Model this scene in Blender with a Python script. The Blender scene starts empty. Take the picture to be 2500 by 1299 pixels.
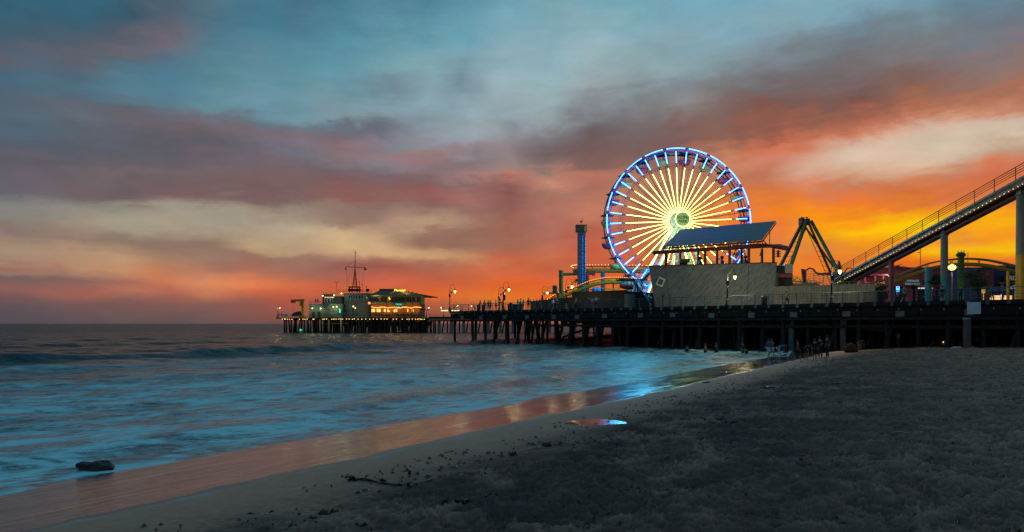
import bpy, math, random
import numpy as np
from mathutils import Vector, Matrix
random.seed(7)
RNG = np.random.RandomState(11)
SC = bpy.context.scene
COL = SC.collection
PI = math.pi
F = 1667.0            # focal length in photo pixels
CZ = 3.2              # camera height over the sea
HOR = 790.0           # horizon row in the photo

# ------------------------------------------------------------------ camera
cam = bpy.data.cameras.new('camera')
cam.sensor_width = 36.0
cam.lens = 36.0 * F / 2500.0
cam.shift_y = (HOR - 649.5) / 2500.0
cam.clip_start = 0.1
cam.clip_end = 60000
camo = bpy.data.objects.new('camera', cam)
camo.location = (0, 0, CZ)
camo.rotation_euler = (PI / 2, 0, 0)
COL.objects.link(camo)
SC.camera = camo

# ------------------------------------------------------------------ render settings
SC.view_settings.view_transform = 'Standard'
SC.view_settings.look = 'None'
SC.view_settings.exposure = 0.0
SC.view_settings.gamma = 1.0
SC.view_settings.use_curve_mapping = False
SC.render.engine = 'CYCLES'
cy = SC.cycles
cy.use_denoising = True
cy.max_bounces = 6
cy.diffuse_bounces = 2
cy.glossy_bounces = 3
cy.transmission_bounces = 4
cy.sample_clamp_indirect = 3.0
cy.sample_clamp_direct = 30.0
cy.blur_glossy = 0.3
cy.caustics_reflective = False
cy.caustics_refractive = False


def s2l(c):
    c = c / 255.0
    return c / 12.92 if c <= 0.04045 else ((c + 0.055) / 1.055) ** 2.4


def lin(rgb, sat=1.0):
    g = 0.3 * rgb[0] + 0.59 * rgb[1] + 0.11 * rgb[2]
    rgb = [g + (c - g) * sat for c in rgb[:3]]
    return (s2l(rgb[0]), s2l(rgb[1]), s2l(rgb[2]), 1.0)


# ------------------------------------------------------------------ dusk sky
SKY = {
 30: [(0,46,98,122),(50,52,95,118),(100,68,96,114),(165,92,98,112),(200,62,105,128),(250,84,99,115),(300,78,104,122),(345,85,95,112),(370,98,92,104),(420,103,95,107),(470,100,97,108),(500,126,126,122),(540,135,132,122),(570,137,114,106),(600,164,138,112),(632,168,136,112),(650,152,102,90),(662,152,116,100),(675,114,92,88),(700,148,92,84),(720,120,86,86),(760,92,80,86),(790,85,77,84)],
 210: [(0,44,106,134),(50,50,100,122),(90,78,95,112),(145,100,98,112),(185,76,108,130),(230,76,115,138),(255,97,103,118),(300,94,106,120),(350,90,92,105),(420,110,98,104),(460,117,95,98),(490,118,105,108),(520,148,142,128),(565,160,141,119),(595,147,118,105),(620,183,145,110),(660,188,135,102),(680,138,100,92),(715,172,95,78),(740,126,86,82),(790,92,78,83)],
 420: [(0,68,98,118),(50,84,98,115),(105,112,98,110),(135,82,112,135),(180,70,128,155),(240,80,128,150),(285,102,106,120),(320,110,96,106),(360,92,91,105),(420,114,95,100),(465,127,92,93),(495,148,125,115),(520,164,152,132),(560,171,155,129),(600,142,114,101),(640,168,125,97),(665,212,126,82),(690,212,116,80),(715,178,96,77),(750,126,86,81),(790,98,80,85)],
 625: [(0,60,122,150),(60,62,128,157),(130,84,135,155),(200,90,144,164),(270,100,148,168),(300,101,112,127),(325,124,106,115),(355,107,107,122),(400,115,96,103),(450,129,92,93),(490,121,92,91),(510,150,129,111),(550,175,155,130),(590,188,160,122),(612,188,150,112),(628,152,108,92),(670,184,106,80),(695,238,125,68),(715,212,101,66),(740,152,87,75),(790,118,80,76)],
 833: [(0,62,125,150),(90,76,144,170),(180,90,154,174),(250,114,155,166),(290,124,154,165),(305,95,112,126),(330,129,102,107),(370,136,114,118),(400,112,96,105),(440,129,87,89),(480,149,91,83),(500,146,115,100),(540,156,117,97),(560,202,168,125),(600,213,174,121),(620,188,140,106),(640,145,90,82),(670,178,95,76),(700,215,92,52),(740,170,85,65),(790,132,82,70)],
 1042: [(0,65,134,158),(90,94,163,180),(170,123,169,180),(240,130,165,176),(290,122,142,156),(340,140,149,161),(362,163,117,117),(400,144,116,122),(440,135,93,93),(470,158,86,83),(500,138,97,89),(550,188,150,111),(565,153,107,90),(590,152,107,87),(620,213,164,110),(640,172,107,82),(670,196,92,64),(700,218,92,46),(720,228,104,42),(745,178,84,58),(790,132,78,70)],
 1250: [(0,100,165,185),(100,130,174,189),(200,150,180,190),(270,145,165,175),(300,132,141,151),(350,145,126,130),(410,150,128,124),(430,205,116,88),(445,170,106,91),(470,141,82,79),(520,155,91,77),(590,170,105,81),(620,203,96,62),(650,215,98,56),(700,228,98,38),(735,232,120,40),(765,205,98,50),(790,165,84,55)],
 1440: [(0,110,169,186),(100,145,180,190),(200,149,165,171),(260,126,130,136),(300,113,100,104),(340,115,89,91),(400,130,93,87),(430,198,111,87),(480,180,105,86),(520,203,115,86),(560,190,92,67),(620,216,92,56),(650,206,92,60),(700,232,102,34),(750,232,112,30),(790,190,90,40)],
 1667: [(0,115,170,190),(80,125,165,180),(170,135,164,174),(215,126,136,145),(265,138,138,137),(300,130,106,102),(340,131,88,83),(370,160,105,87),(430,180,115,95),(480,185,120,95),(530,208,120,72),(580,222,110,60),(640,230,108,48),(700,235,110,30),(750,230,110,30),(790,190,90,40)],
 1875: [(0,115,169,189),(60,129,164,179),(130,125,141,151),(190,116,114,120),(250,121,89,84),(310,144,87,74),(345,213,111,77),(380,205,125,100),(430,196,116,87),(480,215,116,60),(520,244,130,24),(545,236,122,48),(600,231,130,58),(640,231,130,42),(700,234,110,27),(790,200,95,35)],
 2083: [(0,123,167,184),(60,111,140,155),(120,112,116,123),(190,120,99,97),(240,121,83,74),(290,178,101,77),(325,209,130,102),(345,214,173,149),(380,214,189,165),(430,210,165,131),(470,201,121,87),(505,239,116,42),(540,250,150,12),(560,254,190,5),(575,250,162,14),(600,244,150,24),(625,231,130,42),(660,230,124,40),(700,234,110,30),(790,200,95,35)],
 2250: [(0,110,150,165),(60,115,126,133),(120,127,120,122),(180,126,93,84),(240,173,105,77),(280,204,130,101),(305,213,178,158),(350,210,189,165),(410,218,184,154),(440,210,140,102),(480,224,111,47),(520,250,165,8),(540,255,214,2),(560,254,186,6),(580,241,152,38),(600,240,160,30),(625,254,190,6),(645,235,112,30),(700,225,105,35),(790,200,95,35)],
 2430: [(0,101,135,150),(60,110,119,131),(110,127,118,122),(180,149,115,105),(230,170,107,82),(270,208,140,111),(290,209,183,163),(330,211,189,165),(365,191,156,131),(400,218,131,92),(440,214,111,76),(480,224,116,60),(510,244,150,26),(530,254,180,6),(570,249,145,28),(620,254,200,2),(632,244,122,26),(660,224,110,50),(700,215,105,45),(790,195,95,40)],
 315: [(0,58,98,118),(40,52,90,110),(80,78,95,112),(115,105,98,110),(150,80,105,122),(190,74,125,145),(240,78,128,148),(265,95,102,118),(290,108,98,108),(340,92,96,110),(390,98,93,98),(415,118,98,102),(450,105,92,98),(485,118,98,98),(505,145,135,120),(540,160,152,132),(568,165,150,125),(585,140,122,105),(605,145,120,100),(630,195,150,110),(660,205,145,100),(685,175,105,85),(710,195,115,88),(730,135,92,84),(790,98,84,86)],
 520: [(0,78,110,128),(50,72,115,135),(100,70,125,148),(200,85,140,155),(272,95,142,155),(290,108,108,122),(320,115,98,105),(360,98,95,108),(410,118,100,105),(450,125,98,98),(480,122,92,92),(495,140,120,108),(520,158,150,132),(555,168,155,132),(580,160,138,112),(600,140,112,98),(640,155,118,98),(662,160,110,90),(690,222,135,88),(715,200,115,80),(745,135,90,82),(790,105,82,84)],
 730: [(0,66,118,145),(60,70,128,152),(150,80,145,162),(230,95,148,165),(288,110,150,165),(310,105,115,130),(330,125,108,118),(365,110,112,128),(400,118,102,112),(440,130,98,100),(485,125,95,90),(500,140,118,105),(530,155,138,118),(565,190,168,135),(600,188,150,115),(615,195,158,120),(630,155,115,95),(670,170,105,85),(700,230,105,60),(730,190,85,60),(790,125,80,72)],
 940: [(0,70,128,152),(80,85,150,170),(170,110,165,178),(200,105,135,150),(230,110,140,155),(255,125,160,172),(285,120,140,152),(305,98,105,120),(340,130,120,135),(368,150,120,128),(385,128,125,138),(420,125,100,105),(450,138,98,95),(485,155,95,88),(500,145,110,100),(540,165,125,105),(570,195,158,120),(612,215,170,120),(630,175,110,85),(655,160,85,70),(690,215,95,65),(715,215,95,45),(745,180,85,55),(790,135,78,66)],
 1146: [(0,85,150,172),(80,98,165,185),(140,115,165,180),(195,112,140,155),(225,120,150,165),(280,145,175,185),(335,150,160,168),(355,148,135,145),(390,128,115,118),(425,165,120,115),(445,135,100,98),(480,170,105,95),(510,155,105,90),(545,175,130,105),(565,150,105,88),(600,165,115,90),(625,200,140,95),(645,205,105,68),(700,222,98,48),(725,230,115,42),(750,190,92,58),(790,150,80,62)],
 1345: [(0,110,165,182),(80,125,172,188),(180,140,180,190),(250,148,175,180),(290,145,160,165),(330,125,120,125),(370,115,95,98),(410,130,105,102),(440,180,125,105),(465,215,135,105),(490,175,115,95),(520,180,108,90),(580,185,105,85),(625,215,110,68),(660,205,92,60),(700,230,100,42),(750,230,105,36),(790,175,86,50)],
 1550: [(0,112,170,185),(80,128,172,185),(140,140,172,180),(200,140,160,165),(240,125,135,138),(290,120,110,112),(330,118,98,95),(370,122,92,88),(410,150,105,90),(450,195,125,95),(500,195,118,88),(560,190,105,75),(620,215,100,55),(660,220,95,50),(700,235,105,32),(790,185,90,42)],
 1765: [(0,118,170,188),(80,128,170,185),(140,130,155,162),(180,120,130,135),(230,115,110,108),(280,125,100,95),(330,140,95,82),(370,205,130,95),(410,210,135,100),(450,195,120,85),(500,225,118,62),(545,245,125,40),(590,240,130,55),(640,235,120,45),(700,235,110,30),(790,190,90,40)],
 1980: [(0,120,168,185),(50,128,165,178),(100,118,135,145),(150,112,115,118),(200,120,105,105),(260,125,88,80),(300,165,100,75),(340,210,120,88),(365,215,155,128),(410,215,170,145),(450,210,140,110),(490,230,120,60),(525,250,140,15),(560,250,160,15),(600,225,135,50),(630,235,120,40),(660,240,125,30),(700,234,110,27),(790,200,95,35)],
 2170: [(0,118,158,175),(60,112,130,140),(120,118,115,120),(180,125,100,95),(240,150,95,78),(290,195,120,90),(320,215,160,130),(350,220,190,165),(400,222,190,165),(450,215,155,120),(475,215,115,65),(510,240,125,35),(540,255,185,5),(560,255,205,0),(590,250,165,15),(620,250,140,20),(650,240,110,25),(700,230,105,30),(790,200,95,35)],
 2345: [(0,98,132,148),(60,105,120,132),(110,120,120,128),(160,135,115,112),(210,150,105,90),(255,185,115,85),(280,215,150,120),(300,215,185,160),(350,212,192,168),(400,200,165,140),(425,200,130,100),(460,215,115,70),(490,225,120,50),(525,245,160,15),(550,250,170,10),(580,235,140,45),(610,255,190,5),(635,245,150,15),(660,230,115,35),(700,225,108,35),(790,198,95,38)],
}
ZEN = (66, 115, 146)


def build_world():
    w = bpy.data.worlds.new('World')
    SC.world = w
    w.use_nodes = True
    nt = w.node_tree
    N, L = nt.nodes, nt.links
    N.clear()
    out = N.new('ShaderNodeOutputWorld')
    bg = N.new('ShaderNodeBackground')
    L.new(bg.outputs[0], out.inputs[0])
    tc = N.new('ShaderNodeTexCoord')
    sep = N.new('ShaderNodeSeparateXYZ')
    L.new(tc.outputs['Generated'], sep.inputs[0])

    def M(op, a, b=None, c=None):
        n = N.new('ShaderNodeMath')
        n.operation = op
        for i, v in enumerate((a, b, c)):
            if v is None:
                continue
            if isinstance(v, (int, float)):
                n.inputs[i].default_value = v
            else:
                L.new(v, n.inputs[i])
        return n.outputs[0]
    x, y, z = sep.outputs
    az = M('ARCTAN2', x, y)
    zc = M('MINIMUM', M('MAXIMUM', z, -1.0), 1.0)
    el = M('ARCSINE', zc)

    def noise(sx, sy, scale, detail, rough, off=0.0, dist=0.0, shear=0.0):
        cmb = N.new('ShaderNodeCombineXYZ')
        L.new(M('ADD', M('MULTIPLY', az, sx), off), cmb.inputs[0])
        e2 = M('SUBTRACT', el, M('MULTIPLY', az, shear)) if shear else el
        L.new(M('MULTIPLY', e2, sy), cmb.inputs[1])
        n = N.new('ShaderNodeTexNoise')
        n.inputs['Scale'].default_value = scale
        n.inputs['Detail'].default_value = detail
        n.inputs['Roughness'].default_value = rough
        n.inputs['Distortion'].default_value = dist
        L.new(cmb.outputs[0], n.inputs['Vector'])
        return M('SUBTRACT', n.outputs[0], 0.5)
    n1 = noise(1.4, 4.5, 3.0, 5, 0.55, 3.1, 0.4)
    n2 = noise(2.0, 16.0, 3.0, 6, 0.6, 9.7, 0.6, 0.05)
    n3 = noise(1.0, 2.0, 6.0, 5, 0.55, 21.0, 0.8)
    # cloud edges wander: warp the elevation, less near the horizon
    lift = M('MINIMUM', M('ADD', M('MULTIPLY', M('MAXIMUM', el, 0.0), 4.0), 0.16), 1.0)
    warp = M('MULTIPLY', M('ADD', M('MULTIPLY', n1, 0.062), M('MULTIPLY', n2, 0.036)), lift)
    n4 = noise(5.0, 9.0, 3.4, 7, 0.62, 63.0, 0.5)
    e3 = M('ADD', M('ADD', el, warp), M('MULTIPLY', M('MULTIPLY', n4, 0.042), lift))
    azw = M('ADD', az, M('MULTIPLY', n3, 0.09))
    t = M('DIVIDE', e3, PI / 2)

    def ramp(stops):
        r = N.new('ShaderNodeValToRGB')
        els = r.color_ramp.elements
        stops = sorted(stops)
        els[0].position = stops[0][0]
        els[0].color = stops[0][1]
        els[1].position = stops[-1][0]
        els[1].color = stops[-1][1]
        for p, c in stops[1:-1]:
            e = els.new(p)
            e.color = c
        L.new(t, r.inputs[0])
        return r.outputs[0]
    cols = []
    for px, rows in sorted(SKY.items()):
        a = math.atan((px - 1250) / F)
        st = []
        for r in rows:
            e = math.atan((HOR - r[0]) / F * math.cos(a))
            sat = (0.79 if r[0] < 560 else 0.87) if px < 1500 else (0.88 if px < 1720 else 0.94)
            if r[3] < 45: sat = 0.96
            st.append((max(e, 0.0) / (PI / 2), lin(r[1:], sat)))
        tz = st[0][0]
        top = rows[0][1:]
        mid = tuple(0.55 * top[i] + 0.45 * ZEN[i] for i in range(3))
        st.append((tz + 0.12, lin(mid)))
        st.append((0.75, lin(ZEN)))
        cols.append((a, ramp(st)))
    D = 180 / PI
    last = SKY[2430]

    def alt(rows, k, sat, tint=(60, 75, 95)):
        return [(y,) + tuple((c * sat + tint[i] * (1 - sat)) * k for i, c in enumerate((r, g, b))) for y, r, g, b in rows]

    def side(rows):
        st = []
        for r in rows:
            e = math.atan((HOR - r[0]) / F * 0.8)
            st.append((max(e, 0.0) / (PI / 2), lin(r[1:])))
        st.append((0.75, lin(ZEN)))
        return ramp(st)
    cols.append((58 / D, side(alt(last, 0.95, 0.85))))
    cols.append((85 / D, side(alt(SKY[833], 0.9, 0.75))))
    back = [(0, 82, 114, 132), (400, 96, 106, 118), (600, 100, 98, 112), (720, 90, 88, 102), (790, 66, 74, 88)]
    cols.append((125 / D, side(back)))
    cols.insert(0, (-60 / D, side(alt(SKY[30], 0.95, 0.9))))
    cols.insert(0, (-110 / D, side(back)))
    cur = cols[0][1]
    for k in range(1, len(cols)):
        mr = N.new('ShaderNodeMapRange')
        mr.interpolation_type = 'LINEAR'
        mr.inputs['From Min'].default_value = cols[k - 1][0]
        mr.inputs['From Max'].default_value = cols[k][0]
        L.new(azw, mr.inputs['Value'])
        mx = N.new('ShaderNodeMixRGB')
        L.new(mr.outputs[0], mx.inputs[0])
        L.new(cur, mx.inputs[1])
        L.new(cols[k][1], mx.inputs[2])
        cur = mx.outputs[0]
    # fine wispy texture in brightness
    f1 = noise(2.6, 11.0, 3.2, 8, 0.62, 40.0, 0.8, 0.08)
    f2 = noise(4.5, 8.0, 2.6, 8, 0.6, 77.0, 0.4, -0.1)
    g = M('ADD', 1.0, M('ADD', M('MULTIPLY', f1, 0.30), M('MULTIPLY', f2, 0.32)))
    sc = N.new('ShaderNodeVectorMath')
    sc.operation = 'SCALE'
    L.new(cur, sc.inputs[0])
    L.new(g, sc.inputs['Scale'])
    # darker below the horizon
    mr = N.new('ShaderNodeMapRange')
    mr.inputs['From Min'].default_value = -0.02
    mr.inputs['From Max'].default_value = -0.001
    L.new(el, mr.inputs['Value'])
    mx = N.new('ShaderNodeMixRGB')
    L.new(mr.outputs[0], mx.inputs[0])
    mx.inputs[1].default_value = (0.012, 0.02, 0.028, 1)
    L.new(sc.outputs[0], mx.inputs[2])
    L.new(mx.outputs[0], bg.inputs[0])
    bg.inputs[1].default_value = 1.0
    w.cycles.sampling_method = 'MANUAL'
    w.cycles.sample_map_resolution = 1024


build_world()


# ------------------------------------------------------------------ materials
def mat(name, color, rough=0.7, metal=0.0, var=0.25, scale=3.0, bump=0.0, spec=0.4, streak=None):
    m = bpy.data.materials.new(name)
    m.use_nodes = True
    nt = m.node_tree
    N, L = nt.nodes, nt.links
    b = N['Principled BSDF']
    b.inputs['Roughness'].default_value = rough
    b.inputs['Metallic'].default_value = metal
    b.inputs['Specular IOR Level'].default_value = spec
    tc = N.new('ShaderNodeTexCoord')
    mp = N.new('ShaderNodeMapping')
    if streak:
        mp.inputs['Scale'].default_value = streak
    L.new(tc.outputs['Object'], mp.inputs[0])
    n = N.new('ShaderNodeTexNoise')
    n.inputs['Scale'].default_value = scale
    n.inputs['Detail'].default_value = 6
    n.inputs['Roughness'].default_value = 0.65
    L.new(mp.outputs[0], n.inputs['Vector'])
    r = N.new('ShaderNodeValToRGB')
    r.color_ramp.elements[0].position = 0.3
    r.color_ramp.elements[1].position = 0.7
    r.color_ramp.elements[0].color = tuple(c * (1 - var) for c in color[:3]) + (1,)
    r.color_ramp.elements[1].color = tuple(min(1, c * (1 + var)) for c in color[:3]) + (1,)
    L.new(n.outputs[0], r.inputs[0])
    L.new(r.outputs[0], b.inputs['Base Color'])
    if bump:
        bp = N.new('ShaderNodeBump')
        bp.inputs['Strength'].default_value = bump
        bp.inputs['Distance'].default_value = 0.05
        L.new(n.outputs[0], bp.inputs['Height'])
        L.new(bp.outputs[0], b.inputs['Normal'])
    return m


def emat(name, color, strength):
    m = bpy.data.materials.new(name)
    m.use_nodes = True
    b = m.node_tree.nodes['Principled BSDF']
    b.inputs['Base Color'].default_value = tuple(color[:3]) + (1,)
    b.inputs['Emission Color'].default_value = tuple(color[:3]) + (1,)
    b.inputs['Emission Strength'].default_value = strength
    b.inputs['Roughness'].default_value = 0.4
    return m


MT = {}
MT['timber'] = mat('dark_timber', (0.024, 0.022, 0.020), 0.85, var=0.4, scale=2, bump=0.5, streak=(1, 1, 0.3))
MT['pile'] = mat('wet_pile_timber', (0.022, 0.020, 0.018), 0.75, var=0.5, scale=3, bump=0.6, streak=(1, 1, 0.25))
MT['pile_lit'] = mat('teal_lit_pile', (0.3, 0.36, 0.4), 0.7, var=0.3, scale=3, bump=0.4, streak=(1, 1, 0.3))  # pale blue puts the teal light on these posts into their colour
MT['railing'] = mat('painted_rail', (0.10, 0.17, 0.19), 0.5, var=0.3)
MT['bracket'] = mat('bracket_paint', (0.09, 0.15, 0.17), 0.5, var=0.35)
MT['galv'] = mat('galvanised_steel', (0.4, 0.42, 0.42), 0.45, 0.6, var=0.2)
MT['darkmetal'] = mat('dark_metal', (0.035, 0.038, 0.04), 0.5, 0.3, var=0.3)
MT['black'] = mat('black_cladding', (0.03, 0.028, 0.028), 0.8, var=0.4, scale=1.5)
MT['white_paint'] = mat('white_paint', (0.7, 0.72, 0.7), 0.5, var=0.1)
MT['stucco'] = mat('pale_stucco', (0.20, 0.24, 0.19), 0.85, var=0.12, scale=2, bump=0.2)
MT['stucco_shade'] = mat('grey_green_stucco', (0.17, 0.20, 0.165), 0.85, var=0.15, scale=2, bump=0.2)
MT['yellow'] = mat('yellow_paint', (0.40, 0.235, 0.012), 0.4, var=0.12)
MT['green'] = mat('green_paint', (0.02, 0.10, 0.02), 0.45, var=0.15)
MT['blue'] = mat('blue_paint', (0.03, 0.20, 0.55), 0.45, var=0.15)
MT['teal'] = mat('teal_paint', (0.025, 0.20, 0.24), 0.45, var=0.15)
MT['navy'] = mat('navy_paint', (0.03, 0.05, 0.14), 0.55, var=0.2)
MT['red'] = mat('red_paint', (0.34, 0.035, 0.04), 0.5, var=0.15)
MT['pink'] = mat('red_pink_wall', (0.42, 0.06, 0.085), 0.75, var=0.15)
MT['maroon'] = mat('maroon_paint', (0.34, 0.06, 0.08), 0.6, var=0.2)
MT['orange'] = mat('orange_wall', (0.36, 0.15, 0.025), 0.8, var=0.15)
MT['cream'] = mat('cream_wall', (0.48, 0.42, 0.22), 0.8, var=0.12)
MT['roofbrown'] = mat('brown_roof', (0.16, 0.12, 0.06), 0.8, var=0.3)
MT['concrete'] = mat('concrete', (0.22, 0.21, 0.18), 0.85, var=0.25, bump=0.2)
MT['column'] = mat('pale_column_paint', (0.15, 0.16, 0.17), 0.45, var=0.1)
MT['trackgrey'] = mat('grey_blue_steel', (0.30, 0.32, 0.36), 0.5, 0.2, var=0.15)
MT['rust'] = mat('reddish_steel', (0.10, 0.032, 0.024), 0.55, 0.2, var=0.3)
MT['wheelsteel'] = mat('wheel_steel', (0.06, 0.07, 0.10), 0.45, 0.4, var=0.2)
MT['wheelblue'] = mat('wheel_blue_paint', (0.04, 0.09, 0.35), 0.4, 0.1, var=0.15)
MT['wheelwhite'] = mat('wheel_white_paint', (0.55, 0.55, 0.45), 0.5, var=0.15)
MT['hubsign'] = mat('hub_disc_glow_paint', (0.16, 0.20, 0.11), 0.6, var=0.1)
MT['hubsign'].node_tree.nodes['Principled BSDF'].inputs['Emission Color'].default_value = (0.35, 0.5, 0.2, 1)
MT['hubsign'].node_tree.nodes['Principled BSDF'].inputs['Emission Strength'].default_value = 0.14  # the disc is no lamp; a faint glow is added to brighten it
MT['hubtext'] = mat('hub_letter_paint', (0.02, 0.035, 0.01), 0.6, var=0.1)
MT['glass'] = mat('dark_glass', (0.02, 0.025, 0.03), 0.12, var=0.1, spec=0.8)
MT['leaf'] = mat('leaf_green', (0.045, 0.075, 0.025), 0.6, var=0.6, scale=0.8)
MT['leafdark'] = mat('dark_leaf', (0.025, 0.04, 0.02), 0.7, var=0.5, scale=0.8)
MT['bark'] = mat('bark', (0.08, 0.06, 0.045), 0.9, var=0.4, bump=0.5)
MT['kelp'] = mat('wet_kelp', (0.022, 0.012, 0.006), 0.35, var=0.6, scale=8, bump=0.8, spec=0.6)
MT['rock'] = mat('wet_dark_rock', (0.028, 0.016, 0.012), 0.45, var=0.6, scale=5, bump=0.9)
MT['metalroof'] = mat('zinc_roof_sheet', (0.030, 0.065, 0.080), 0.30, 0.0, var=0.3, scale=1.2, spec=0.13)
MT['canvas_blue'] = mat('blue_canvas', (0.05, 0.05, 0.22), 0.8, var=0.2)
MT['sign_frame'] = mat('pale_yellow_sign_frame', (0.85, 0.80, 0.55), 0.5, var=0.05)
MT['canvas_white'] = mat('white_canvas', (0.5, 0.55, 0.62), 0.8, var=0.1)
MT['sign_white'] = mat('blank_sign_board', (0.72, 0.78, 0.80), 0.5, var=0.08)
MT['letters'] = emat('lit_letters', (0.7, 0.6, 0.5), 0.14)
MT['skin'] = mat('skin', (0.35, 0.2, 0.14), 0.6, var=0.1)
MT['hair'] = mat('hair', (0.03, 0.02, 0.015), 0.6, var=0.3)

MT['led_yellow'] = emat('led_warm_white', (1.0, 0.93, 0.17), 6.5)
MT['led_blue'] = emat('led_blue', (0.03, 0.17, 1.0), 15.0)
MT['led_cyan'] = emat('led_cyan', (0.02, 0.30, 0.9), 1.5)
MT['bulb'] = emat('warm_bulb', (1.0, 0.50, 0.10), 3.6)
MT['bulbred'] = emat('amber_bulb', (1.0, 0.27, 0.06), 4.0)
MT['globe'] = emat('lamp_globe', (1.0, 0.66, 0.22), 3.0)
MT['flood'] = emat('flood_lamp', (0.95, 1.0, 0.42), 3.0)
MT['sodium'] = emat('bright_yellow_lamp', (1.0, 0.74, 0.10), 4.0)
MT['neon_green'] = emat('neon_green', (0.02, 0.8, 0.45), 1.3)
MT['neon_yellow'] = emat('neon_yellow', (1.0, 0.62, 0.06), 3.0)
MT['neon_blue'] = emat('neon_blue', (0.05, 0.3, 1.0), 4.0)
MT['win_warm'] = emat('lit_window', (1.0, 0.5, 0.15), 0.9)
MT['win_red'] = emat('red_lit_window', (1.0, 0.25, 0.1), 1.8)
MT['pinklight'] = emat('pink_white_light', (1.0, 0.7, 0.7), 5.0)


# ------------------------------------------------------------------ object helpers
WL = {}          # world translation of each parent


def meta(o, label=None, cat=None, group=None, kind=None):
    if label: o['label'] = label
    if cat: o['category'] = cat
    if group: o['group'] = group
    if kind: o['kind'] = kind
    return o


def thing(name, label, cat, loc=(0, 0, 0), group=None, kind=None, rz=0.0):
    o = bpy.data.objects.new(name, None)
    COL.objects.link(o)
    o.location = loc
    o.rotation_euler = (0, 0, rz)
    o.empty_display_size = 0.2
    WL[o.name] = Vector(loc)
    return meta(o, label, cat, group, kind)


def V(*a):
    return Vector(a)


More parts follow.
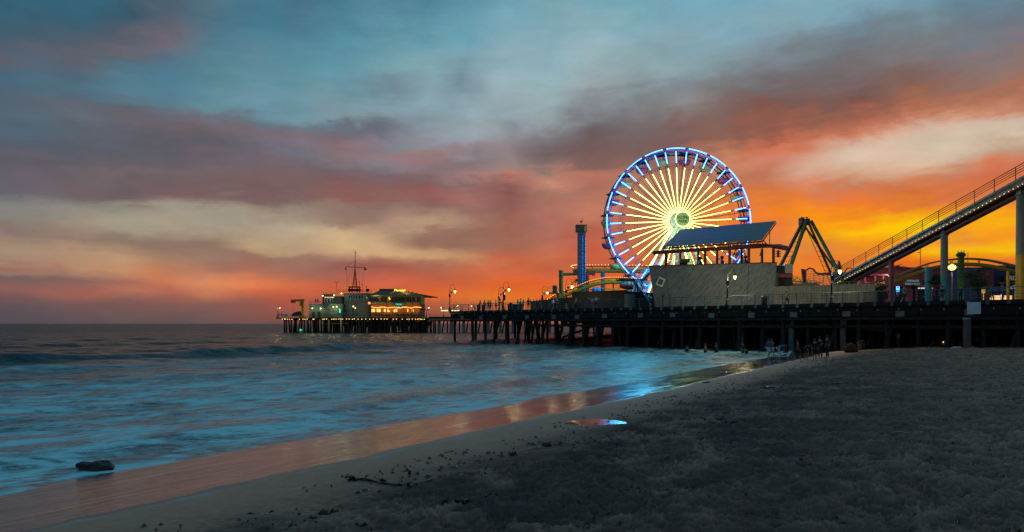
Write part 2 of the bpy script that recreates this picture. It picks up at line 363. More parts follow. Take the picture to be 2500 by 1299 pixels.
class MB:
    def __init__(self):
        self.v = []
        self.f = []
        self.sm = []

    def add(self, vs, fs, smooth=False):
        k = len(self.v)
        self.v.extend([tuple(p) for p in vs])
        self.f.extend([tuple(i + k for i in f) for f in fs])
        self.sm.extend([smooth] * len(fs))
        return self

    def box(self, c, s, rz=0.0, ax=None):
        """c centre, s full sizes, rz yaw, or ax = three unit axes"""
        c = Vector(c)
        if ax is None:
            ca, sa = math.cos(rz), math.sin(rz)
            ax = (V(ca, sa, 0), V(-sa, ca, 0), V(0, 0, 1))
        vs = []
        for k in (-.5, .5):
            for j in (-.5, .5):
                for i in (-.5, .5):
                    vs.append(c + ax[0] * (s[0] * i) + ax[1] * (s[1] * j) + ax[2] * (s[2] * k))
        self.add(vs, [(0, 2, 3, 1), (4, 5, 7, 6), (0, 1, 5, 4), (2, 6, 7, 3), (0, 4, 6, 2), (1, 3, 7, 5)])
        return self

    def beam(self, a, b, w, h, up=(0, 0, 1)):
        a, b = Vector(a), Vector(b)
        d = (b - a)
        L = d.length
        d.normalize()
        up = Vector(up)
        if abs(d.dot(up)) > 0.99:
            up = V(0, 1, 0)
        sx = d.cross(up).normalized()
        uz = sx.cross(d).normalized()
        return self.box((a + b) / 2, (L, w, h), ax=(d, sx, uz))

    def tube(self, a, b, r0, r1=None, n=8, cap=True):
        a, b = Vector(a), Vector(b)
        r1 = r0 if r1 is None else r1
        d = (b - a).normalized()
        up = V(0, 0, 1) if abs(d.z) < 0.95 else V(1, 0, 0)
        x = d.cross(up).normalized()
        y = x.cross(d)
        vs = []
        for (p, r) in ((a, r0), (b, r1)):
            for i in range(n):
                t = 2 * PI * i / n
                vs.append(p + x * (math.cos(t) * r) + y * (math.sin(t) * r))
        fs = [(i, (i + 1) % n, n + (i + 1) % n, n + i) for i in range(n)]
        self.add(vs, fs, n > 6)
        if cap:
            self.add(vs[:n], [tuple(range(n - 1, -1, -1))])
            self.add(vs[n:], [tuple(range(n))])
        return self

    def path(self, pts, r, n=6, closed=False):
        pts = [Vector(p) for p in pts]
        m = len(pts)
        rr = r if isinstance(r, (list, tuple)) else [r] * m
        vs = []
        prevx = None
        for i, p in enumerate(pts):
            a = pts[i - 1] if (i > 0 or closed) else pts[i]
            b = pts[(i + 1) % m] if (i < m - 1 or closed) else pts[i]
            d = (b - a).normalized()
            if prevx is None:
                up = V(0, 0, 1) if abs(d.z) < 0.9 else V(1, 0, 0)
                x = d.cross(up).normalized()
            else:
                x = (prevx - d * prevx.dot(d)).normalized()
            prevx = x
            y = x.cross(d)
            for k in range(n):
                t = 2 * PI * k / n
                vs.append(p + x * (math.cos(t) * rr[i]) + y * (math.sin(t) * rr[i]))
        fs = []
        for i in range(m if closed else m - 1):
            for k in range(n):
                a0 = i * n + k
                a1 = i * n + (k + 1) % n
                j = (i + 1) % m
                fs.append((a0, a1, j * n + (k + 1) % n, j * n + k))
        if not closed:
            fs.append(tuple(range(n - 1, -1, -1)))
            fs.append(tuple((m - 1) * n + k for k in range(n)))
        return self.add(vs, fs, n > 4)

    def lathe(self, c, prof, n=12):
        c = Vector(c)
        vs = []
        for (r, z) in prof:
            for k in range(n):
                t = 2 * PI * k / n
                vs.append(c + V(math.cos(t) * r, math.sin(t) * r, z))
        fs = []
        for i in range(len(prof) - 1):
            for k in range(n):
                fs.append((i * n + k, i * n + (k + 1) % n, (i + 1) * n + (k + 1) % n, (i + 1) * n + k))
        fs.append(tuple(range(n - 1, -1, -1)))
        fs.append(tuple((len(prof) - 1) * n + k for k in range(n)))
        return self.add(vs, fs, True)

    def ball(self, c, r, n=10, m=6, sq=(1, 1, 1)):
        c = Vector(c)
        vs = [c + V(0, 0, -r * sq[2])]
        for i in range(1, m):
            p = -PI / 2 + PI * i / m
            for k in range(n):
                t = 2 * PI * k / n
                vs.append(c + V(r * sq[0] * math.cos(p) * math.cos(t), r * sq[1] * math.cos(p) * math.sin(t), r * sq[2] * math.sin(p)))
        vs.append(c + V(0, 0, r * sq[2]))
        fs = []
        for k in range(n):
            fs.append((0, 1 + (k + 1) % n, 1 + k))
            fs.append((len(vs) - 1, 1 + (m - 2) * n + k, 1 + (m - 2) * n + (k + 1) % n))
        for i in range(m - 2):
            for k in range(n):
                fs.append((1 + i * n + k, 1 + i * n + (k + 1) % n, 1 + (i + 1) * n + (k + 1) % n, 1 + (i + 1) * n + k))
        return self.add(vs, fs, True)

    def octa(self, c, r):
        c = Vector(c)
        vs = [c + V(r, 0, 0), c + V(0, r, 0), c + V(-r, 0, 0), c + V(0, -r, 0), c + V(0, 0, r), c + V(0, 0, -r)]
        return self.add(vs, [(0, 1, 4), (1, 2, 4), (2, 3, 4), (3, 0, 4), (1, 0, 5), (2, 1, 5), (3, 2, 5), (0, 3, 5)], True)

    def prism(self, pts, ext):
        """polygon pts (3D, planar) extruded by vector ext"""
        pts = [Vector(p) for p in pts]
        ext = Vector(ext)
        n = len(pts)
        vs = pts + [p + ext for p in pts]
        fs = [tuple(range(n)), tuple(range(2 * n - 1, n - 1, -1))]
        fs += [(i, n + i, n + (i + 1) % n, (i + 1) % n) for i in range(n)]
        return self.add(vs, fs)

    def mesh(self, name, m):
        me = bpy.data.meshes.new(name)
        me.from_pydata(self.v, [], self.f)
        me.polygons.foreach_set('use_smooth', self.sm)
        me.materials.append(MT[m] if isinstance(m, str) else m)
        me.update()
        return me

    def build(self, name, m, parent=None, local=False, **kw):
        off = Vector((0, 0, 0))
        if parent is not None and not local:
            off = WL[parent.name]
            self.v = [(p[0] - off.x, p[1] - off.y, p[2] - off.z) for p in self.v]
        loc = Vector((0, 0, 0))
        if parent is None and not local:
            # origin at the base centre of the mesh
            a = np.array(self.v)
            loc = Vector(((a[:, 0].min() + a[:, 0].max()) / 2, (a[:, 1].min() + a[:, 1].max()) / 2, a[:, 2].min()))
            self.v = [(p[0] - loc.x, p[1] - loc.y, p[2] - loc.z) for p in self.v]
        me = self.mesh(name, m)
        # make face normals point outwards
        o = bpy.data.objects.new(name, me)
        COL.objects.link(o)
        o.location = loc
        if parent is not None:
            o.parent = parent
        WL[o.name] = off if parent is not None else loc
        return meta(o, **kw)


def inst(name, me, parent=None, loc=(0, 0, 0), rot=(0, 0, 0), **kw):
    o = bpy.data.objects.new(name, me)
    COL.objects.link(o)
    if parent is not None:
        o.parent = parent
        off = WL[parent.name]
        o.location = Vector(loc) - off
        WL[o.name] = Vector(loc)
    else:
        o.location = loc
        WL[o.name] = Vector(loc)
    o.rotation_euler = rot
    return meta(o, **kw)


def copy_tree(o, loc=None, rz=None, label=None, group=None):
    c = o.copy()
    COL.objects.link(c)
    if loc is not None:
        c.location = loc
        WL[c.name] = Vector(loc)
    if rz is not None:
        c.rotation_euler = (0, 0, rz)
    if label: c['label'] = label
    if group: c['group'] = group
    for ch in list(o.children):
        d = ch.copy()
        COL.objects.link(d)
        d.parent = c
        WL[d.name] = Vector(c.location)
        for g in list(ch.children):
            e = g.copy()
            COL.objects.link(e)
            e.parent = d
    return c


def P(px, py, Y):
    """photo pixel at distance Y -> world point"""
    return V((px - 1250) / F * Y, Y, CZ + (HOR - py) / F * Y)


def light(name, loc, color, power, radius, parent=None):
    l = bpy.data.lights.new(name, 'POINT')
    l.color = color
    l.energy = power
    l.shadow_soft_size = radius
    o = bpy.data.objects.new(name, l)
    COL.objects.link(o)
    if parent is not None:
        o.parent = parent
        o.location = Vector(loc) - WL[parent.name]
    else:
        o.location = loc
    return o


def text(name, body, size, loc, rot, m, parent=None, ext=0.02, align='CENTER', **kw):
    c = bpy.data.curves.new(name, 'FONT')
    c.body = body
    c.size = size
    c.extrude = ext
    c.align_x = align
    c.align_y = 'CENTER'
    c.materials.append(MT[m])
    o = bpy.data.objects.new(name, c)
    COL.objects.link(o)
    o.rotation_euler = rot
    if parent is not None:
        o.parent = parent
        o.location = Vector(loc) - WL[parent.name]
    else:
        o.location = loc
    return meta(o, **kw)


# ------------------------------------------------------------------ numpy noise
def perlin(x, y, seed=0):
    rs = np.random.RandomState(seed)
    perm = rs.permutation(256)
    ang = rs.rand(256) * 2 * PI
    gx, gy = np.cos(ang), np.sin(ang)
    xi = np.floor(x).astype(int)
    yi = np.floor(y).astype(int)
    xf, yf = x - xi, y - yi
    u = xf ** 3 * (xf * (xf * 6 - 15) + 10)
    v = yf ** 3 * (yf * (yf * 6 - 15) + 10)

    def g(ix, iy, dx, dy):
        h = perm[(perm[ix & 255] + iy) & 255]
        return gx[h] * dx + gy[h] * dy
    a = g(xi, yi, xf, yf)
    b = g(xi + 1, yi, xf - 1, yf)
    c = g(xi, yi + 1, xf, yf - 1)
    d = g(xi + 1, yi + 1, xf - 1, yf - 1)
    return (a * (1 - u) + b * u) * (1 - v) + (c * (1 - u) + d * u) * v


def fbm(x, y, seed=0, octv=4, gain=0.5):
    s, a = 0, 1.0
    for k in range(octv):
        s = s + a * perlin(x, y, seed + k)
        x, y = x * 2.03, y * 2.03
        a *= gain
    return s


def worley(x, y, seed=0):
    rs = np.random.RandomState(seed)
    jx, jy = rs.rand(256, 256), rs.rand(256, 256)
    xi = np.floor(x).astype(int)
    yi = np.floor(y).astype(int)
    f1 = np.full(x.shape, 9.0)
    f2 = np.full(x.shape, 9.0)
    idv = np.zeros(x.shape)
    for dx in (-1, 0, 1):
        for dy in (-1, 0, 1):
            cx, cy = xi + dx, yi + dy
            px_ = cx + jx[cx & 255, cy & 255]
            py_ = cy + jy[cx & 255, cy & 255]
            d = np.hypot(x - px_, y - py_)
            m = d < f1
            f2 = np.where(m, f1, np.minimum(f2, d))
            idv = np.where(m, jx[cy & 255, cx & 255], idv)
            f1 = np.where(m, d, f1)
    return f1, f2, idv


def sstep(a, b, x):
    t = np.clip((x - a) / (b - a), 0, 1)
    return t * t * (3 - 2 * t)


# ------------------------------------------------------------------ beach and sea
QX, QY, QC = 0.838, -0.546, 10.44       # q = distance inland from the wet edge of the beach


def qof(x, y):
    return QX * x + QY * y + QC


def base_z(x, y):
    x = np.asarray(x, float)
    y = np.asarray(y, float)
    q = qof(x, y)
    wob = 0.35 * perlin(x * 0.08 + 5, y * 0.08, 3) + 0.12 * perlin(x * 0.4, y * 0.4, 4)
    q = q + wob * 1.4
    z = 0.073 * (np.minimum(q, 8.0) + 4.9)
    z = z + 0.12 * sstep(8, 16, q)
    z = np.where(q < -12, -0.52 + (q + 12) * 0.03, z)
    # run-up ripples in the wet zone
    return z


def ground_z(x, y):
    return float(base_z(np.array([x]), np.array([y]))[0])


PUD = P(1475, 1026, 18.6)
PUD = V(2.51, 18.4, 0)


def polar(r0, r1, ratio, nfine, fmin, fmax, coarse=24):
    n = int(math.log(r1 / r0) / math.log(ratio)) + 1
    r = r0 * ratio ** np.arange(n)
    af = np.linspace(math.radians(fmin), math.radians(fmax), nfine)
    ac = np.linspace(math.radians(fmax), math.radians(fmin + 360), coarse)[1:-1]
    a = np.concatenate([af, ac])
    R, A = np.meshgrid(r, a, indexing='ij')
    return R * np.sin(A), R * np.cos(A), len(r), len(a)


def grid_mesh(name, X, Y, Z, nr, na, m, attrs=None, **kw):
    me = bpy.data.meshes.new(name)
    co = np.stack([X.ravel(), Y.ravel(), Z.ravel()], 1).astype(np.float32)
    i = np.arange(nr - 1)[:, None] * na
    j = np.arange(na)[None, :]
    j2 = (j + 1) % na
    q = np.stack([i + j, i + na + j, i + na + j2, i + j2], -1).reshape(-1, 4)
    me.vertices.add(len(co))
    me.vertices.foreach_set('co', co.ravel())
    me.loops.add(q.size)
    me.loops.foreach_set('vertex_index', q.ravel().astype(np.int32))
    me.polygons.add(len(q))
    me.polygons.foreach_set('loop_start', np.arange(0, q.size, 4, dtype=np.int32))
    me.polygons.foreach_set('loop_total', np.full(len(q), 4, dtype=np.int32))
    me.polygons.foreach_set('use_smooth', np.ones(len(q), dtype=bool))
    me.update(calc_edges=True)
    for k, arr in (attrs or {}).items():
        at = me.attributes.new(k, 'FLOAT', 'POINT')
        at.data.foreach_set('value', arr.ravel().astype(np.float32))
    me.materials.append(m)
    o = bpy.data.objects.new(name, me)
    COL.objects.link(o)
    return meta(o, **kw)


def node_helpers(m):
    nt = m.node_tree
    N, L = nt.nodes, nt.links

    def Mth(op, a, b=None, c=None, clamp=False):
        n = N.new('ShaderNodeMath')
        n.operation = op
        n.use_clamp = clamp
        for i, v in enumerate((a, b, c)):
            if v is None:
                continue
            if isinstance(v, (int, float)):
                n.inputs[i].default_value = v
            else:
                L.new(v, n.inputs[i])
        return n.outputs[0]

    def noise(vec, scale, detail=5, rough=0.6, dist=0.0, sc=(1, 1, 1), rot=0.0):
        mp = N.new('ShaderNodeMapping')
        mp.inputs['Scale'].default_value = sc
        mp.inputs['Rotation'].default_value = (0, 0, rot)
        # rotate first, then scale
        mp.vector_type = 'TEXTURE' if False else 'POINT'
        if rot:
            r = N.new('ShaderNodeVectorRotate')
            r.rotation_type = 'Z_AXIS'
            r.inputs['Angle'].default_value = rot
            L.new(vec, r.inputs[0])
            mp.inputs['Rotation'].default_value = (0, 0, 0)
            L.new(r.outputs[0], mp.inputs[0])
        else:
            L.new(vec, mp.inputs[0])
        n = N.new('ShaderNodeTexNoise')
        n.inputs['Scale'].default_value = scale
        n.inputs['Detail'].default_value = detail
        n.inputs['Roughness'].default_value = rough
        n.inputs['Distortion'].default_value = dist
        L.new(mp.outputs[0], n.inputs['Vector'])
        return n.outputs[0]

    def mr(v, a, b, c=0.0, d=1.0, smooth=True):
        n = N.new('ShaderNodeMapRange')
        n.interpolation_type = 'SMOOTHSTEP' if smooth else 'LINEAR'
        n.inputs['From Min'].default_value = a
        n.inputs['From Max'].default_value = b
        n.inputs['To Min'].default_value = c
        n.inputs['To Max'].default_value = d
        L.new(v, n.inputs['Value'])
        return n.outputs[0]

    def mix(f, a, b):
        n = N.new('ShaderNodeMixRGB')
        for i, v in enumerate((f, a, b)):
            if isinstance(v, (int, float)):
                n.inputs[i].default_value = v
            elif isinstance(v, tuple):
                n.inputs[i].default_value = v if len(v) == 4 else v + (1,)
            else:
                L.new(v, n.inputs[i])
        return n.outputs[0]
    return N, L, Mth, noise, mr, mix


SHA = math.atan2(0.838, 0.546)     # rotates world so that x' runs along the shore


def sand_material():
    m = bpy.data.materials.new('beach_sand')
    m.use_nodes = True
    N, L, Mth, noise, mr, mix = node_helpers(m)
    b = N['Principled BSDF']
    geo = N.new('ShaderNodeNewGeometry')
    pos = geo.outputs['Position']
    at = N.new('ShaderNodeAttribute')
    at.attribute_name = 'inland'
    q = at.outputs['Fac']
    edge = noise(pos, 0.5, 5, 0.6)
    qn = Mth('ADD', q, Mth('MULTIPLY', Mth('SUBTRACT', edge, 0.5), 1.1))
    wet = mr(qn, -0.30, 0.22, 1.0, 0.0)
    damp = mr(qn, 0.0, 4.5, 1.0, 0.0)
    n1 = noise(pos, 6.0, 8, 0.7)
    n2 = noise(pos, 60.0, 3, 0.7)
    dry = mix(mr(n1, 0.3, 0.7), (0.38, 0.205, 0.14), (0.54, 0.30, 0.205))
    dry = mix(Mth('MULTIPLY', mr(n2, 0.45, 0.72), 0.8), dry, (0.64, 0.39, 0.28))
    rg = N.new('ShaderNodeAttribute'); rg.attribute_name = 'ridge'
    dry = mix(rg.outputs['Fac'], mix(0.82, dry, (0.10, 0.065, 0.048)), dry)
    dampc = mix(mr(n1, 0.3, 0.7), (0.56, 0.30, 0.195), (0.64, 0.36, 0.235))
    col = mix(damp, dry, dampc)
    col = mix(wet, col, (0.055, 0.042, 0.034))
    # scattered weed specks and dark patches
    sp = noise(pos, 3.2, 6, 0.7, 0.6)
    wr = noise(pos, 0.5, 8, 0.72, 0.8)
    band = Mth('MULTIPLY', Mth('MULTIPLY', mr(q, 2.0, 3.6), mr(q, 6.0, 13.0, 1.0, 0.0)), mr(wr, 0.36, 0.56))
    col = mix(Mth('MULTIPLY', band, 0.80), col, (0.070, 0.050, 0.040))
    wl = noise(pos, 0.16, 5, 0.6)
    col = mix(Mth('MULTIPLY', mr(wl, 0.42, 0.62), Mth('MULTIPLY', mr(q, 2.5, 5.0), 0.20)), col, (0.16, 0.11, 0.08))
    spot = Mth('MULTIPLY', mr(sp, 0.58, 0.66), mr(q, 1.0, 3.5))
    col = mix(Mth('MULTIPLY', spot, 0.7), col, (0.045, 0.035, 0.028))
    ln = Mth('MULTIPLY', mr(qn, 0.02, 0.16), mr(qn, 0.16, 0.34, 1.0, 0.0))
    lm = noise(pos, 1.3, 4, 0.6)
    ln = Mth('MULTIPLY', ln, mr(lm, 0.40, 0.58))
    col = mix(Mth('MULTIPLY', ln, 0.45), col, (0.55, 0.58, 0.58))
    L.new(col, b.inputs['Base Color'])
    film = noise(pos, 1.2, 6, 0.65, 0.8, (0.4, 1.5, 1), -SHA * 0.9)
    rw = mr(film, 0.34, 0.68, 0.05, 0.24)
    rough = Mth('ADD', Mth('MULTIPLY', wet, rw), Mth('MULTIPLY', Mth('SUBTRACT', 1.0, wet), Mth('SUBTRACT', 0.9, Mth('MULTIPLY', damp, 0.18))))
    L.new(rough, b.inputs['Roughness'])
    sp2 = Mth('ADD', 0.12, Mth('MULTIPLY', wet, 0.85))
    L.new(sp2, b.inputs['Specular IOR Level'])
    b1 = N.new('ShaderNodeBump')
    b1.inputs['Distance'].default_value = 0.02
    b1.inputs['Strength'].default_value = 0.8
    hh = Mth('MULTIPLY', Mth('ADD', Mth('MULTIPLY', n1, 1.0), Mth('MULTIPLY', n2, 0.25)), Mth('SUBTRACT', 1.0, wet))
    L.new(hh, b1.inputs['Height'])
    b2 = N.new('ShaderNodeBump')
    b2.inputs['Distance'].default_value = 0.05
    b2.inputs['Strength'].default_value = 0.26
    wv = noise(pos, 2.6, 7, 0.62, 0.6, (0.16, 2.0, 1), -SHA)
    wv2 = noise(pos, 1.7, 6, 0.6, 0.8, (0.7, 1.2, 1), -SHA * 0.8)
    L.new(Mth('MULTIPLY', Mth('ADD', wv, Mth('MULTIPLY', wv2, 0.9)), wet), b2.inputs['Height'])
    L.new(b1.outputs[0], b2.inputs['Normal'])
    L.new(b2.outputs[0], b.inputs['Normal'])
    return m


def sea_material():
    m = bpy.data.materials.new('sea_water')
    m.use_nodes = True
    N, L, Mth, noise, mr, mix = node_helpers(m)
    b = N['Principled BSDF']
    geo = N.new('ShaderNodeNewGeometry')
    pos = geo.outputs['Position']
    at = N.new('ShaderNodeAttribute'); at.attribute_name = 'inland'
    q = at.outputs['Fac']
    af = N.new('ShaderNodeAttribute'); af.attribute_name = 'foam'
    foam0 = af.outputs['Fac']
    # long-exposure foam: soft streaks drawn out along the swell
    sA = noise(pos, 0.55, 9, 0.68, 1.0, (0.62, 1.25, 1), -0.62)
    sB = noise(pos, 2.2, 8, 0.65, 1.2, (0.5, 1.25, 1), -0.55)
    sC = noise(pos, 5.0, 8, 0.75, 1.0, (0.4, 1.2, 1), -0.45)
    f = Mth('ADD', Mth('ADD', Mth('MULTIPLY', mr(sA, 0.42, 0.66), 0.72), Mth('MULTIPLY', mr(sB, 0.42, 0.68), 0.5)), Mth('ADD', Mth('MULTIPLY', Mth('SUBTRACT', sC, 0.5), 1.5), 0.08))
    foam = Mth('MULTIPLY', f, foam0, clamp=True)
    deep = (0.006, 0.034, 0.042)
    milk = (0.46, 0.90, 0.90)
    col = mix(foam, deep, milk)
    L.new(col, b.inputs['Base Color'])
    dist = N.new('ShaderNodeVectorMath'); dist.operation = 'LENGTH'
    L.new(pos, dist.inputs[0])
    dd = dist.outputs['Value']
    r0 = mr(dd, 20, 400, 0.20, 0.30)
    rough = Mth('ADD', r0, Mth('MULTIPLY', foam, 0.33))
    L.new(rough, b.inputs['Roughness'])
    b.inputs['IOR'].default_value = 1.33
    L.new(Mth('SUBTRACT', mr(dd, 22, 110, 0.48, 0.16), Mth('MULTIPLY', foam, 0.2)), b.inputs['Specular IOR Level'])
    w1 = noise(pos, 0.35, 7, 0.62, 0.7, (0.35, 1.0, 1), 0.25)
    w2 = noise(pos, 2.4, 5, 0.6, 0.6, (0.4, 1.0, 1), 0.2)
    b1 = N.new('ShaderNodeBump')
    b1.inputs['Distance'].default_value = 0.9
    L.new(mr(dd, 15, 90, 0.18, 1.0), b1.inputs['Strength'])
    b1.inputs['Distance'].default_value = 2.4
    L.new(w1, b1.inputs['Height'])
    b2 = N.new('ShaderNodeBump')
    b2.inputs['Distance'].default_value = 0.06
    b2.inputs['Strength'].default_value = 0.5
    L.new(w2, b2.inputs['Height'])
    L.new(b1.outputs[0], b2.inputs['Normal'])
    L.new(b2.outputs[0], b.inputs['Normal'])
    return m


def build_beach():
    X, Y, nr, na = polar(2.6, 520, 1.005, 780, -45, 45, 50)
    q = qof(X, Y) + 1.4 * (0.35 * perlin(X * 0.08 + 5, Y * 0.08, 3) + 0.12 * perlin(X * 0.4, Y * 0.4, 4))
    Z = base_z(X, Y)
    R = np.hypot(X, Y)
    # trampled sand: hollows with crisp ridges between them
    bord = 2.7 + 1.6 * fbm(X * 0.35, Y * 0.35, 20, 3)
    tr = sstep(0, 1.3, q - bord) * (1 - sstep(120, 200, R))
    wx = X + 0.22 * fbm(X * 1.8, Y * 1.8, 31, 3)
    wy = Y + 0.22 * fbm(X * 1.8 + 9, Y * 1.8, 32, 3)
    f1, f2, idv = worley(wx / 0.23, wy / 0.17, 5)
    h1 = (1 - np.clip((f2 - f1) / 0.62, 0, 1)) ** 2.6 * (0.45 + 0.55 * idv) - 0.25 * idv * np.clip(1 - f1, 0, 1)
    g1, g2, idg = worley(wx / 0.85 + 7, wy / 0.8, 9)
    h2 = (1 - np.clip((g2 - g1) / 0.6, 0, 1)) ** 2.4
    Z = Z + tr * (0.080 * h1 + 0.045 * h2 + 0.085 * fbm(X * 0.7, Y * 0.7, 40, 4) + 0.030 * fbm(X * 5, Y * 6.5, 41, 5, 0.6))
    # smooth damp band: few shallow marks
    sm = sstep(0.4, 1.2, q) * (1 - tr)
    pits = np.clip(fbm(X * 1.6, Y * 3.0, 50, 3) - 0.42, 0, 1)
    Z = Z - sm * 0.10 * pits + sm * 0.008 * fbm(X * 2, Y * 2, 51, 3)
    # hollow for the puddle
    a = SHA
    dx, dy = X - PUD.x, Y - PUD.y
    d = np.sqrt((dx / 0.62) ** 2 + (dy / 0.48) ** 2) + 0.3 * fbm(X * 2.5, Y * 2.5, 60, 3)
    k = 1 - sstep(0.7, 1.5, d)
    pz = ground_z(PUD.x, PUD.y)
    Z = Z * (1 - k) + (pz - 0.045) * k + k * (0.035 * fbm(X * 3, Y * 3, 61, 3) + 0.022 * fbm(X * 11, Y * 11, 62, 3))
    # behind the camera and far inland stays plain sand
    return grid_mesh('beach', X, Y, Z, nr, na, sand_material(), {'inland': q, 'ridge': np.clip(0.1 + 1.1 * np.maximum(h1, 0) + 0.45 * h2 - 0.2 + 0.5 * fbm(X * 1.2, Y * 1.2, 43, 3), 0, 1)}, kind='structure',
                     label='dark trampled dusk beach sand with a smooth damp band along the surf', cat='ground')


def build_sea():
    X, Y, nr, na = polar(5.5, 30000, 1.011, 560, -60, 46, 60)
    q = qof(X, Y)
    R = np.hypot(X, Y)
    # along-shore coordinate
    u = 0.546 * X + 0.838 * Y
    bend = 5.0 * perlin(u * 0.012 + 2, q * 0.01, 70)
    amp = sstep(4, 14, -q)
    off = 1 - sstep(140, 600, R)

    def crest(q0, h, w, seed, lo=0.15):
        d = (q + bend - q0) + 2.5 * perlin(u * 0.05, 0 * u, seed)
        prof = np.where(d > 0, np.exp(-(d / (w * 0.45)) ** 2), np.exp(-(d / w) ** 2))
        e = np.clip(0.5 + 1.1 * perlin(u * 0.035 + seed, 0 * u + 0.5, seed + 1), lo, 1)
        return h * prof * e
    Z = 0.0 * X
    Z += crest(-54, 0.85, 3.2, 71, 0.1) + crest(-68, 0.38, 3.0, 73, 0.0) + crest(-41, 0.30, 3.5, 75) + crest(-27, 0.18, 3.0, 77)
    Z += crest(-8.6, 0.18, 2.0, 79, 0.3) + crest(-16, 0.12, 2.2, 81)
    Z += crest(-95, 0.45, 5, 83, 0.0) + crest(-125, 0.4, 6, 85, 0.0)
    ca, sa = math.cos(0.3), math.sin(0.3)
    xr, yr = X * ca + Y * sa, -X * sa + Y * ca
    Z += amp * off * (0.32 * fbm(xr * 0.06, yr * 0.19, 90, 4) * (0.4 + 0.6 * sstep(40, 90, R)) + 0.09 * fbm(xr * 0.3, yr * 0.8, 95, 4))
    Z *= off
    Z += (1 - amp) * (0.03 * fbm(X * 0.35, Y * 0.35, 97, 4) + 0.03 * perlin(u * 0.13, q * 0.1, 96))
    Z += 0.04 * (1 - amp)
    Z -= 0.06 * sstep(-3.5, -1.0, q)
    foam = sstep(-56, -36, q) * 0.65 + sstep(-30, -14, q) * 0.65
    foam = foam * (0.58 + 0.72 * sstep(-0.05, 0.45, fbm(u * 0.03, q * 0.11, 99, 3) + 0.18))
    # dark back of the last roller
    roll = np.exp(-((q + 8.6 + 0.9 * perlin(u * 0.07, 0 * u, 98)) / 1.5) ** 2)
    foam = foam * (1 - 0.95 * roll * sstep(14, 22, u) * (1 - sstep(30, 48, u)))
    # bright leading edge
    edge = np.exp(-((q + 5.4) / 0.7) ** 2)
    foam = foam * (0.9 + 0.4 * edge)
    mist = 0.30 * sstep(-24, -13, q) * (0.5 + 0.9 * np.clip(fbm(u * 0.09, q * 0.28, 121, 4) + 0.35, 0, 1))
    foam = np.clip(foam + 0.12 * sstep(-70, -50, q) + mist, 0, 1.5)
    return grid_mesh('sea', X, Y, Z, nr, na, sea_material(), {'inland': q, 'foam': foam}, kind='structure',
                     label='blue dusk sea with milky surf rolling onto the beach', cat='water')


build_beach()
build_sea()

# ------------------------------------------------------------------ pier frame
A0 = V(-10.6, 116, 0)
RD = V(0.6907, -0.7232, 0)      # along the front edge, towards the land
ND = V(0.7232, 0.6907, 0)       # back from the front edge
DK = 5.25                       # deck height
PRZ = math.atan2(RD.y, RD.x)


def W(s, t, z):
    return A0 + RD * s + ND * t + V(0, 0, z)


def s_at(px, t=0.0):
    """distance along the pier where the sight line of photo column px meets depth t"""
    u = (px - 1250) / F
    bx, by = A0.x + ND.x * t, A0.y + ND.y * t
    return (by * u - bx) / (RD.x - RD.y * u)


def mound(p):
    return max(ground_z(p.x, p.y) - 0.4, -2.2)


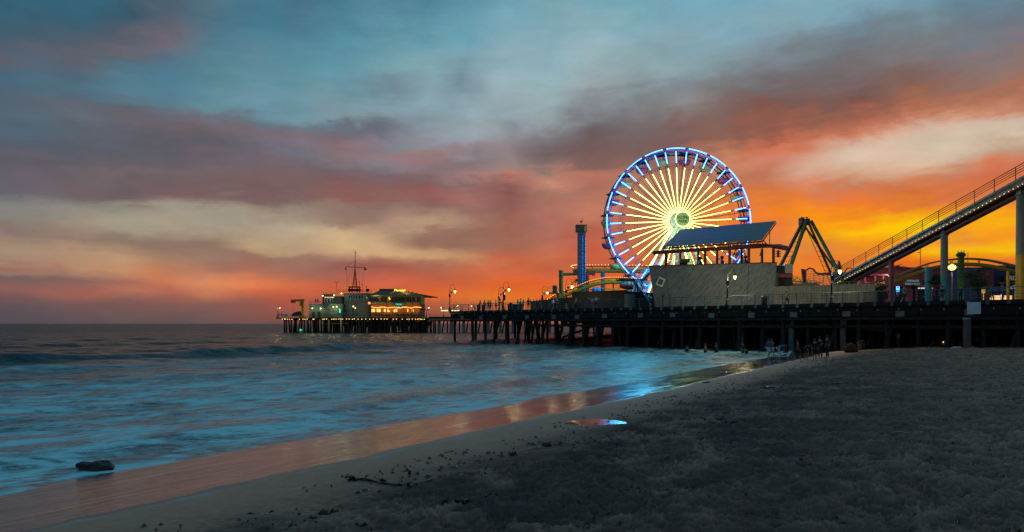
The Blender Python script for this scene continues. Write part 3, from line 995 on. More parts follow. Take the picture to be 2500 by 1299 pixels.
def build_pier():
    pier = thing('timber_pier', 'long dark timber pier on rows of piles carrying the amusement park', 'pier', W(50, 20, 0))
    mb = MB()
    poly = [W(19, 0.1, 0), W(118, 0.1, 0), V(150, 70, 0), V(150, 175, 0), V(5.5, 175, 0)]
    mb.prism([V(p.x, p.y, DK - 0.28) for p in poly], (0, 0, 0.27))
    mb.prism([W(0, 0.1, DK - 0.28), W(19, 0.1, DK - 0.28), W(21.5, 11, DK - 0.28), W(0, 11, DK - 0.28)], (0, 0, 0.262))
    mb.build('deck', 'timber', pier)
    # edge boards, one per bay
    me = None
    for k in range(39):
        s0 = k * 3.0
        b = MB().box((0, 0, 0), (2.97, 0.16, 0.34 + 0.04 * random.random()))
        if me is None or k % 5 == 0:
            me = b.mesh('edge_board', 'timber')
        inst('edge_board', me, pier, W(s0 + 1.5, 0.0, DK - 0.12), (0, 0, PRZ))
    # face beams and walers
    for k in range(39):
        s0 = k * 3.0
        c = W(s0 + 1.5, 0.35, 0)
        if k == 0:
            st = MB().box((0, 0, 0), (2.98, 0.3, 0.95)).mesh('stringer', 'timber')
            wl = MB().box((0, 0, 0), (2.96, 0.18, 0.3)).mesh('waler', 'timber')
        inst('stringer', st, pier, (c.x, c.y, DK - 0.82), (0, 0, PRZ))
        c2 = W(s0 + 1.5, 0.1, 0)
        inst('waler', wl, pier, (c2.x, c2.y, DK - 1.55), (0, 0, PRZ))
        if k > 5:
            c3 = W(s0 + 1.5, 0.45, 0)
            inst('waler', wl, pier, (c3.x, c3.y, DK - 2.35), (0, 0, PRZ))
    # rail-post brackets and bolt plates on the face
    br = MB().box((0, 0, 0), (0.26, 0.14, 0.40)).box((0, -0.09, -0.05), (0.13, 0.08, 0.22)).mesh('bracket', 'bracket')
    bo = MB().box((0, 0, 0), (0.07, 0.12, 0.16)).mesh('bolt_plate', 'galv')
    for k in range(72):
        c = W(0.6 + k * 1.55, -0.16, 0)
        inst('bracket', br, pier, (c.x, c.y, DK - 0.16), (0, 0, PRZ))
    for k in range(60):
        c = W(1.0 + k * 1.9, -0.14, 0)
        inst('bolt_plate', bo, pier, (c.x, c.y, DK - 0.62 - (0.1 if k % 3 else 0)), (0, 0, PRZ))
    be = MB().box((0, 0, 0), (0.75, 0.2, 0.55)).mesh('beam_end', 'concrete')
    for k in range(22):
        c = W(3.2 + k * 5.1 + random.uniform(-.6, .6), 0.08, 0)
        inst('beam_end', be, pier, (c.x, c.y, DK - 0.98 - random.uniform(0, .15)), (0, 0, PRZ))
    # transverse caps + piles
    pl = MB().tube((0, 0, -3.2), (0, 0, 3.9), 0.22, 0.19, 8).mesh('pile', 'pile')
    plb = MB().tube((0, 0, -3.2), (0, 0, 3.9), 0.26, 0.2, 8).mesh('pile', 'pile')
    cap = MB().box((0, 0, 0), (0.36, 1.0, 0.36)).mesh('cap_beam', 'timber')
    np_ = 0
    extra = MB()
    brace = MB()
    pale = {int(round(s_at(1810) / 2.6)), int(round(s_at(1932) / 2.6)), int(round(s_at(2362) / 2.6))}
    cand = []
    for i in range(0, 44):
        s = 0.6 + i * 2.6
        tmax = 10.5 if s < 19.5 else 62
        if s < 19.5 and i % 3 == 1:
            continue
        tt = 0.5
        while tt < tmax:
            p = W(s, tt, 0)
            ok = s < 19.5 or p.x > (3.1 if p.y < 105 else 4.5)
            if ok and p.y < 175:
                cand.append((i, s, tt, p))
            tt += 3.4 if s > 19.5 else 4.8
        e = W(s, tmax / 2, 0)
        c = inst('cap_beam', cap, pier, (W(s, tmax / 2, 0).x, W(s, tmax / 2, 0).y, DK - 1.12), (0, 0, PRZ))
        c.scale = (1, tmax, 1)
    cand.sort(key=lambda c: c[2])
    for (i, s, tt, p) in cand:
        jx, jy = random.uniform(-.25, .25), random.uniform(-.15, .15)
        z = 0.0
        lean = random.uniform(-.04, .04) if s > 19.5 else random.uniform(-.02, .02)
        if random.random() < 0.22 and tt > 1:
            lean = random.choice((-1, 1)) * random.uniform(.1, .2)
        if np_ < 270:
            o = inst('pile', plb if tt < 1 else pl, pier, (p.x + jx, p.y + jy, z), (random.uniform(-.02, .02), lean, PRZ))
            np_ += 1
        else:
            a = V(p.x + jx + math.sin(lean) * 3.9, p.y + jy, 3.9)
            extra.tube((p.x + jx - math.sin(lean) * 3.2, p.y + jy, -3.2), a, 0.2, 0.18, 6)
    extra.build('pile_rows_behind', 'pile', pier, kind='stuff')
    # batter piles and cross braces at the front bents
    for i in range(0, 43):
        s = 0.6 + i * 2.6
        if i % 2 == 0 and s > 8:
            b = MB().tube(W(s + 0.5, 0.9, 3.95), W(s - 1.0 + random.uniform(-.3, .3), 0.3, -1.5), 0.2, 0.2, 8)
            b.build('batter_pile', 'pile', pier)
        if s > 19.5 and i % 2:
            b = MB().beam(W(s, 0.9, 3.9), W(s + 2.6, 1.0, 2.6), 0.09, 0.26)
            b.beam(W(s, 1.12, 2.6), W(s + 2.6, 1.02, 3.9), 0.09, 0.26)
            b.build('cross_brace', 'timber', pier)
    for k in range(34):
        s = random.uniform(14, 104)
        t_ = random.uniform(.3, 5)
        ln = random.choice((-1, 1)) * random.uniform(.2, 1.5)
        MB().tube(W(s + ln, t_ + .2, 3.95), W(s, t_, -1.2 if s < 60 else .3), random.uniform(.1, .2), random.uniform(.12, .2), 7).build('leaning_pile', 'pile', pier)
    for k in range(26):
        s = random.uniform(20, 104)
        z_ = random.uniform(2.7, 3.6)
        MB().beam(W(s, .7, z_), W(s + random.uniform(1.5, 4), .7, z_ + random.uniform(-.25, .25)), .1, random.uniform(.18, .4)).build('brace_board', 'timber', pier)
    # deep transverse bracing boards that close the view under the deck
    for i in range(7, 44):
        s = 0.6 + i * 2.6
        if i % 3 == 0:
            b = MB().beam(W(s + .3, 1.5, 3.6), W(s + .3, 42, 3.4), 0.1, 0.5)
            b.beam(W(s + .42, 1.5, 1.2), W(s + .42, 12, 3.6), 0.1, 0.3)
            b.build('sway_brace', 'timber', pier)
    for t_ in (9, 17, 25, 34, 44):
        b = MB().beam(W(22, t_, 3.35), W(112, t_, 3.35), 0.16, 1.5)
        b.build('deep_stringer', 'timber', pier)
    # added black panels among the inner piles, so the underside reads dark
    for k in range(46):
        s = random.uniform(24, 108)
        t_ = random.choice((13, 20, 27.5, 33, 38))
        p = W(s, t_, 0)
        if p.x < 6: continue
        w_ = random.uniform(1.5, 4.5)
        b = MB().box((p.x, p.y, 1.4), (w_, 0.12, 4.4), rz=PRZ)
        b.build('dark_infill_panel', 'black', pier)
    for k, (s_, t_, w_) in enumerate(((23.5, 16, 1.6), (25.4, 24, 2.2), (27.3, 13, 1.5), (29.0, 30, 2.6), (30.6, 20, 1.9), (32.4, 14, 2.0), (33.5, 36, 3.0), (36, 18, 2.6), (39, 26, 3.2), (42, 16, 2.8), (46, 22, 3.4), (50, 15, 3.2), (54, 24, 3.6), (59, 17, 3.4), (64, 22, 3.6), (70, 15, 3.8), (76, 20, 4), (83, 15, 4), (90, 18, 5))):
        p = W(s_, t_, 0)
        MB().box((p.x, p.y, 1.4), (w_, 0.12, 4.6), rz=PRZ * .5).build('dark_infill_panel', 'black', pier)  # more added panels, closing the open bays to darkness
    return pier


PIER = build_pier()


def build_pale_posts():
    # big pale posts that stand in front of the dark rows
    spec = [(1809, 850, 'concrete post standing in the shallows under the pier, left of three', 0.27),
            (1932, 858, 'concrete post at the waterline under the pier beside bathers', 0.33),
            (2058, 838, 'dim bluish concrete post deep under the pier, behind the orange tent', 0.32),
            (2361, 838, 'tall pale blue post on dry sand under the hanging blank board', 0.33)]
    for px, yb, lab, r in spec:
        if px == 2361:
            p = W(s_at(px, 0.2), 0.2, 0)
        else:
            p = W(s_at(px, 1.4), 1.4, 0)
        z0 = ground_z(p.x, p.y) - 0.4
        top = 3.75 if px in (2361,) else 3.6
        b = MB().lathe((p.x, p.y, 0), [(r, z0), (r, top - .25), (r * 1.15, top - .25), (r * 1.15, top)], 14)
        b.build('concrete_post', 'pile_lit', label=lab, cat='post')


build_pale_posts()


# ------------------------------------------------------------------ railings
def railing(name, pts, label, h=1.16, step=1.55, rails=(0.28, 0.56, 0.84, 1.14), group=None, m='railing', z=DK, topr=0.04):
    """pts: list of ground points; posts every step"""
    base = (pts[0] + pts[-1]) / 2
    t = thing(name, label, 'railing', (base.x, base.y, z), group)
    segs = []
    for a, b in zip(pts[:-1], pts[1:]):
        L = (b - a).length
        n = max(1, int(round(L / step)))
        d = (b - a).normalized()
        post = MB().box((0, 0, h / 2), (0.07, 0.07, h)).mesh('post', m)
        for i in range(n + 1):
            p = a + (b - a) * (i / n)
            inst('post', post, t, (p.x, p.y, z), (0, 0, math.atan2(d.y, d.x)))
        for k, rz in enumerate(rails):
            MB().tube((a.x, a.y, z + rz), (b.x, b.y, z + rz), topr if k == len(rails) - 1 else 0.022, None, 6).build('rail', m, t)
    return t


e = 0.12
railing('pier_railing', [W(s_at(1535), e, 0), W(s_at(2137), e, 0)], 'dark metal railing along the pier edge in front of the pale wall')
railing('pier_railing', [W(0.3, e, 0), W(s_at(1300), e, 0)], 'dark metal railing with onlookers at the open seaward corner of the timber pier')
railing('pier_railing', [W(s_at(1300) + .1, e, 0), W(s_at(1535) - .1, e, 0)], 'dark metal railing in front of the low black building')
railing('pier_railing', [W(s_at(2137) + .1, e, 0), W(116, e, 0)], 'dark metal railing at the landward end of the pier, before the red arcade')
railing('pier_railing', [W(0.3, 0.6, 0), W(0.3, 10.5, 0)], 'short railing across the seaward end of the timber pier')


# ------------------------------------------------------------------ street lamps
def make_lamp():
    t = thing('pier_lamp', 'x', 'street lamp', (0, 0, 0), 'shepherd-crook lamps along the pier')
    MB().lathe((0, 0, 0), [(0.26, 0), (0.27, 0.12), (0.2, 0.2), (0.19, 0.55), (0.12, 0.72), (0.09, 0.8)], 12).build('base', 'darkmetal', t)
    MB().lathe((0, 0, 0), [(0.075, 0.8), (0.07, 2.0), (0.09, 2.02), (0.06, 2.1), (0.05, 3.55), (0.08, 3.58), (0.05, 3.64)], 10).build('pole', 'darkmetal', t)
    pts = []
    for i in range(15):
        a = PI - i * PI / 14 * 1.08
        pts.append((0.43 + 0.43 * math.cos(a), 0, 3.85 + 0.58 * math.sin(a)))
    MB().path([(0, 0, 3.6)] + pts, 0.028, 6).build('crook_arm', 'darkmetal', t)
    sp = []
    for i in range(16):
        a = i * 0.42
        r = 0.28 * math.exp(-i * 0.12)
        sp.append((0.05 + 0.30 - r * math.cos(a) * 0.9, 0, 3.62 + r * math.sin(a) * 0.7))
    MB().path(sp, 0.014, 4).build('scroll', 'darkmetal', t)
    MB().lathe((0.86, 0, 0), [(0.05, 3.75), (0.07, 3.62), (0.14, 3.56), (0.19, 3.44)], 14).build('lamp_hood', 'darkmetal', t)
    MB().lathe((0.86, 0, 0), [(0.16, 3.44), (0.18, 3.32), (0.15, 3.2), (0.08, 3.1), (0.04, 3.06)], 14).build('globe', 'globe', t)
    return t


LAMP = make_lamp()
LPW = 1.0
lamps = [
    # px of the pole, depth Y (None = on the front edge), rz, label, power
    (1098, 113.5, 0, 'tall crook lamp at the seaward corner of the timber pier with flags on its pole', 90),
    (1229, 107.0, 0, 'taller of the two adjoining crook lamps behind the group of onlookers, with a notice box', 90),
    (1218, 122.0, 0, 'shorter of the two adjoining crook lamps, standing further back, with a small sign', 60),
    (1324, 118.5, 0, 'crook lamp beside the lift basket, with a dark box on its pole', 60),
    (1382, 98.5, 0, 'crook lamp in front of the bright green steel post', 120),
    (1776, 78.6, 0, 'crook lamp shining on the large pale wall', 1000),
    (2030, 70.0, 0, 'crook lamp at the foot of the coaster climb, by the joint of pale walls', 600),
]
for k, (px, Y, rz, lab, pw) in enumerate(lamps):
    X = (px - 1250) / F * Y
    o = LAMP if k == 0 else copy_tree(LAMP)
    o.location = (X, Y, DK)
    WL[o.name] = V(X, Y, DK)
    o.rotation_euler = (0, 0, rz)
    o['label'] = lab
    light('lamp_light', (X + 0.86, Y - 0.0, DK + 2.9), (1.0, 0.80, 0.42), pw, 0.2, o)
    if k in (0, 1, 2, 3):
        z = DK + (2.0 if k != 0 else 2.6)
        dx = (0, 0.12, 0.1, -0.02)[k]
        MB().box((X + dx, Y - 0.12, z), (0.42 if k else 0.3, 0.16, 0.85 if k else 0.5)).build('notice_box', 'darkmetal', o)
    if k == 0:
        MB().prism([V(X + .05, Y - .1, DK + 3.2), V(X + .55, Y - .1, DK + 3.35), V(X + .35, Y - .1, DK + 2.85)], (0, .03, 0)).build('flag', 'navy', o)
for (px, Y, rz, lab) in [(1083, 226, PI, 'small far crook lamp left of the timber pier corner, its globe on the seaward side'),
                         (1109, 205, 0, 'small far crook lamp just right of the tall corner lamp'),
                         (1158, 207, PI, 'small far crook lamp beyond the empty stretch of railing'),
                         (1041, 232, 0, 'far crook lamp under the upturned eave of the restaurant'),
                         (677, 234, 0, 'lone crook lamp at the seaward tip of the far pier'),
                         (861, 233.5, 0.3, 'far lamp in front of the pale round harbour building')]:
    X = (px - 1250) / F * Y
    o = copy_tree(LAMP, (X, Y, DK), rz, lab, 'shepherd-crook lamps on the far pier')
    if px in (677, 1041):
        light('lamp_light', (X, Y - .6, DK + 3.0), (1.0, 0.80, 0.42), 60, 0.2, o)


# ------------------------------------------------------------------ ferris wheel
WY = 120.0
WC = V((1657 - 1250) / F * WY, WY, CZ + (790 - 540) / F * WY)
R = 12.8
WT = math.radians(3.0)


def build_wheel():
    wh = thing('ferris_wheel', 'large ferris wheel outlined in blue light with glowing warm white spokes', 'ferris wheel', (WC.x, WC.y, WC.z), rz=WT)

    def pt(r, a, y):      # a from vertical, clockwise seen from the front
        return V(r * math.sin(a), y, r * math.cos(a))
    j0 = math.radians(6.5)
    st = math.radians(18)
    yb = 2.6
    for y, nm in ((0, 'front_rim'), (yb, 'rear_rim')):
        m = MB()
        ring = [pt(R, j0 + st * i / 3, y) for i in range(60)]
        m.path(ring, 0.13, 6, True)
        ring = [pt(R - 0.62, j0 + st * i / 3, y) for i in range(60)]
        m.path(ring, 0.09, 6, True)
        for i in range(60):
            a = j0 + st * i / 3
            m.tube(pt(R, a, y), pt(R - .62, a + st / 3, y), 0.045, None, 4)
        m.build(nm, 'wheelblue' if y == 0 else 'wheelsteel', wh, local=True)
    # spokes
    for side, y in ((0, 0.0), (1, yb)):
        for i in range(40 if side == 0 else 20):
            a = j0 + math.radians(9) * i * (1 if side == 0 else 2) + (0 if side == 0 else 0.035)
            hy = 0.35 if side == 0 else yb - 0.35
            b = MB().tube(pt(1.1, a, hy), pt(R - .62, a, y), 0.07 if side == 0 else 0.06, None, 5)
            b.build('spoke', 'wheelsteel', wh, local=True)
    # tension rods crossing from hub to the rear rim and lattice rings
    m = MB()
    for y in (0.25, yb - 0.25):
        for rr in (0.53, 0.575, 0.775, 0.80):
            m.path([pt(R * rr, j0 + math.radians(9) * i, y) for i in range(40)], 0.022, 4, True)
    m.build('tie_rings', 'wheelsteel', wh, local=True)
    m = MB()
    for i in range(20):
        a = j0 + st * i
        m.tube(pt(R * .56, a, .25), pt(R * .56, a + st / 2, yb - .25), 0.025, None, 4)
        m.tube(pt(R * .2, a, .3), pt(R * .79, a + st / 2, yb - .2), 0.022, None, 4)
    m.build('tie_rods', 'wheelsteel', wh, local=True)
    for i in range(20):
        a = j0 + st * i
        MB().tube(pt(R - .3, a, -0.1), pt(R - .3, a, yb + .1), 0.07, None, 6).build('axle_bar', 'wheelsteel', wh, local=True)
    # light strips
    for i in range(20):
        a0 = j0 + st * i + math.radians(1.5)
        a1 = j0 + st * (i + 1) - math.radians(1.5)
        m = MB()
        n = 9
        for k in range(n):
            b0 = a0 + (a1 - a0) * k / n
            b1 = a0 + (a1 - a0) * (k + 0.80) / n
            m.beam(pt(R - .02, b0, -0.22), pt(R - .02, b1, -0.22), 0.11, 0.15, up=(0, 1, 0))
        m.build('blue_rim_light', 'led_blue', wh, local=True)
    for i in range(40):
        a = j0 + math.radians(9) * i
        MB().beam(pt(R * .80, a, -0.12), pt(R * .955, a, -0.16), 0.12, 0.08, up=(0, 1, 0)).build('blue_spoke_light', 'led_blue', wh, local=True)
        MB().beam(pt(1.55, a, 0.18), pt(R * .735, a, -0.05), 0.09, 0.08, up=(0, 1, 0)).build('warm_spoke_light', 'led_yellow', wh, local=True)
    # inner short strips near the hub
    for i in range(20):
        a = j0 + st * i + math.radians(4.5)
        MB().beam(pt(1.25, a, yb - .5), pt(2.3, a, yb - .6), 0.07, 0.06, up=(0, 1, 0)).build('hub_light', 'led_yellow', wh, local=True)
    MB().tube((0, -1.9, 0), (0, yb + 2.6, 0), 0.42, None, 16).build('axle', 'wheelwhite', wh, local=True)
    m = MB().tube((0, .2, 0), (0, .5, 0), 1.35, None, 24)
    m.tube((0, yb - .5, 0), (0, yb - .2, 0), 1.35, None, 24)
    m.build('hub_flange', 'wheelwhite', wh, local=True)
    d = MB().tube((0, -2.35, 0), (0, -2.0, 0), 1.30, None, 40).build('sign_disc', 'hubsign', wh, local=True)
    MB().path([(1.30 * math.cos(t), -2.38, 1.30 * math.sin(t)) for t in np.linspace(0, 2 * PI, 40)[:-1]], 0.05, 6, True).build('disc_rim', 'led_yellow', d, local=True)
    # A-frame legs
    gz = DK - WC.z + 0.02
    for y0, y1 in ((-0.9, -2.6), (yb + 1.0, yb + 4.2)):
        for sx in (-1, 1):
            b = MB().tube((0, y0, 0), (sx * 7.6, y1, gz), 0.34, 0.42, 12)
            b.build('support_leg', 'wheelwhite', wh, local=True)
            b = MB().tube((0, y0, -0.6), (sx * 3.6, y1, gz), 0.18, 0.22, 10)
            b.build('support_leg', 'wheelwhite', wh, local=True)
            # light strips down the legs
            n0 = V(sx * 0.5, y0 - .36, -0.9)
            n1 = V(sx * 6.9, y1 - .42, gz + 1.5)
            MB().beam(n0, n1, 0.10, 0.06, up=(0, 1, 0)).build('leg_light', 'led_yellow', wh, local=True)
    for z in (gz * .45, gz * .75):
        k = z / gz
        MB().tube((-7.6 * k, -0.9 - 1.7 * k, z), (7.6 * k, -0.9 - 1.7 * k, z), 0.12, None, 8).build('leg_tie', 'wheelwhite', wh, local=True)
    # lattice of blue lit loading platform at the foot
    m = MB()
    for k in range(22):
        a = V(-9.6 + 0.22 * k, -2.9 - .1 * (k % 3), gz + 2.2 + 0.13 * k + .3 * math.sin(k))
        m.beam(a, a + V(0.5, 0, 0.35), 0.07, 0.05, up=(0, 1, 0))
    m.build('blue_platform_lights', 'led_cyan', wh, local=True)
    def glow(name, p, col, pw, rad):
        l = bpy.data.lights.new(name, 'POINT')
        l.color = col
        l.energy = pw
        l.shadow_soft_size = rad
        o = bpy.data.objects.new(name, l)
        COL.objects.link(o)
        o.parent = wh
        o.location = p
    glow('blue_surf_fill', (-9.0, -9.0, -5.0), (.02, .60, 1.0), 7500, 4.5)  # added lamp floating before the wheel, throws blue onto the surf
    glow('warm_surf_fill', (-2.5, -9.0, -3.0), (.85, 1.0, .20), 3000, 2.5)  # added lamp before the wheel, boosts the yellow-green of its strips
    return wh, pt, j0, st, yb


WH, wpt, j0, wst, wyb = build_wheel()


def make_gondola(m):
    g = thing('gondola', 'x', 'gondola', (0, 0, 0), 'gondolas hanging round the ferris wheel')
    MB().lathe((0, 0, 0), [(0.05, 0.02), (1.18, -0.34), (1.22, -0.42), (1.1, -0.40), (0.05, -0.2)], 18).build('canopy', 'wheelsteel', g)
    MB().lathe((0, 0, 0), [(0.45, -2.35), (0.85, -2.2), (1.08, -1.75), (1.14, -1.5), (1.06, -1.5), (0.9, -1.9), (0.4, -2.1)], 18).build('bowl', m, g)
    MB().path([(1.12 * math.cos(t), 1.12 * math.sin(t), -1.36) for t in np.linspace(0, 2 * PI, 19)[:-1]], 0.03, 5, True).build('handrail', 'wheelsteel', g)
    MB().tube((0, 0, -2.1), (0, 0, 0), 0.05, None, 6).build('centre_pole', 'wheelsteel', g)
    for a in (0.6, 2.2, 3.7, 5.3):
        MB().tube((0.95 * math.cos(a), 0.95 * math.sin(a), -1.7), (0.9 * math.cos(a), 0.9 * math.sin(a), -0.36), 0.025, None, 5).build('post', 'wheelsteel', g)
    return g


MT['gred'] = mat('gondola_red', (0.45, 0.05, 0.09), 0.5, var=0.1)
GR, GY = make_gondola('gred'), make_gondola('concrete')
MT['gyel'] = mat('gondola_ochre', (0.50, 0.33, 0.12), 0.5, var=0.1)
for c in GY.children:
    if c.name.startswith('bowl'):
        c.data.materials[0] = MT['gyel']
clock = ['just right of the top', 'at one o\'clock', 'high on the right', 'at two o\'clock on the right', 'at the right, above the hub height',
         'at the far right just above the sheet roof', 'low on the right behind the roof', 'lower right behind the pergola', 'at five o\'clock behind the pergola posts',
         'near the bottom, right of the legs', 'at the bottom between the legs', 'at seven o\'clock behind the pale wall', 'low on the left by the upper yellow track',
         'at eight o\'clock on the left', 'on the left, below hub height', 'at the far left, level with the hub', 'on the left above hub height', 'at ten o\'clock on the left',
         'high on the left', 'just left of the top']
Rm = Matrix.Rotation(WT, 3, 'Z')
used = set()
for i in range(20):
    p = WC + Rm @ (wpt(R - .3, j0 + wst * i, wyb / 2))
    red = (i % 2 == 0)
    src = GR if red else GY
    o = src if src.name not in used else copy_tree(src)
    used.add(src.name)
    o.location = p
    o.rotation_euler = (0, 0, i * 1.3)
    WL[o.name] = Vector(p)
    o['label'] = ('dark red' if red else 'ochre') + ' gondola hanging ' + clock[i] + ' of the wheel' if 'of the top' not in clock[i] else ('dark red' if red else 'ochre') + ' gondola hanging ' + clock[i] + ' of the ferris wheel'


# ------------------------------------------------------------------ pale restaurant block with pergola
def plaster(name, c1, c2, diag):
    m = bpy.data.materials.new(name)
    m.use_nodes = True
    N, L, Mth, noise, mr, mix = node_helpers(m)
    b = N['Principled BSDF']
    tc = N.new('ShaderNodeTexCoord')
    r = N.new('ShaderNodeVectorRotate')
    r.rotation_type = 'Y_AXIS'
    r.inputs['Angle'].default_value = diag
    L.new(tc.outputs['Object'], r.inputs[0])
    mp = N.new('ShaderNodeMapping')
    mp.inputs['Scale'].default_value = (0.55, 0.55, 4.0) if diag else (5.0, 5.0, 0.35)
    L.new(r.outputs[0], mp.inputs[0])
    n = N.new('ShaderNodeTexNoise')
    n.inputs['Scale'].default_value = 1.6
    n.inputs['Detail'].default_value = 9
    n.inputs['Roughness'].default_value = 0.72
    L.new(mp.outputs[0], n.inputs['Vector'])
    n2 = N.new('ShaderNodeTexNoise')
    n2.inputs['Scale'].default_value = 0.35
    n2.inputs['Detail'].default_value = 4
    L.new(tc.outputs['Object'], n2.inputs['Vector'])
    f = Mth('ADD', Mth('MULTIPLY', mr(n.outputs[0], 0.36, 0.62), 0.75), Mth('MULTIPLY', n2.outputs[0], 0.4), clamp=True)
    col = mix(f, c1, c2)
    L.new(col, b.inputs['Base Color'])
    b.inputs['Roughness'].default_value = 0.85
    b.inputs['Specular IOR Level'].default_value = 0.2
    bp = N.new('ShaderNodeBump')
    bp.inputs['Distance'].default_value = 0.04
    bp.inputs['Strength'].default_value = 0.6
    L.new(n.outputs[0], bp.inputs['Height'])
    L.new(bp.outputs[0], b.inputs['Normal'])
    return m


MT['plaster'] = plaster('brushed_grey_plaster', (0.08, 0.105, 0.11), (0.21, 0.25, 0.255), 0.85)
MT['streaked'] = plaster('streaked_pale_wall', (0.10, 0.105, 0.085), (0.29, 0.29, 0.24), 0.0)


def build_block():
    # wall face from photo columns 1585..1897
    a0, a1 = V((1600 - 1250) / F * 91, 91, DK), V((1887 - 1250) / F * 86, 86, DK)
    t0, t1 = P(1584, 650, 91), P(1897, 642, 86)
    zt = (t0.z + t1.z) / 2
    t0.z = t1.z = zt
    blk = thing('restaurant_block', 'windowless restaurant block with a leaning pale plastered wall facing the beach', 'building', ((a0.x + a1.x) / 2, 92, DK))
    n = (a1 - a0).normalized()
    back = V(-n.y, n.x, 0)
    if back.y < 0: back = -back
    # three panels separated by thin joints (joints at 1624 and 1831)
    cuts = [0.0, (1626 - 1584) / 313.0, (1831 - 1584) / 313.0, 1.0]
    for i in range(3):
        f0, f1 = cuts[i] + (0.0015 if i else 0), cuts[i + 1] - (0.0015 if i < 2 else 0)
        q = [a0.lerp(a1, f0), a0.lerp(a1, f1), t0.lerp(t1, f1), t0.lerp(t1, f0)]
        MB().prism(q, back * 0.35).build('wall_panel', 'plaster', blk)
    g = [a0 + back * .06 + n * .1, a1 + back * .06 - n * .1, t1 + back * .06 - n * .1 - V(0, 0, .1), t0 + back * .06 + n * .1 - V(0, 0, .1)]
    MB().prism([p + back * .32 for p in g], back * 9).build('core', 'black', blk)
    MB().beam(t0 + back * .2 + V(0, 0, .05), t1 + back * .2 + V(0, 0, .05), 0.55, 0.12).build('parapet_cap', 'rust', blk)
    # bar stools / wall notice
    p = P(1609, 688, 90.9)
    p.y = 90.75 - (p.x - a0.x) * 0.34 * 0.0
    w = n
    up = V(0, 0, 1)
    c = a0.lerp(a1, 0.05); c = V(c.x, c.y, CZ + (790 - 688) / F * 90) - back * 0.30
    tilt = math.radians(-22)
    ax = (w * math.cos(tilt) + up * math.sin(tilt), back, up * math.cos(tilt) - w * math.sin(tilt))
    s = MB().box(c, (0.95, 0.05, 1.15), ax=ax)
    sg = s.build('tilted_picture_sign', 'sign_frame', label='small tilted square picture hung on the pale plastered wall', cat='sign')
    off = WL[sg.name]
    m = MB().box(c - back * .04, (0.58, 0.03, 0.72), ax=ax)
    m.v = [(p[0] - off.x, p[1] - off.y, p[2] - off.z) for p in m.v]
    m.build('picture', 'teal', sg, local=True)
    m = MB().box(c - back * .06 + V(0, 0, .3), (0.5, 0.02, 0.18), ax=ax)
    m.v = [(p[0] - off.x, p[1] - off.y, p[2] - off.z) for p in m.v]
    m.build('banner', 'maroon', sg, local=True)

    # ---- pergola
    pg = thing('pergola', 'dark red steel pergola with posts on top of the pale block', 'pergola', ((t0.x + t1.x) / 2, 91, zt))
    zb = zt + 0.1
    for px, yt in ((1627, 616), (1725, 610), (1785, 606), (1831, 602), (1889, 606)):
        f = (px - 1584) / 313.0
        b = t0.lerp(t1, f) + back * 0.5
        Y = b.y
        top = P(px, yt, Y)
        MB().box((b.x, b.y, (zb + top.z) / 2), (0.34, 0.3, top.z - zb), rz=math.atan2(n.y, n.x)).build('post', 'rust', pg)
    for px in (1704, 1810, 1660, 1750, 1860):
        Y = 99.0
        top = P(px, 612 - (px - 1600) * 0.02, Y)
        MB().box((top.x, Y, (zb + top.z) / 2), (0.3, 0.3, top.z - zb)).build('post', 'rust', pg)
    b0, b1 = P(1594, 618, 90.5), P(1830, 601, 87.5)
    b2 = P(1926, 609, 86.0)
    MB().beam(b0, b1, 0.3, 0.38).build('fascia', 'rust', pg)
    MB().beam(b1, P(1870, 599, 87.2), 0.3, 0.5).build('fascia', 'rust', pg)
    MB().beam(P(1870, 599, 87.2), b2, 0.3, 0.4).build('fascia', 'rust', pg)
    c0, c1 = P(1610, 617, 99), P(1905, 600, 96)
    MB().beam(c0, c1, 0.3, 0.35).build('fascia', 'rust', pg)
    nb = 17
    for k in range(nb):
        f = k / (nb - 1)
        a = b0.lerp(V(b2.x, b2.y, b0.z + (b1.z - b0.z) * 1.1), f)
        b = c0.lerp(c1, f)
        if f > .75:
            a = P(1830, 601, 87.5).lerp(b2, (f - .75) / .25)
        MB().beam(a + V(0, 0, .1), b + V(0, 0, .1), 0.1, 0.25).build('rafter', 'rust', pg)
    # corrugated shade sheets on the right half, seen from below
    q = [P(1740, 599, 88.5), P(1925, 603, 86), P(1905, 597, 96), P(1740, 600, 98)]
    MB().prism(q, (0, 0, 0.08)).build('shade_sheet', 'rust', pg)
    q = [P(1596, 614, 90.3), P(1738, 605, 88.6), P(1738, 606, 92.5), P(1600, 615, 93.5)]
    MB().prism(q, (0, 0, 0.08)).build('shade_sheet', 'rust', pg)

    # ---- big tilted metal roof
    rf = thing('sheet_metal_roof', 'big tilted bluish sheet-metal roof reflecting the wheel lights', 'roof', ((t0.x + t1.x) / 2 + 1, 94, zt + 3))
    fl, fr = P(1619, 603, 90), P(1861, 585.5, 86.5)
    bl, brr = P(1661, 561, 99.5), P(1895, 540, 97.0)
    N_ = 10
    MT['metalroof2'] = mat('zinc_roof_sheet_dull', (0.027, 0.058, 0.072), 0.32, 0.0, var=0.3, scale=1.2, spec=0.13)
    nrm = (fr - fl).cross(bl - fl).normalized()
    if nrm.z < 0: nrm = -nrm
    for k in range(N_):
        f0, f1 = k / N_, (k + 0.985) / N_
        q = [fl.lerp(bl, f0), fr.lerp(brr, f0), fr.lerp(brr, f1) + nrm * .05, fl.lerp(bl, f1) + nrm * .05]
        MB().prism(q, nrm * -0.05).build('roof_sheet', 'metalroof' if k % 2 else 'metalroof2', rf)
    MB().beam(fl - nrm * .2, fr - nrm * .2, 0.12, 0.2).build('eave_beam', 'rust', rf)
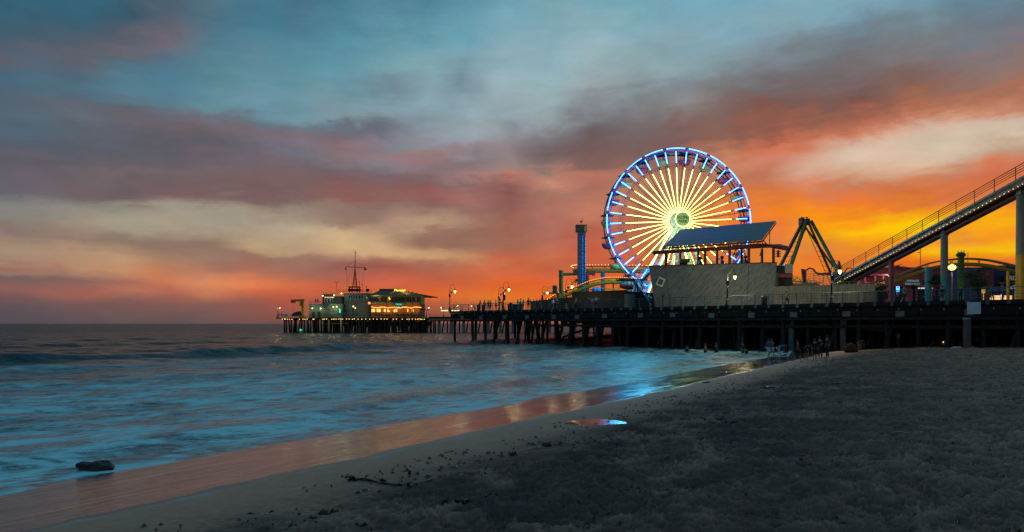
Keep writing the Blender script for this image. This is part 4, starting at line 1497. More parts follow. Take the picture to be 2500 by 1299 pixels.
    for k in range(13):
        f = k / 12
        a = fl.lerp(fr, f) - nrm * .25
        MB().beam(a, bl.lerp(brr, f) - nrm * .25, 0.08, 0.16).build('rafter', 'rust', rf)
        top = a
        zz = P(1600, 612, 90).z + (f * .35)
        bb = V(a.x + 0.1, a.y + .2, (b0.z * (1 - f) + b1.z * f) + .2)
        MB().tube(top, bb, 0.05, None, 5).build('strut', 'rust', rf)
        if k < 12:
            a2 = fl.lerp(fr, (k + 1) / 12) - nrm * .25
            MB().tube(bb, a2, 0.03, None, 5).build('strut', 'rust', rf)
    MB().tube(P(1879, 560, 93), P(1879, 600, 93), 0.06, None, 6).build('strut', 'rust', rf)
    MB().tube(P(1862, 586, 87), P(1880, 603, 87), 0.06, None, 6).build('strut', 'rust', rf)
    MB().tube(P(1850, 588, 87), P(1850, 602, 87), 0.06, None, 6).build('strut', 'rust', rf)
    MB().tube(P(1700, 603, 95), P(1700, 560, 99), 0.06, None, 6).build('strut', 'rust', rf)

    # ---- things on the roof terrace
    def terrace(px, depth=1.2):
        f = (px - 1584) / 313.0
        return t0.lerp(t1, f) + back * depth
    for px, lab in ((1712, 'round-headed heater left of the pergola middle'), (1766, 'round-headed heater by the middle pergola posts'),
                    (1823, 'round-headed heater at the right pergola post')):
        b = terrace(px)
        h = thing('patio_heater', lab, 'heater', (b.x, b.y, zt + .02), 'round-headed heaters on the roof terrace')
        MB().box((b.x, b.y, zt + .3), (0.42, 0.42, 0.55)).build('base', 'darkmetal', h)
        MB().tube((b.x, b.y, zt + .55), (b.x, b.y, zt + .8), 0.12, None, 8).build('neck', 'darkmetal', h)
        MB().ball((b.x, b.y, zt + .98), 0.24, 12, 8).build('head', 'darkmetal', h)
    b = terrace(1669, 2)
    u = thing('air_unit', 'boxy grey machine unit on the roof terrace under the pergola', 'machine', (b.x, b.y, zt))
    MB().box((b.x, b.y, zt + .48), (1.35, 1, 0.95)).build('casing', 'darkmetal', u)
    MB().box((b.x, b.y, zt + .99), (1.4, 1.05, 0.06)).build('lid', 'galv', u)
    b = terrace(1684, 1.6)
    MB().box((b.x, b.y, zt + .25), (0.45, 0.1, 0.45)).build('lit_green_panel', emat('green_panel', (.5, .75, .1), .7), label='small yellow-green lit panel beside the terrace machine', cat='panel')
    for px, lab in ((1754, 'bell-shaped hanging lamp under the middle of the pergola'), (1859, 'bell-shaped hanging lamp under the right end of the pergola')):
        b = terrace(px, 1.0)
        zt2 = P(px, 607, b.y).z
        h = thing('pendant_lamp', lab, 'pendant lamp', (b.x, b.y, zt2), 'bell lamps hanging from the pergola')
        MB().tube((b.x, b.y, zt2), (b.x, b.y, zt2 - .55), 0.02, None, 4).build('cord', 'darkmetal', h)
        MB().lathe((b.x, b.y, zt2 - .9), [(0.2, 0), (0.16, .06), (0.07, .14), (0.05, .38)], 10).build('shade', 'darkmetal', h)
    b = P(1900, 618, 85.8)
    h = thing('signal_lamp_cluster', 'dark stacked lamp cluster hanging at the right end of the pergola', 'lamp', (b.x, b.y, b.z))
    MB().box((b.x, b.y, b.z - .1), (0.22, 0.22, 0.85)).build('housing', 'darkmetal', h)
    for k in range(3):
        MB().box((b.x, b.y, b.z - .38 + .3 * k), (0.62, 0.3, 0.09)).build('visor', 'darkmetal', h)
    MB().tube((b.x, b.y, b.z + .3), (b.x, b.y, b.z + .8), 0.03, None, 5).build('hanger', 'darkmetal', h)
    # side stack right of the wall
    c = P(1920, 657, 87.5)
    s_ = thing('rooftop_equipment', 'dark boxes and pale louvred cabinet at the right shoulder of the block', 'equipment', (c.x, c.y, DK))
    MB().box((c.x + .1, c.y, c.z), (0.95, 1.2, 1.15)).build('louvred_cabinet', 'galv', s_)
    MB().box((c.x - .9, c.y + .3, c.z - .1), (0.9, 1.3, 1.1)).build('dark_box', 'darkmetal', s_)
    c2 = P(1905, 674, 87.5)
    MB().box((c2.x + .4, c2.y, c2.z + .0), (1.9, 1.2, 0.42)).build('lower_box', 'maroon', s_)
    for k in range(7):
        c3 = P(1893, 668 + k * 4.6, 87.0)
        MB().box((c3.x, c3.y, c3.z), (0.55, 0.3, 0.2)).build('louvre_slat', 'stucco', s_)
    MB().box((c.x - .2, c.y + 1.5, (DK + c.z) / 2 - .2), (2.6, 1.4, c.z - DK - .6)).build('cabinet_stand', 'darkmetal', s_)
    return a0, a1, zt, n, back


BA0, BA1, BZT, BN, BB = build_block()

# lower streaked wall to the right
lw = thing('low_wall', 'long low streaked pale wall beside the pier walk, right of the tall block', 'wall', P(2010, 748, 84) + V(0, 0, 0))
p0, p1 = V((1888.5 - 1250) / F * 86.1, 86.1, DK), V((2137 - 1250) / F * 79.5, 79.5, DK)
for k in range(6):
    a, b = p0.lerp(p1, k / 6), p0.lerp(p1, (k + 0.992) / 6)
    hgt = 4.72 - DK + CZ - .06 + random.uniform(-.02, .02)
    MB().prism([a, b, b + V(0, 0, hgt), a + V(0, 0, hgt)], V(.15, .25, 0)).build('wall_panel', 'streaked', lw)
# pale cut ramp behind the wall
MB().prism([P(1920, 700, 89), P(2010, 700, 87), P(1993, 690, 87), P(1925, 692, 89)], (0.1, .6, 0)).build('sloped_kerb', 'stucco', lw)
rl = thing('queue_rails', 'pale curved stack of thin rails behind the low wall, left of the coaster climb', 'railing', P(1995, 680, 92))
for k in range(7):
    pts = [P(1967 + k * 1.0, 662 + k * 4.4, 92), P(1990 + k, 664 + k * 4.2, 92), P(2015, 670 + k * 4.4, 91), P(2038, 680 + k * 4.2, 90)]
    MB().path(pts, 0.04, 5).build('rail', 'galv', rl)
for px in (1968, 1987, 2010, 2034):
    MB().tube(P(px, 663 + (px - 1968) * .22, 91.8), P(px, 700, 91.8), 0.05, None, 5).build('post', 'galv', rl)
MB().prism([P(1957, 656, 93), P(1967, 658, 93), P(1970, 695, 93), P(1962, 695, 93)], (.1, .5, 0)).build('end_panel', 'maroon', rl)
MB().path([P(1968, 660, 92.5), P(1976, 655, 92.5), P(1985, 657, 92.5), P(1994, 668, 92.5)], 0.12, 6).build('arched_hood', 'maroon', rl)
MB().prism([P(1995, 667, 94), P(2035, 664, 94), P(2035, 672, 94), P(1995, 672, 94)], (.1, .3, 0)).build('back_board', 'maroon', rl)

# barred gate at the end of the low wall
gt = thing('barred_gate', 'black barred gate at the landward end of the low wall', 'gate', P(2122, 744, 77))
for k in range(15):
    MB().tube(P(2108 + k * 2.15, 743, 77), P(2108 + k * 2.15, 713, 77), 0.025, None, 4).build('bar', 'darkmetal', gt)
MB().tube(P(2107, 714, 77), P(2139, 713, 77), 0.035, None, 5).build('top_rail', 'darkmetal', gt)
MB().tube(P(2107, 738, 77), P(2139, 737, 77), 0.035, None, 5).build('bottom_rail', 'darkmetal', gt)

# blank board hanging on the pier face
c = P(2378, 752, 62.5)
sx = s_at(2378, -0.35)
c = W(sx, -0.35, CZ + (790 - 752) / F * W(sx, -0.35, 0).y)
bd = MB().box(c, (1.05, 0.05, 1.08), rz=PRZ * 0.35)
bo = bd.build('blank_board', 'sign_white', label='blank pale rectangular board hung on the dark pier face above the sand', cat='sign')


# ------------------------------------------------------------------ black building, shed, stairs
def build_black():
    t = 6.0
    sa, sb = s_at(1396, t), s_at(1526, t)
    b = thing('black_building', 'low windowless black building left of the big pale wall', 'building', W((sa + sb) / 2, t, DK))
    zt = CZ + 4.65
    n = 12
    for k in range(n):
        s0, s1 = sa + (sb - sa) * k / n, sa + (sb - sa) * (k + .985) / n
        MB().prism([W(s0, t, DK), W(s1, t, DK), W(s1, t, zt), W(s0, t, zt)], ND * 0.12).build('wall_board', 'black', b)
    MB().prism([W(sa, t + .14, DK), W(sb, t + .14, DK), W(sb, t + .14, zt - .05), W(sa, t + .14, zt - .05)], ND * 8).build('core', 'black', b)
    MB().beam(W(sa - .1, t + .1, zt + .06), W(sb + .1, t + .1, zt + .06), 0.4, 0.12).build('roof_edge', 'timber', b)
    # lower stepped screen to its left
    sc = thing('dark_screen_fence', 'dark solid screen fence stepping up towards the black building', 'fence', W(18, 5, DK))
    for k in range(14):
        px = 1296 + k * 7.4
        s0, s1 = s_at(px, 5), s_at(px + 7.2, 5)
        top = CZ + (790 - (735 - k * 0.75)) / F * W(s0, 5, 0).y
        MB().prism([W(s0, 5, DK), W(s1, 5, DK), W(s1, 5, top), W(s0, 5, top)], ND * .1).build('screen_panel', 'black', sc)
        MB().tube(W(s0, 4.95, DK), W(s0, 4.95, top + .25), 0.05, None, 5).build('post', 'timber', sc)


build_black()
sh = thing('white_shed', 'small white boarded shed at the foot of the wheel stairs', 'shed', P(1535, 751, 95))
for k in range(9):
    a = P(1526 + k * 2.6, 751, 95.5)
    MB().box((a.x, 95.5, DK + 1.05), (0.142, 0.08, 2.1)).build('board', 'stucco', sh)
MB().box((P(1537, 740, 96.5).x, 96.4, DK + 1.0), (1.3, 1.6, 2.0)).build('core', 'stucco_shade', sh)
st = thing('wheel_stairs', 'dark metal stairs with blue-lit rails climbing to the wheel platform', 'stairs', P(1565, 751, 97))
top, bot = P(1546, 682, 102), P(1588, 750, 93)
for k in range(16):
    p = top.lerp(bot, k / 15)
    MB().box((p.x, p.y, p.z), (0.5, 1.6, 0.06)).build('tread', 'darkmetal', st)
for dy in (-.8, .8):
    MB().beam(top + V(0, dy, 0), bot + V(0, dy, 0), 0.08, 0.28).build('stringer', 'darkmetal', st)
    MB().tube(top + V(0, dy, 1.0), bot + V(0, dy, 1.0), 0.035, None, 5).build('handrail', 'darkmetal', st)
    for k in range(9):
        p = top.lerp(bot, k / 8) + V(0, dy, 0)
        MB().tube(p, p + V(0, 0, 1), 0.025, None, 4).build('post', 'darkmetal', st)
pf = P(1548, 682, 103)
MB().box((pf.x - 0.4, 103, pf.z - .1), (4.2, 3.0, 0.2)).build('landing', 'darkmetal', st)
for px in (1531, 1541, 1556, 1566):
    p = P(px, 685, 102)
    MB().tube((p.x, 102, DK), (p.x, 102, p.z), 0.08, None, 6).build('support_post', 'darkmetal', st)
top2 = P(1600, 652, 104)
for k in range(14):
    p = V(pf.x + 1.4, 103.5, pf.z).lerp(top2, k / 13)
    MB().box((p.x, p.y, p.z), (0.42, 1.5, 0.05)).build('tread', 'darkmetal', st)
MB().beam(V(pf.x + 1.4, 102.7, pf.z), top2 - V(0, .8, 0), 0.08, 0.3).build('stringer', 'darkmetal', st)
for i in range(3):
    m = MB()
    for k in range(24):
        f = k / 24
        p = V(pf.x + 1.0, 102.5, pf.z + .3 + i * .35).lerp(top2 + V(0.2, -1, .3 + i * .35), f)
        m.box(p, (0.13, 0.05, 0.06))
    m.build('blue_light_string', 'led_cyan', st)
m = MB()
for k in range(18):
    p = top.lerp(bot, .1 + .85 * k / 18) + V(random.uniform(-.2, .4), -.85, random.uniform(.1, 1.3))
    m.box(p, (0.12, 0.04, 0.08))
m.build('blue_light_string', 'led_cyan', st, kind='stuff')
light('blue_glow', P(1560, 690, 100) + V(0, -1, 0), (0.15, 0.5, 1.0), 260, 0.5, st)
sl = thing('striped_slide', 'white and blue striped slide structure behind the shed', 'slide', P(1555, 720, 104))
for k in range(7):
    x0 = 1545 + k * 3.4
    MB().prism([P(x0, 716, 104), P(x0 + 3.2, 716, 104), P(x0 + 7.8, 686, 105.5), P(x0 + 4.6, 686, 105.5)], (0, .4, 0)).build('stripe_panel', 'canvas_white' if k % 2 == 0 else 'blue', sl)


# ------------------------------------------------------------------ drop tower
def build_drop():
    Y = 127.0
    c0, c1 = P(1411, 716, Y), P(1421.5, 716, Y)
    dt = thing('drop_tower', 'slim blue drop tower ride with lit side strips and a boxy yellow head', 'ride tower', (P(1416, 760, Y).x, Y, DK))
    zt = P(1416, 566, Y).z
    xl, xm, xr = P(1411, 0, Y).x, P(1422, 0, Y).x, P(1429.5, 0, Y + .3).x
    MB().box(((xl + xm) / 2, Y + .5, (DK + zt) / 2), (xm - xl, 0.9, zt - DK)).build('front_face', 'navy', dt)
    MB().box(((xm + xr) / 2 + .01, Y + .55, (DK + zt) / 2), (xr - xm - .02, 0.8, zt - DK - .1)).build('side_face', 'navy', dt)
    for x in (xm + .06, xr - .05):
        m = MB()
        z = DK + 1
        while z < zt - .8:
            h = random.uniform(.12, .4)
            m.box((x, Y + .02, z), (0.05, 0.05, h))
            z += h + random.uniform(.1, .25)
        m.build('lit_strip', 'led_cyan', dt)
    # painted red emblems down the face
    for k in range(9):
        z = zt - 1.4 - k * 1.05
        m = MB()
        m.prism([V(xl + .22, Y + .03, z), V((xl + xm) / 2, Y + .03, z + .35), V(xm - .22, Y + .03, z), V((xl + xm) / 2, Y + .03, z - .28)], (0, -.03, 0))
        m.build('painted_emblem', 'maroon', dt)
    MB().box(((xm + xr) / 2, Y + .1, zt - .7), (0.36, 0.06, 0.6)).build('red_badge', 'red', dt)
    hc = P(1419.5, 558, Y)
    MB().box((hc.x - .25, Y + .5, hc.z), (1.5, 1.5, 1.18)).build('head_box', 'rust', dt)
    MB().box((hc.x + .77, Y + .5, hc.z), (0.5, 1.45, 1.1)).build('head_side_panel', 'yellow', dt)
    MB().box((hc.x, Y + .5, hc.z + .64), (2.1, 1.6, 0.1)).build('head_cap', 'navy', dt)
    MB().tube((hc.x, Y + .5, hc.z + .69), (hc.x, Y + .5, hc.z + 1.5), 0.03, None, 5).build('mast', 'darkmetal', dt)
    MB().box((P(1427, 700, Y).x, Y + .5, DK + 1.1), (2.2, 1.8, 2.2)).build('base_housing', 'teal', dt)
    g = MB().ball((hc.x, Y + .5, hc.z + 1.35), 0.18, 8, 6, (1.4, .7, 1)).path([(hc.x + .15, Y + .5, hc.z + 1.4), (hc.x + .3, Y + .5, hc.z + 1.75), (hc.x + .35, Y + .5, hc.z + 1.95)], 0.04, 5)
    g.build('wind_vane', 'darkmetal', dt)


build_drop()


# ------------------------------------------------------------------ coaster tracks
def smooth(pts, n=8):
    out = []
    for i in range(len(pts) - 1):
        p0 = pts[max(i - 1, 0)]
        p1, p2 = pts[i], pts[i + 1]
        p3 = pts[min(i + 2, len(pts) - 1)]
        for k in range(n):
            t = k / n
            out.append(0.5 * ((2 * p1) + (p2 - p0) * t + (2 * p0 - 5 * p1 + 4 * p2 - p3) * t * t + (3 * p1 - p0 - 3 * p2 + p3) * t ** 3))
    out.append(pts[-1])
    return out


def track(label, pts, spine=0.28, m='yellow', drop=0.75, rail=0.085, gauge=1.0, bulbs=True, tie=1.8, bulb_side=-1, bulbm='bulb', bz=0.25):
    pts = smooth(pts)
    c = pts[len(pts) // 2]
    t = thing('coaster_track', label, 'coaster track', (c.x, c.y, c.z))
    MB().path([p - V(0, 0, drop) for p in pts], spine, 10).build('spine_tube', m, t)
    offs = []
    for i, p in enumerate(pts):
        d = (pts[min(i + 1, len(pts) - 1)] - pts[max(i - 1, 0)])
        d.z = 0
        d.normalize()
        offs.append(V(-d.y, d.x, 0))
    for sgn in (-1, 1):
        MB().path([p + o * sgn * gauge / 2 for p, o in zip(pts, offs)], rail, 6).build('rail', m, t)
    acc, last = 0, None
    tie_n = 0
    for i, p in enumerate(pts):
        if last is not None:
            acc += (p - last).length
        last = p
        if acc > tie or i == 0:
            acc = 0
            a, b = p + offs[i] * gauge / 2, p - offs[i] * gauge / 2
            mm = MB().tube(a, p - V(0, 0, drop), 0.06, None, 5).tube(b, p - V(0, 0, drop), 0.06, None, 5)
            mm.build('cross_tie', m, t)
    if bulbs:
        mm = MB()
        L = 0
        last = pts[0]
        nxt = 0
        for i in range(len(pts) - 1):
            a, b = pts[i], pts[i + 1]
            seg = (b - a).length
            n = max(1, int(seg / 0.38))
            for k in range(n):
                q = a.lerp(b, k / n) + offs[i] * bulb_side * (gauge / 2 + .1) + V(0, 0, bz)
                if q.y > 140: continue
                mm.octa(q, 0.075)
        mm.build('light_bulbs', bulbm, t, kind='stuff')
    return t


track('upper yellow coaster track passing behind the ferris wheel', [P(1412, 658, 141), P(1403, 653, 137), P(1412, 650, 134), P(1440, 650, 133), P(1500, 650, 133), P(1560, 651, 133), P(1640, 652, 131), P(1730, 652, 128), P(1850, 652, 124), P(1905, 656, 118)], spine=0.42, drop=0.9, gauge=1.2, bz=.2)
track('lower yellow coaster track rising in a gentle hump with amber bulbs', [P(1330, 738, 126), P(1362, 718, 125), P(1400, 704, 124), P(1440, 688, 123), P(1475, 680, 122.5), P(1515, 679, 122), P(1560, 682, 121.5), P(1620, 690, 121)], spine=0.33, drop=0.75, gauge=1.0, bulbm='bulbred', bz=.1)
track('yellow coaster track end curling behind the pale block by the swing ride', [P(1895, 684, 104), P(1930, 686, 101), P(1965, 690, 99), P(1992, 693, 98)], spine=0.3, drop=0.7, bulbs=False)
track('thin yellow coaster track above the queue rails', [P(1905, 668, 110), P(1940, 676, 106), P(1975, 685, 102), P(2000, 690, 100)], spine=0.12, drop=0.5, rail=0.05, bulbs=False)
track('low yellow coaster hump crossing before the red arcade building', [P(2020, 706, 108), P(2060, 702, 107), P(2110, 694, 106), P(2165, 682, 105.5), P(2215, 663, 105), P(2270, 643, 104.5), P(2330, 633, 104), P(2390, 633, 103), P(2445, 642, 102), P(2520, 662, 101), P(2580, 690, 100)], spine=0.30, drop=0.85, rail=0.13, gauge=1.0, bulbs=False, tie=3.4)
track('small yellow coaster track dipping behind the low wall', [P(2040, 694, 99), P(2070, 688, 98), P(2100, 690, 98), P(2130, 702, 98)], spine=0.2, drop=0.5, rail=0.06, bulbs=False)

gp = thing('green_support', 'bright green steel post with a long arm holding the upper track', 'support post', P(1369, 760, 121))
a = P(1369.5, 660, 121)
MB().tube((a.x, a.y, DK), a, 0.36, None, 16).build('post', 'green', gp)
MB().tube(P(1369.5, 670, 121), P(1410, 669, 133), 0.27, None, 12).build('arm', 'green', gp)
for z in (662, 674):
    c_ = P(1369.5, z, 121)
    MB().tube(c_, c_ + V(0, 0, .12), 0.43, None, 16).build('collar', 'green', gp)
pp = thing('maroon_support', 'short maroon support post with an elbow arm under the upper track', 'support post', P(1434, 760, 131))
MB().tube(P(1434, 760, 131), P(1434, 664, 131), 0.36, None, 14).build('post', 'maroon', pp)
MB().tube(P(1434, 668, 131), P(1449, 667, 131), 0.3, None, 12).build('arm', 'maroon', pp)
MB().tube(P(1449, 662, 131), P(1449, 673, 131), 0.33, None, 12).build('elbow', 'maroon', pp)
bp = thing('blue_support', 'blue steel post under the upper yellow track', 'support post', P(1472, 760, 133))
MB().tube(P(1472, 764, 133), P(1472, 659, 133), 0.42, None, 16).build('post', 'blue', bp)
MB().tube(P(1472, 661, 133), P(1472, 658, 133), 0.5, None, 16).build('collar', 'blue', bp)
tp = thing('teal_support', 'short teal post under the end of the lower yellow track', 'support post', P(1536, 760, 119))
MB().tube(P(1536, 760, 119), P(1536, 688, 119), 0.42, None, 16).build('post', 'teal', tp)
MB().box(P(1536, 687, 119), (1.5, .5, .3)).build('crosshead', 'teal', tp)


# ------------------------------------------------------------------ the big coaster climb
def build_climb():
    T0, T1 = P(2036, 690, 110.5), P(2560, 408, 74)
    t = thing('coaster_climb', 'long grey coaster lift hill climbing to the right with a railed walkway and amber bulbs', 'coaster track', (T0.x, T0.y, DK))
    d = (T1 - T0).normalized()
    side = V(d.y, -d.x, 0).normalized()       # horizontal, to the camera side
    if side.y > 0: side = -side
    up = d.cross(side)
    if up.z < 0: up = -up
    L = (T1 - T0).length
    n = 9
    for k in range(n):
        a, b = T0 + d * (L * k / n), T0 + d * (L * (k + .995) / n)
        MB().beam(a - side * -0.0, b, 0.16, 1.05, up=up).build('side_plate', 'trackgrey', t)
    for k in range(n):
        a, b = T0 + d * (L * k / n), T0 + d * (L * (k + .995) / n)
        MB().beam(a - side * 1.5, b - side * 1.5, 0.16, 1.05, up=up).build('side_plate', 'trackgrey', t)
    MB().beam(T0 - side * .75 - up * .55, T1 - side * .75 - up * .55, 1.9, 0.18, up=up).build('soffit', 'rust', t)
    MB().tube(T0 - side * .75 - up * .95, T1 - side * .75 - up * .95, 0.36, None, 14).build('spine_tube', 'rust', t)
    MB().beam(T0 + side * .3 + up * .1, T1 + side * .3 + up * .1, 0.55, 0.06, up=up).build('walkway', 'trackgrey', t)
    # outriggers
    kk = 0
    while kk * 2.4 < L:
        p = T0 + d * (kk * 2.4)
        MB().beam(p - side * 1.4 - up * .35, p + side * .5 - up * .1, 0.1, 0.14, up=up).build('outrigger', 'trackgrey', t)
        kk += 1
    # handrails
    for h in (0.35, 0.62, 0.89, 1.16):
        MB().tube(T0 + side * .55 + V(0, 0, .55 + h), T1 + side * .55 + V(0, 0, .55 + h), 0.032 if h < 1.1 else 0.045, None, 6).build('handrail', 'darkmetal', t)
    kk = 1
    while kk * 2.9 < L:
        p = T0 + d * (kk * 2.9) + side * .55
        MB().tube(p + V(0, 0, .1), p + V(0, 0, 1.72), 0.042, None, 6).build('rail_post', 'darkmetal', t)
        kk += 1
    # bulbs along the lower edge
    m1, m2 = MB(), MB()
    q = 0.5
    while q < L:
        p = T0 + d * q + side * .16 - up * .42
        (m2 if 0.30 < q / L < 0.58 else m1).octa(p, 0.06)
        q += 0.62
    m1.build('amber_bulbs', 'bulb', t, kind='stuff')
    m2.build('red_bulbs', 'bulbred', t, kind='stuff')
    return T0, T1, d, side, up, L


CT0, CT1, Cd, Cs, Cu, CL = build_climb()


def climb_at(px):
    """point on the climb where photo column px crosses it"""
    lo, hi = 0.0, 1.0
    for _ in range(40):
        m = (lo + hi) / 2
        p = CT0.lerp(CT1, m)
        if 1250 + F * p.x / p.y < px: lo = m
        else: hi = m
    return CT0.lerp(CT1, lo) - Cs * 0.75


def column(px, r0, r1, mats, labels, split):
    p = climb_at(px)
    zt = p.z - 1.25
    t = thing('coaster_column', labels, 'column', (p.x, p.y, DK), 'columns holding up the coaster climb')
    zs = DK + (zt - DK) * split
    rs = r0 + (r1 - r0) * split
    MB().tube((p.x, p.y, DK), (p.x, p.y, zs), r0, rs, 24, True).build('lower_shaft', mats[0], t)
    MB().tube((p.x, p.y, zs), (p.x, p.y, zt), rs, r1, 24, True).build('upper_shaft', mats[1], t)
    MB().tube((p.x, p.y, zt), (p.x, p.y, zt + .12), r1 * 1.25, None, 24).build('flange', mats[1], t)
    MB().box((p.x, p.y, zt + .45), (r1 * 1.2, r1 * 1.6, 0.7), rz=math.atan2(Cd.y, Cd.x)).build('saddle', 'trackgrey', t)
    return p, t


cp, ct = column(2165, 0.36, 0.33, ('maroon', 'maroon'), 'short maroon column under the lower part of the coaster climb', .5)
cp2, ct2 = column(2293, 0.46, 0.42, ('teal', 'column'), 'middle coaster column painted teal below and pale above', .42)
cp3, ct3 = column(2480, 0.60, 0.50, ('yellow', 'column'), 'thick tall coaster column yellow below and pale above, at the right edge', .46)
p = V(cp2.x - 1.15, cp2.y + 1.5, 0)
MB().tube((p.x, p.y, DK), (p.x, p.y, P(2280, 652, p.y).z), 0.42, None, 18).build('teal_post', 'teal', label='plain teal post just left of the teal and pale coaster column', cat='post')
p = V(cp3.x - 1.25, cp3.y + .4, 0)
MB().tube((p.x, p.y, DK), (p.x, p.y, P(2466, 662, p.y).z), 0.16, None, 12).build('yellow_pipe', 'yellow', label='thin pale yellow pipe beside the thick yellow column', cat='pipe')
gc = thing('green_column', 'green ride column with a bulky capped top before the arcade', 'column', P(2346, 750, 100))
a = P(2346, 624, 100)
MB().tube((a.x, 100, DK), a, 0.46, 0.42, 18).build('shaft', 'green', gc)
MB().ball(a + V(0, 0, .1), 0.6, 12, 8, (1.1, 1, .7)).build('cap', 'green', gc)
for dx in (-.4, .1, .45):
    MB().tube(a + V(dx, 0, .3), a + V(dx, 0, .75), 0.05, None, 5).build('cap_bolt', 'darkmetal', gc)
light('green_glow', (a.x - 1.0, 97.5, DK + 2.5), (0.5, 1.0, 0.1), 60, 0.4, gc)


# ------------------------------------------------------------------ swing ride A-frame
def build_aframe():
    Y = 114.0
    t = thing('swing_ride', 'tall green and rust A-frame of a swing ride seen end on', 'ride', (P(1975, 760, Y).x, Y, DK))
    ap = P(1963, 542, Y)
    for (px, py, dY, m, r, nm) in ((1880, 700, -3, 'rust', .26, 'leg'), (1912, 700, -6, 'green', .28, 'leg'), (2062, 700, -6, 'green', .25, 'leg'), (2040, 700, -3, 'rust', .22, 'leg')):
        b = P(px, py, Y + dY)
        b2 = b + (b - ap) * ((b.z - DK) / (ap.z - b.z))
        a = ap + V((-.4 if px < 1963 else .4) + (0.25 if m == 'green' else 0) * (1 if px < 1963 else 1), dY * .2, 0)
        MB().beam(a, b2, r * 1.6, r * 1.6).build(nm, m, t)
        # climbing ladder rods
        if px in (1880, 2040):
            sg = 1 if px < 1963 else -1
            MB().tube(a + V(sg * .5, -.3, -1), b2 + V(sg * 1.6, -.3, 1.5), 0.05, None, 5).build('rod', 'rust', t)
            for k in range(14):
                f = .1 + .06 * k
                q0 = a.lerp(b2, f)
                q1 = (a + V(sg * .5, -.3, -1)).lerp(b2 + V(sg * 1.6, -.3, 1.5), f)
                MB().tube(q0, q1, 0.03, None, 4).build('rung', 'rust', t)
    MB().box(ap + V(-.42, 0, .1), (0.5, 1.3, 1.15)).build('bearing_box', 'rust', t)
    MB().box(ap + V(.42, 0, -.02), (0.6, 1.3, 1.0)).build('bearing_box', 'rust', t)
    MB().tube(ap + V(-.3, -.2, .1), ap + V(.4, -.2, .1), 0.28, None, 12).build('shaft', 'rust', t)
    for dx in (-.4, .35, .55):
        MB().tube(ap + V(dx, 0, .6), ap + V(dx, 0, .85), 0.08, None, 6).build('cap_bolt', 'darkmetal', t)
    # lattice arm hanging on the right
    MB().beam(ap + V(.6, 1.2, -.5), P(2052, 676, Y + 2), 0.25, 0.25).build('swing_arm', 'green', t)
    light('orange_fill', P(1905, 690, 107), (1, .7, .2), 40, .3, t)
    # pointed boat bow of the ride
    b = MB()
    pts = [P(2049, 668, 108), P(2046, 650, 108), P(2050, 636, 108), P(2054, 650, 108), P(2053, 668, 108)]
    b.prism(pts, (0, .5, 0))
    b.build('boat_prow', 'maroon', t)
    b = MB().path([P(2062, 664, 107), P(2068, 656, 107), P(2077, 654, 107), P(2085, 660, 107)], 0.09, 6)
    b.build('seat_hoop', 'maroon', t)


build_aframe()


# ------------------------------------------------------------------ boom lift basket
bl = thing('boom_lift', 'raised lift basket with railings holding a dark machine, left of the green post', 'lift', P(1350, 752, 119))
q = P(1350, 716, 119)
MB().box((q.x + .1, 119, q.z), (1.75, 1.1, .22)).build('platform', 'darkmetal', bl)
for px in (1340, 1349, 1361):
    for dy in (-.5, .5):
        c = P(px, 716, 119)
        MB().tube((c.x, 119 + dy, c.z), (c.x, 119 + dy, c.z + 1.1), 0.03, None, 5).build('post', 'galv', bl)
for zz in (.55, 1.1):
    MB().tube((P(1340, 0, 119).x, 118.5, q.z + zz), (P(1361, 0, 119).x, 118.5, q.z + zz), 0.03, None, 5).build('rail', 'galv', bl)
MB().box((P(1354, 0, 119).x, 119, q.z + .75), (.75, .7, 1.2)).build('machine', 'darkmetal', bl)
MB().beam(P(1362, 719, 119), P(1360, 745, 121), .3, .3).build('boom', 'darkmetal', bl)
MB().box((P(1360, 0, 120).x, 121, DK + .9), (2.4, 1.8, 1.8)).build('chassis', 'darkmetal', bl)

# ------------------------------------------------------------------ far pier
FY = 236.0
FD = DK - 0.25


def FP(px, py, Y=FY):
    return P(px, py, Y)


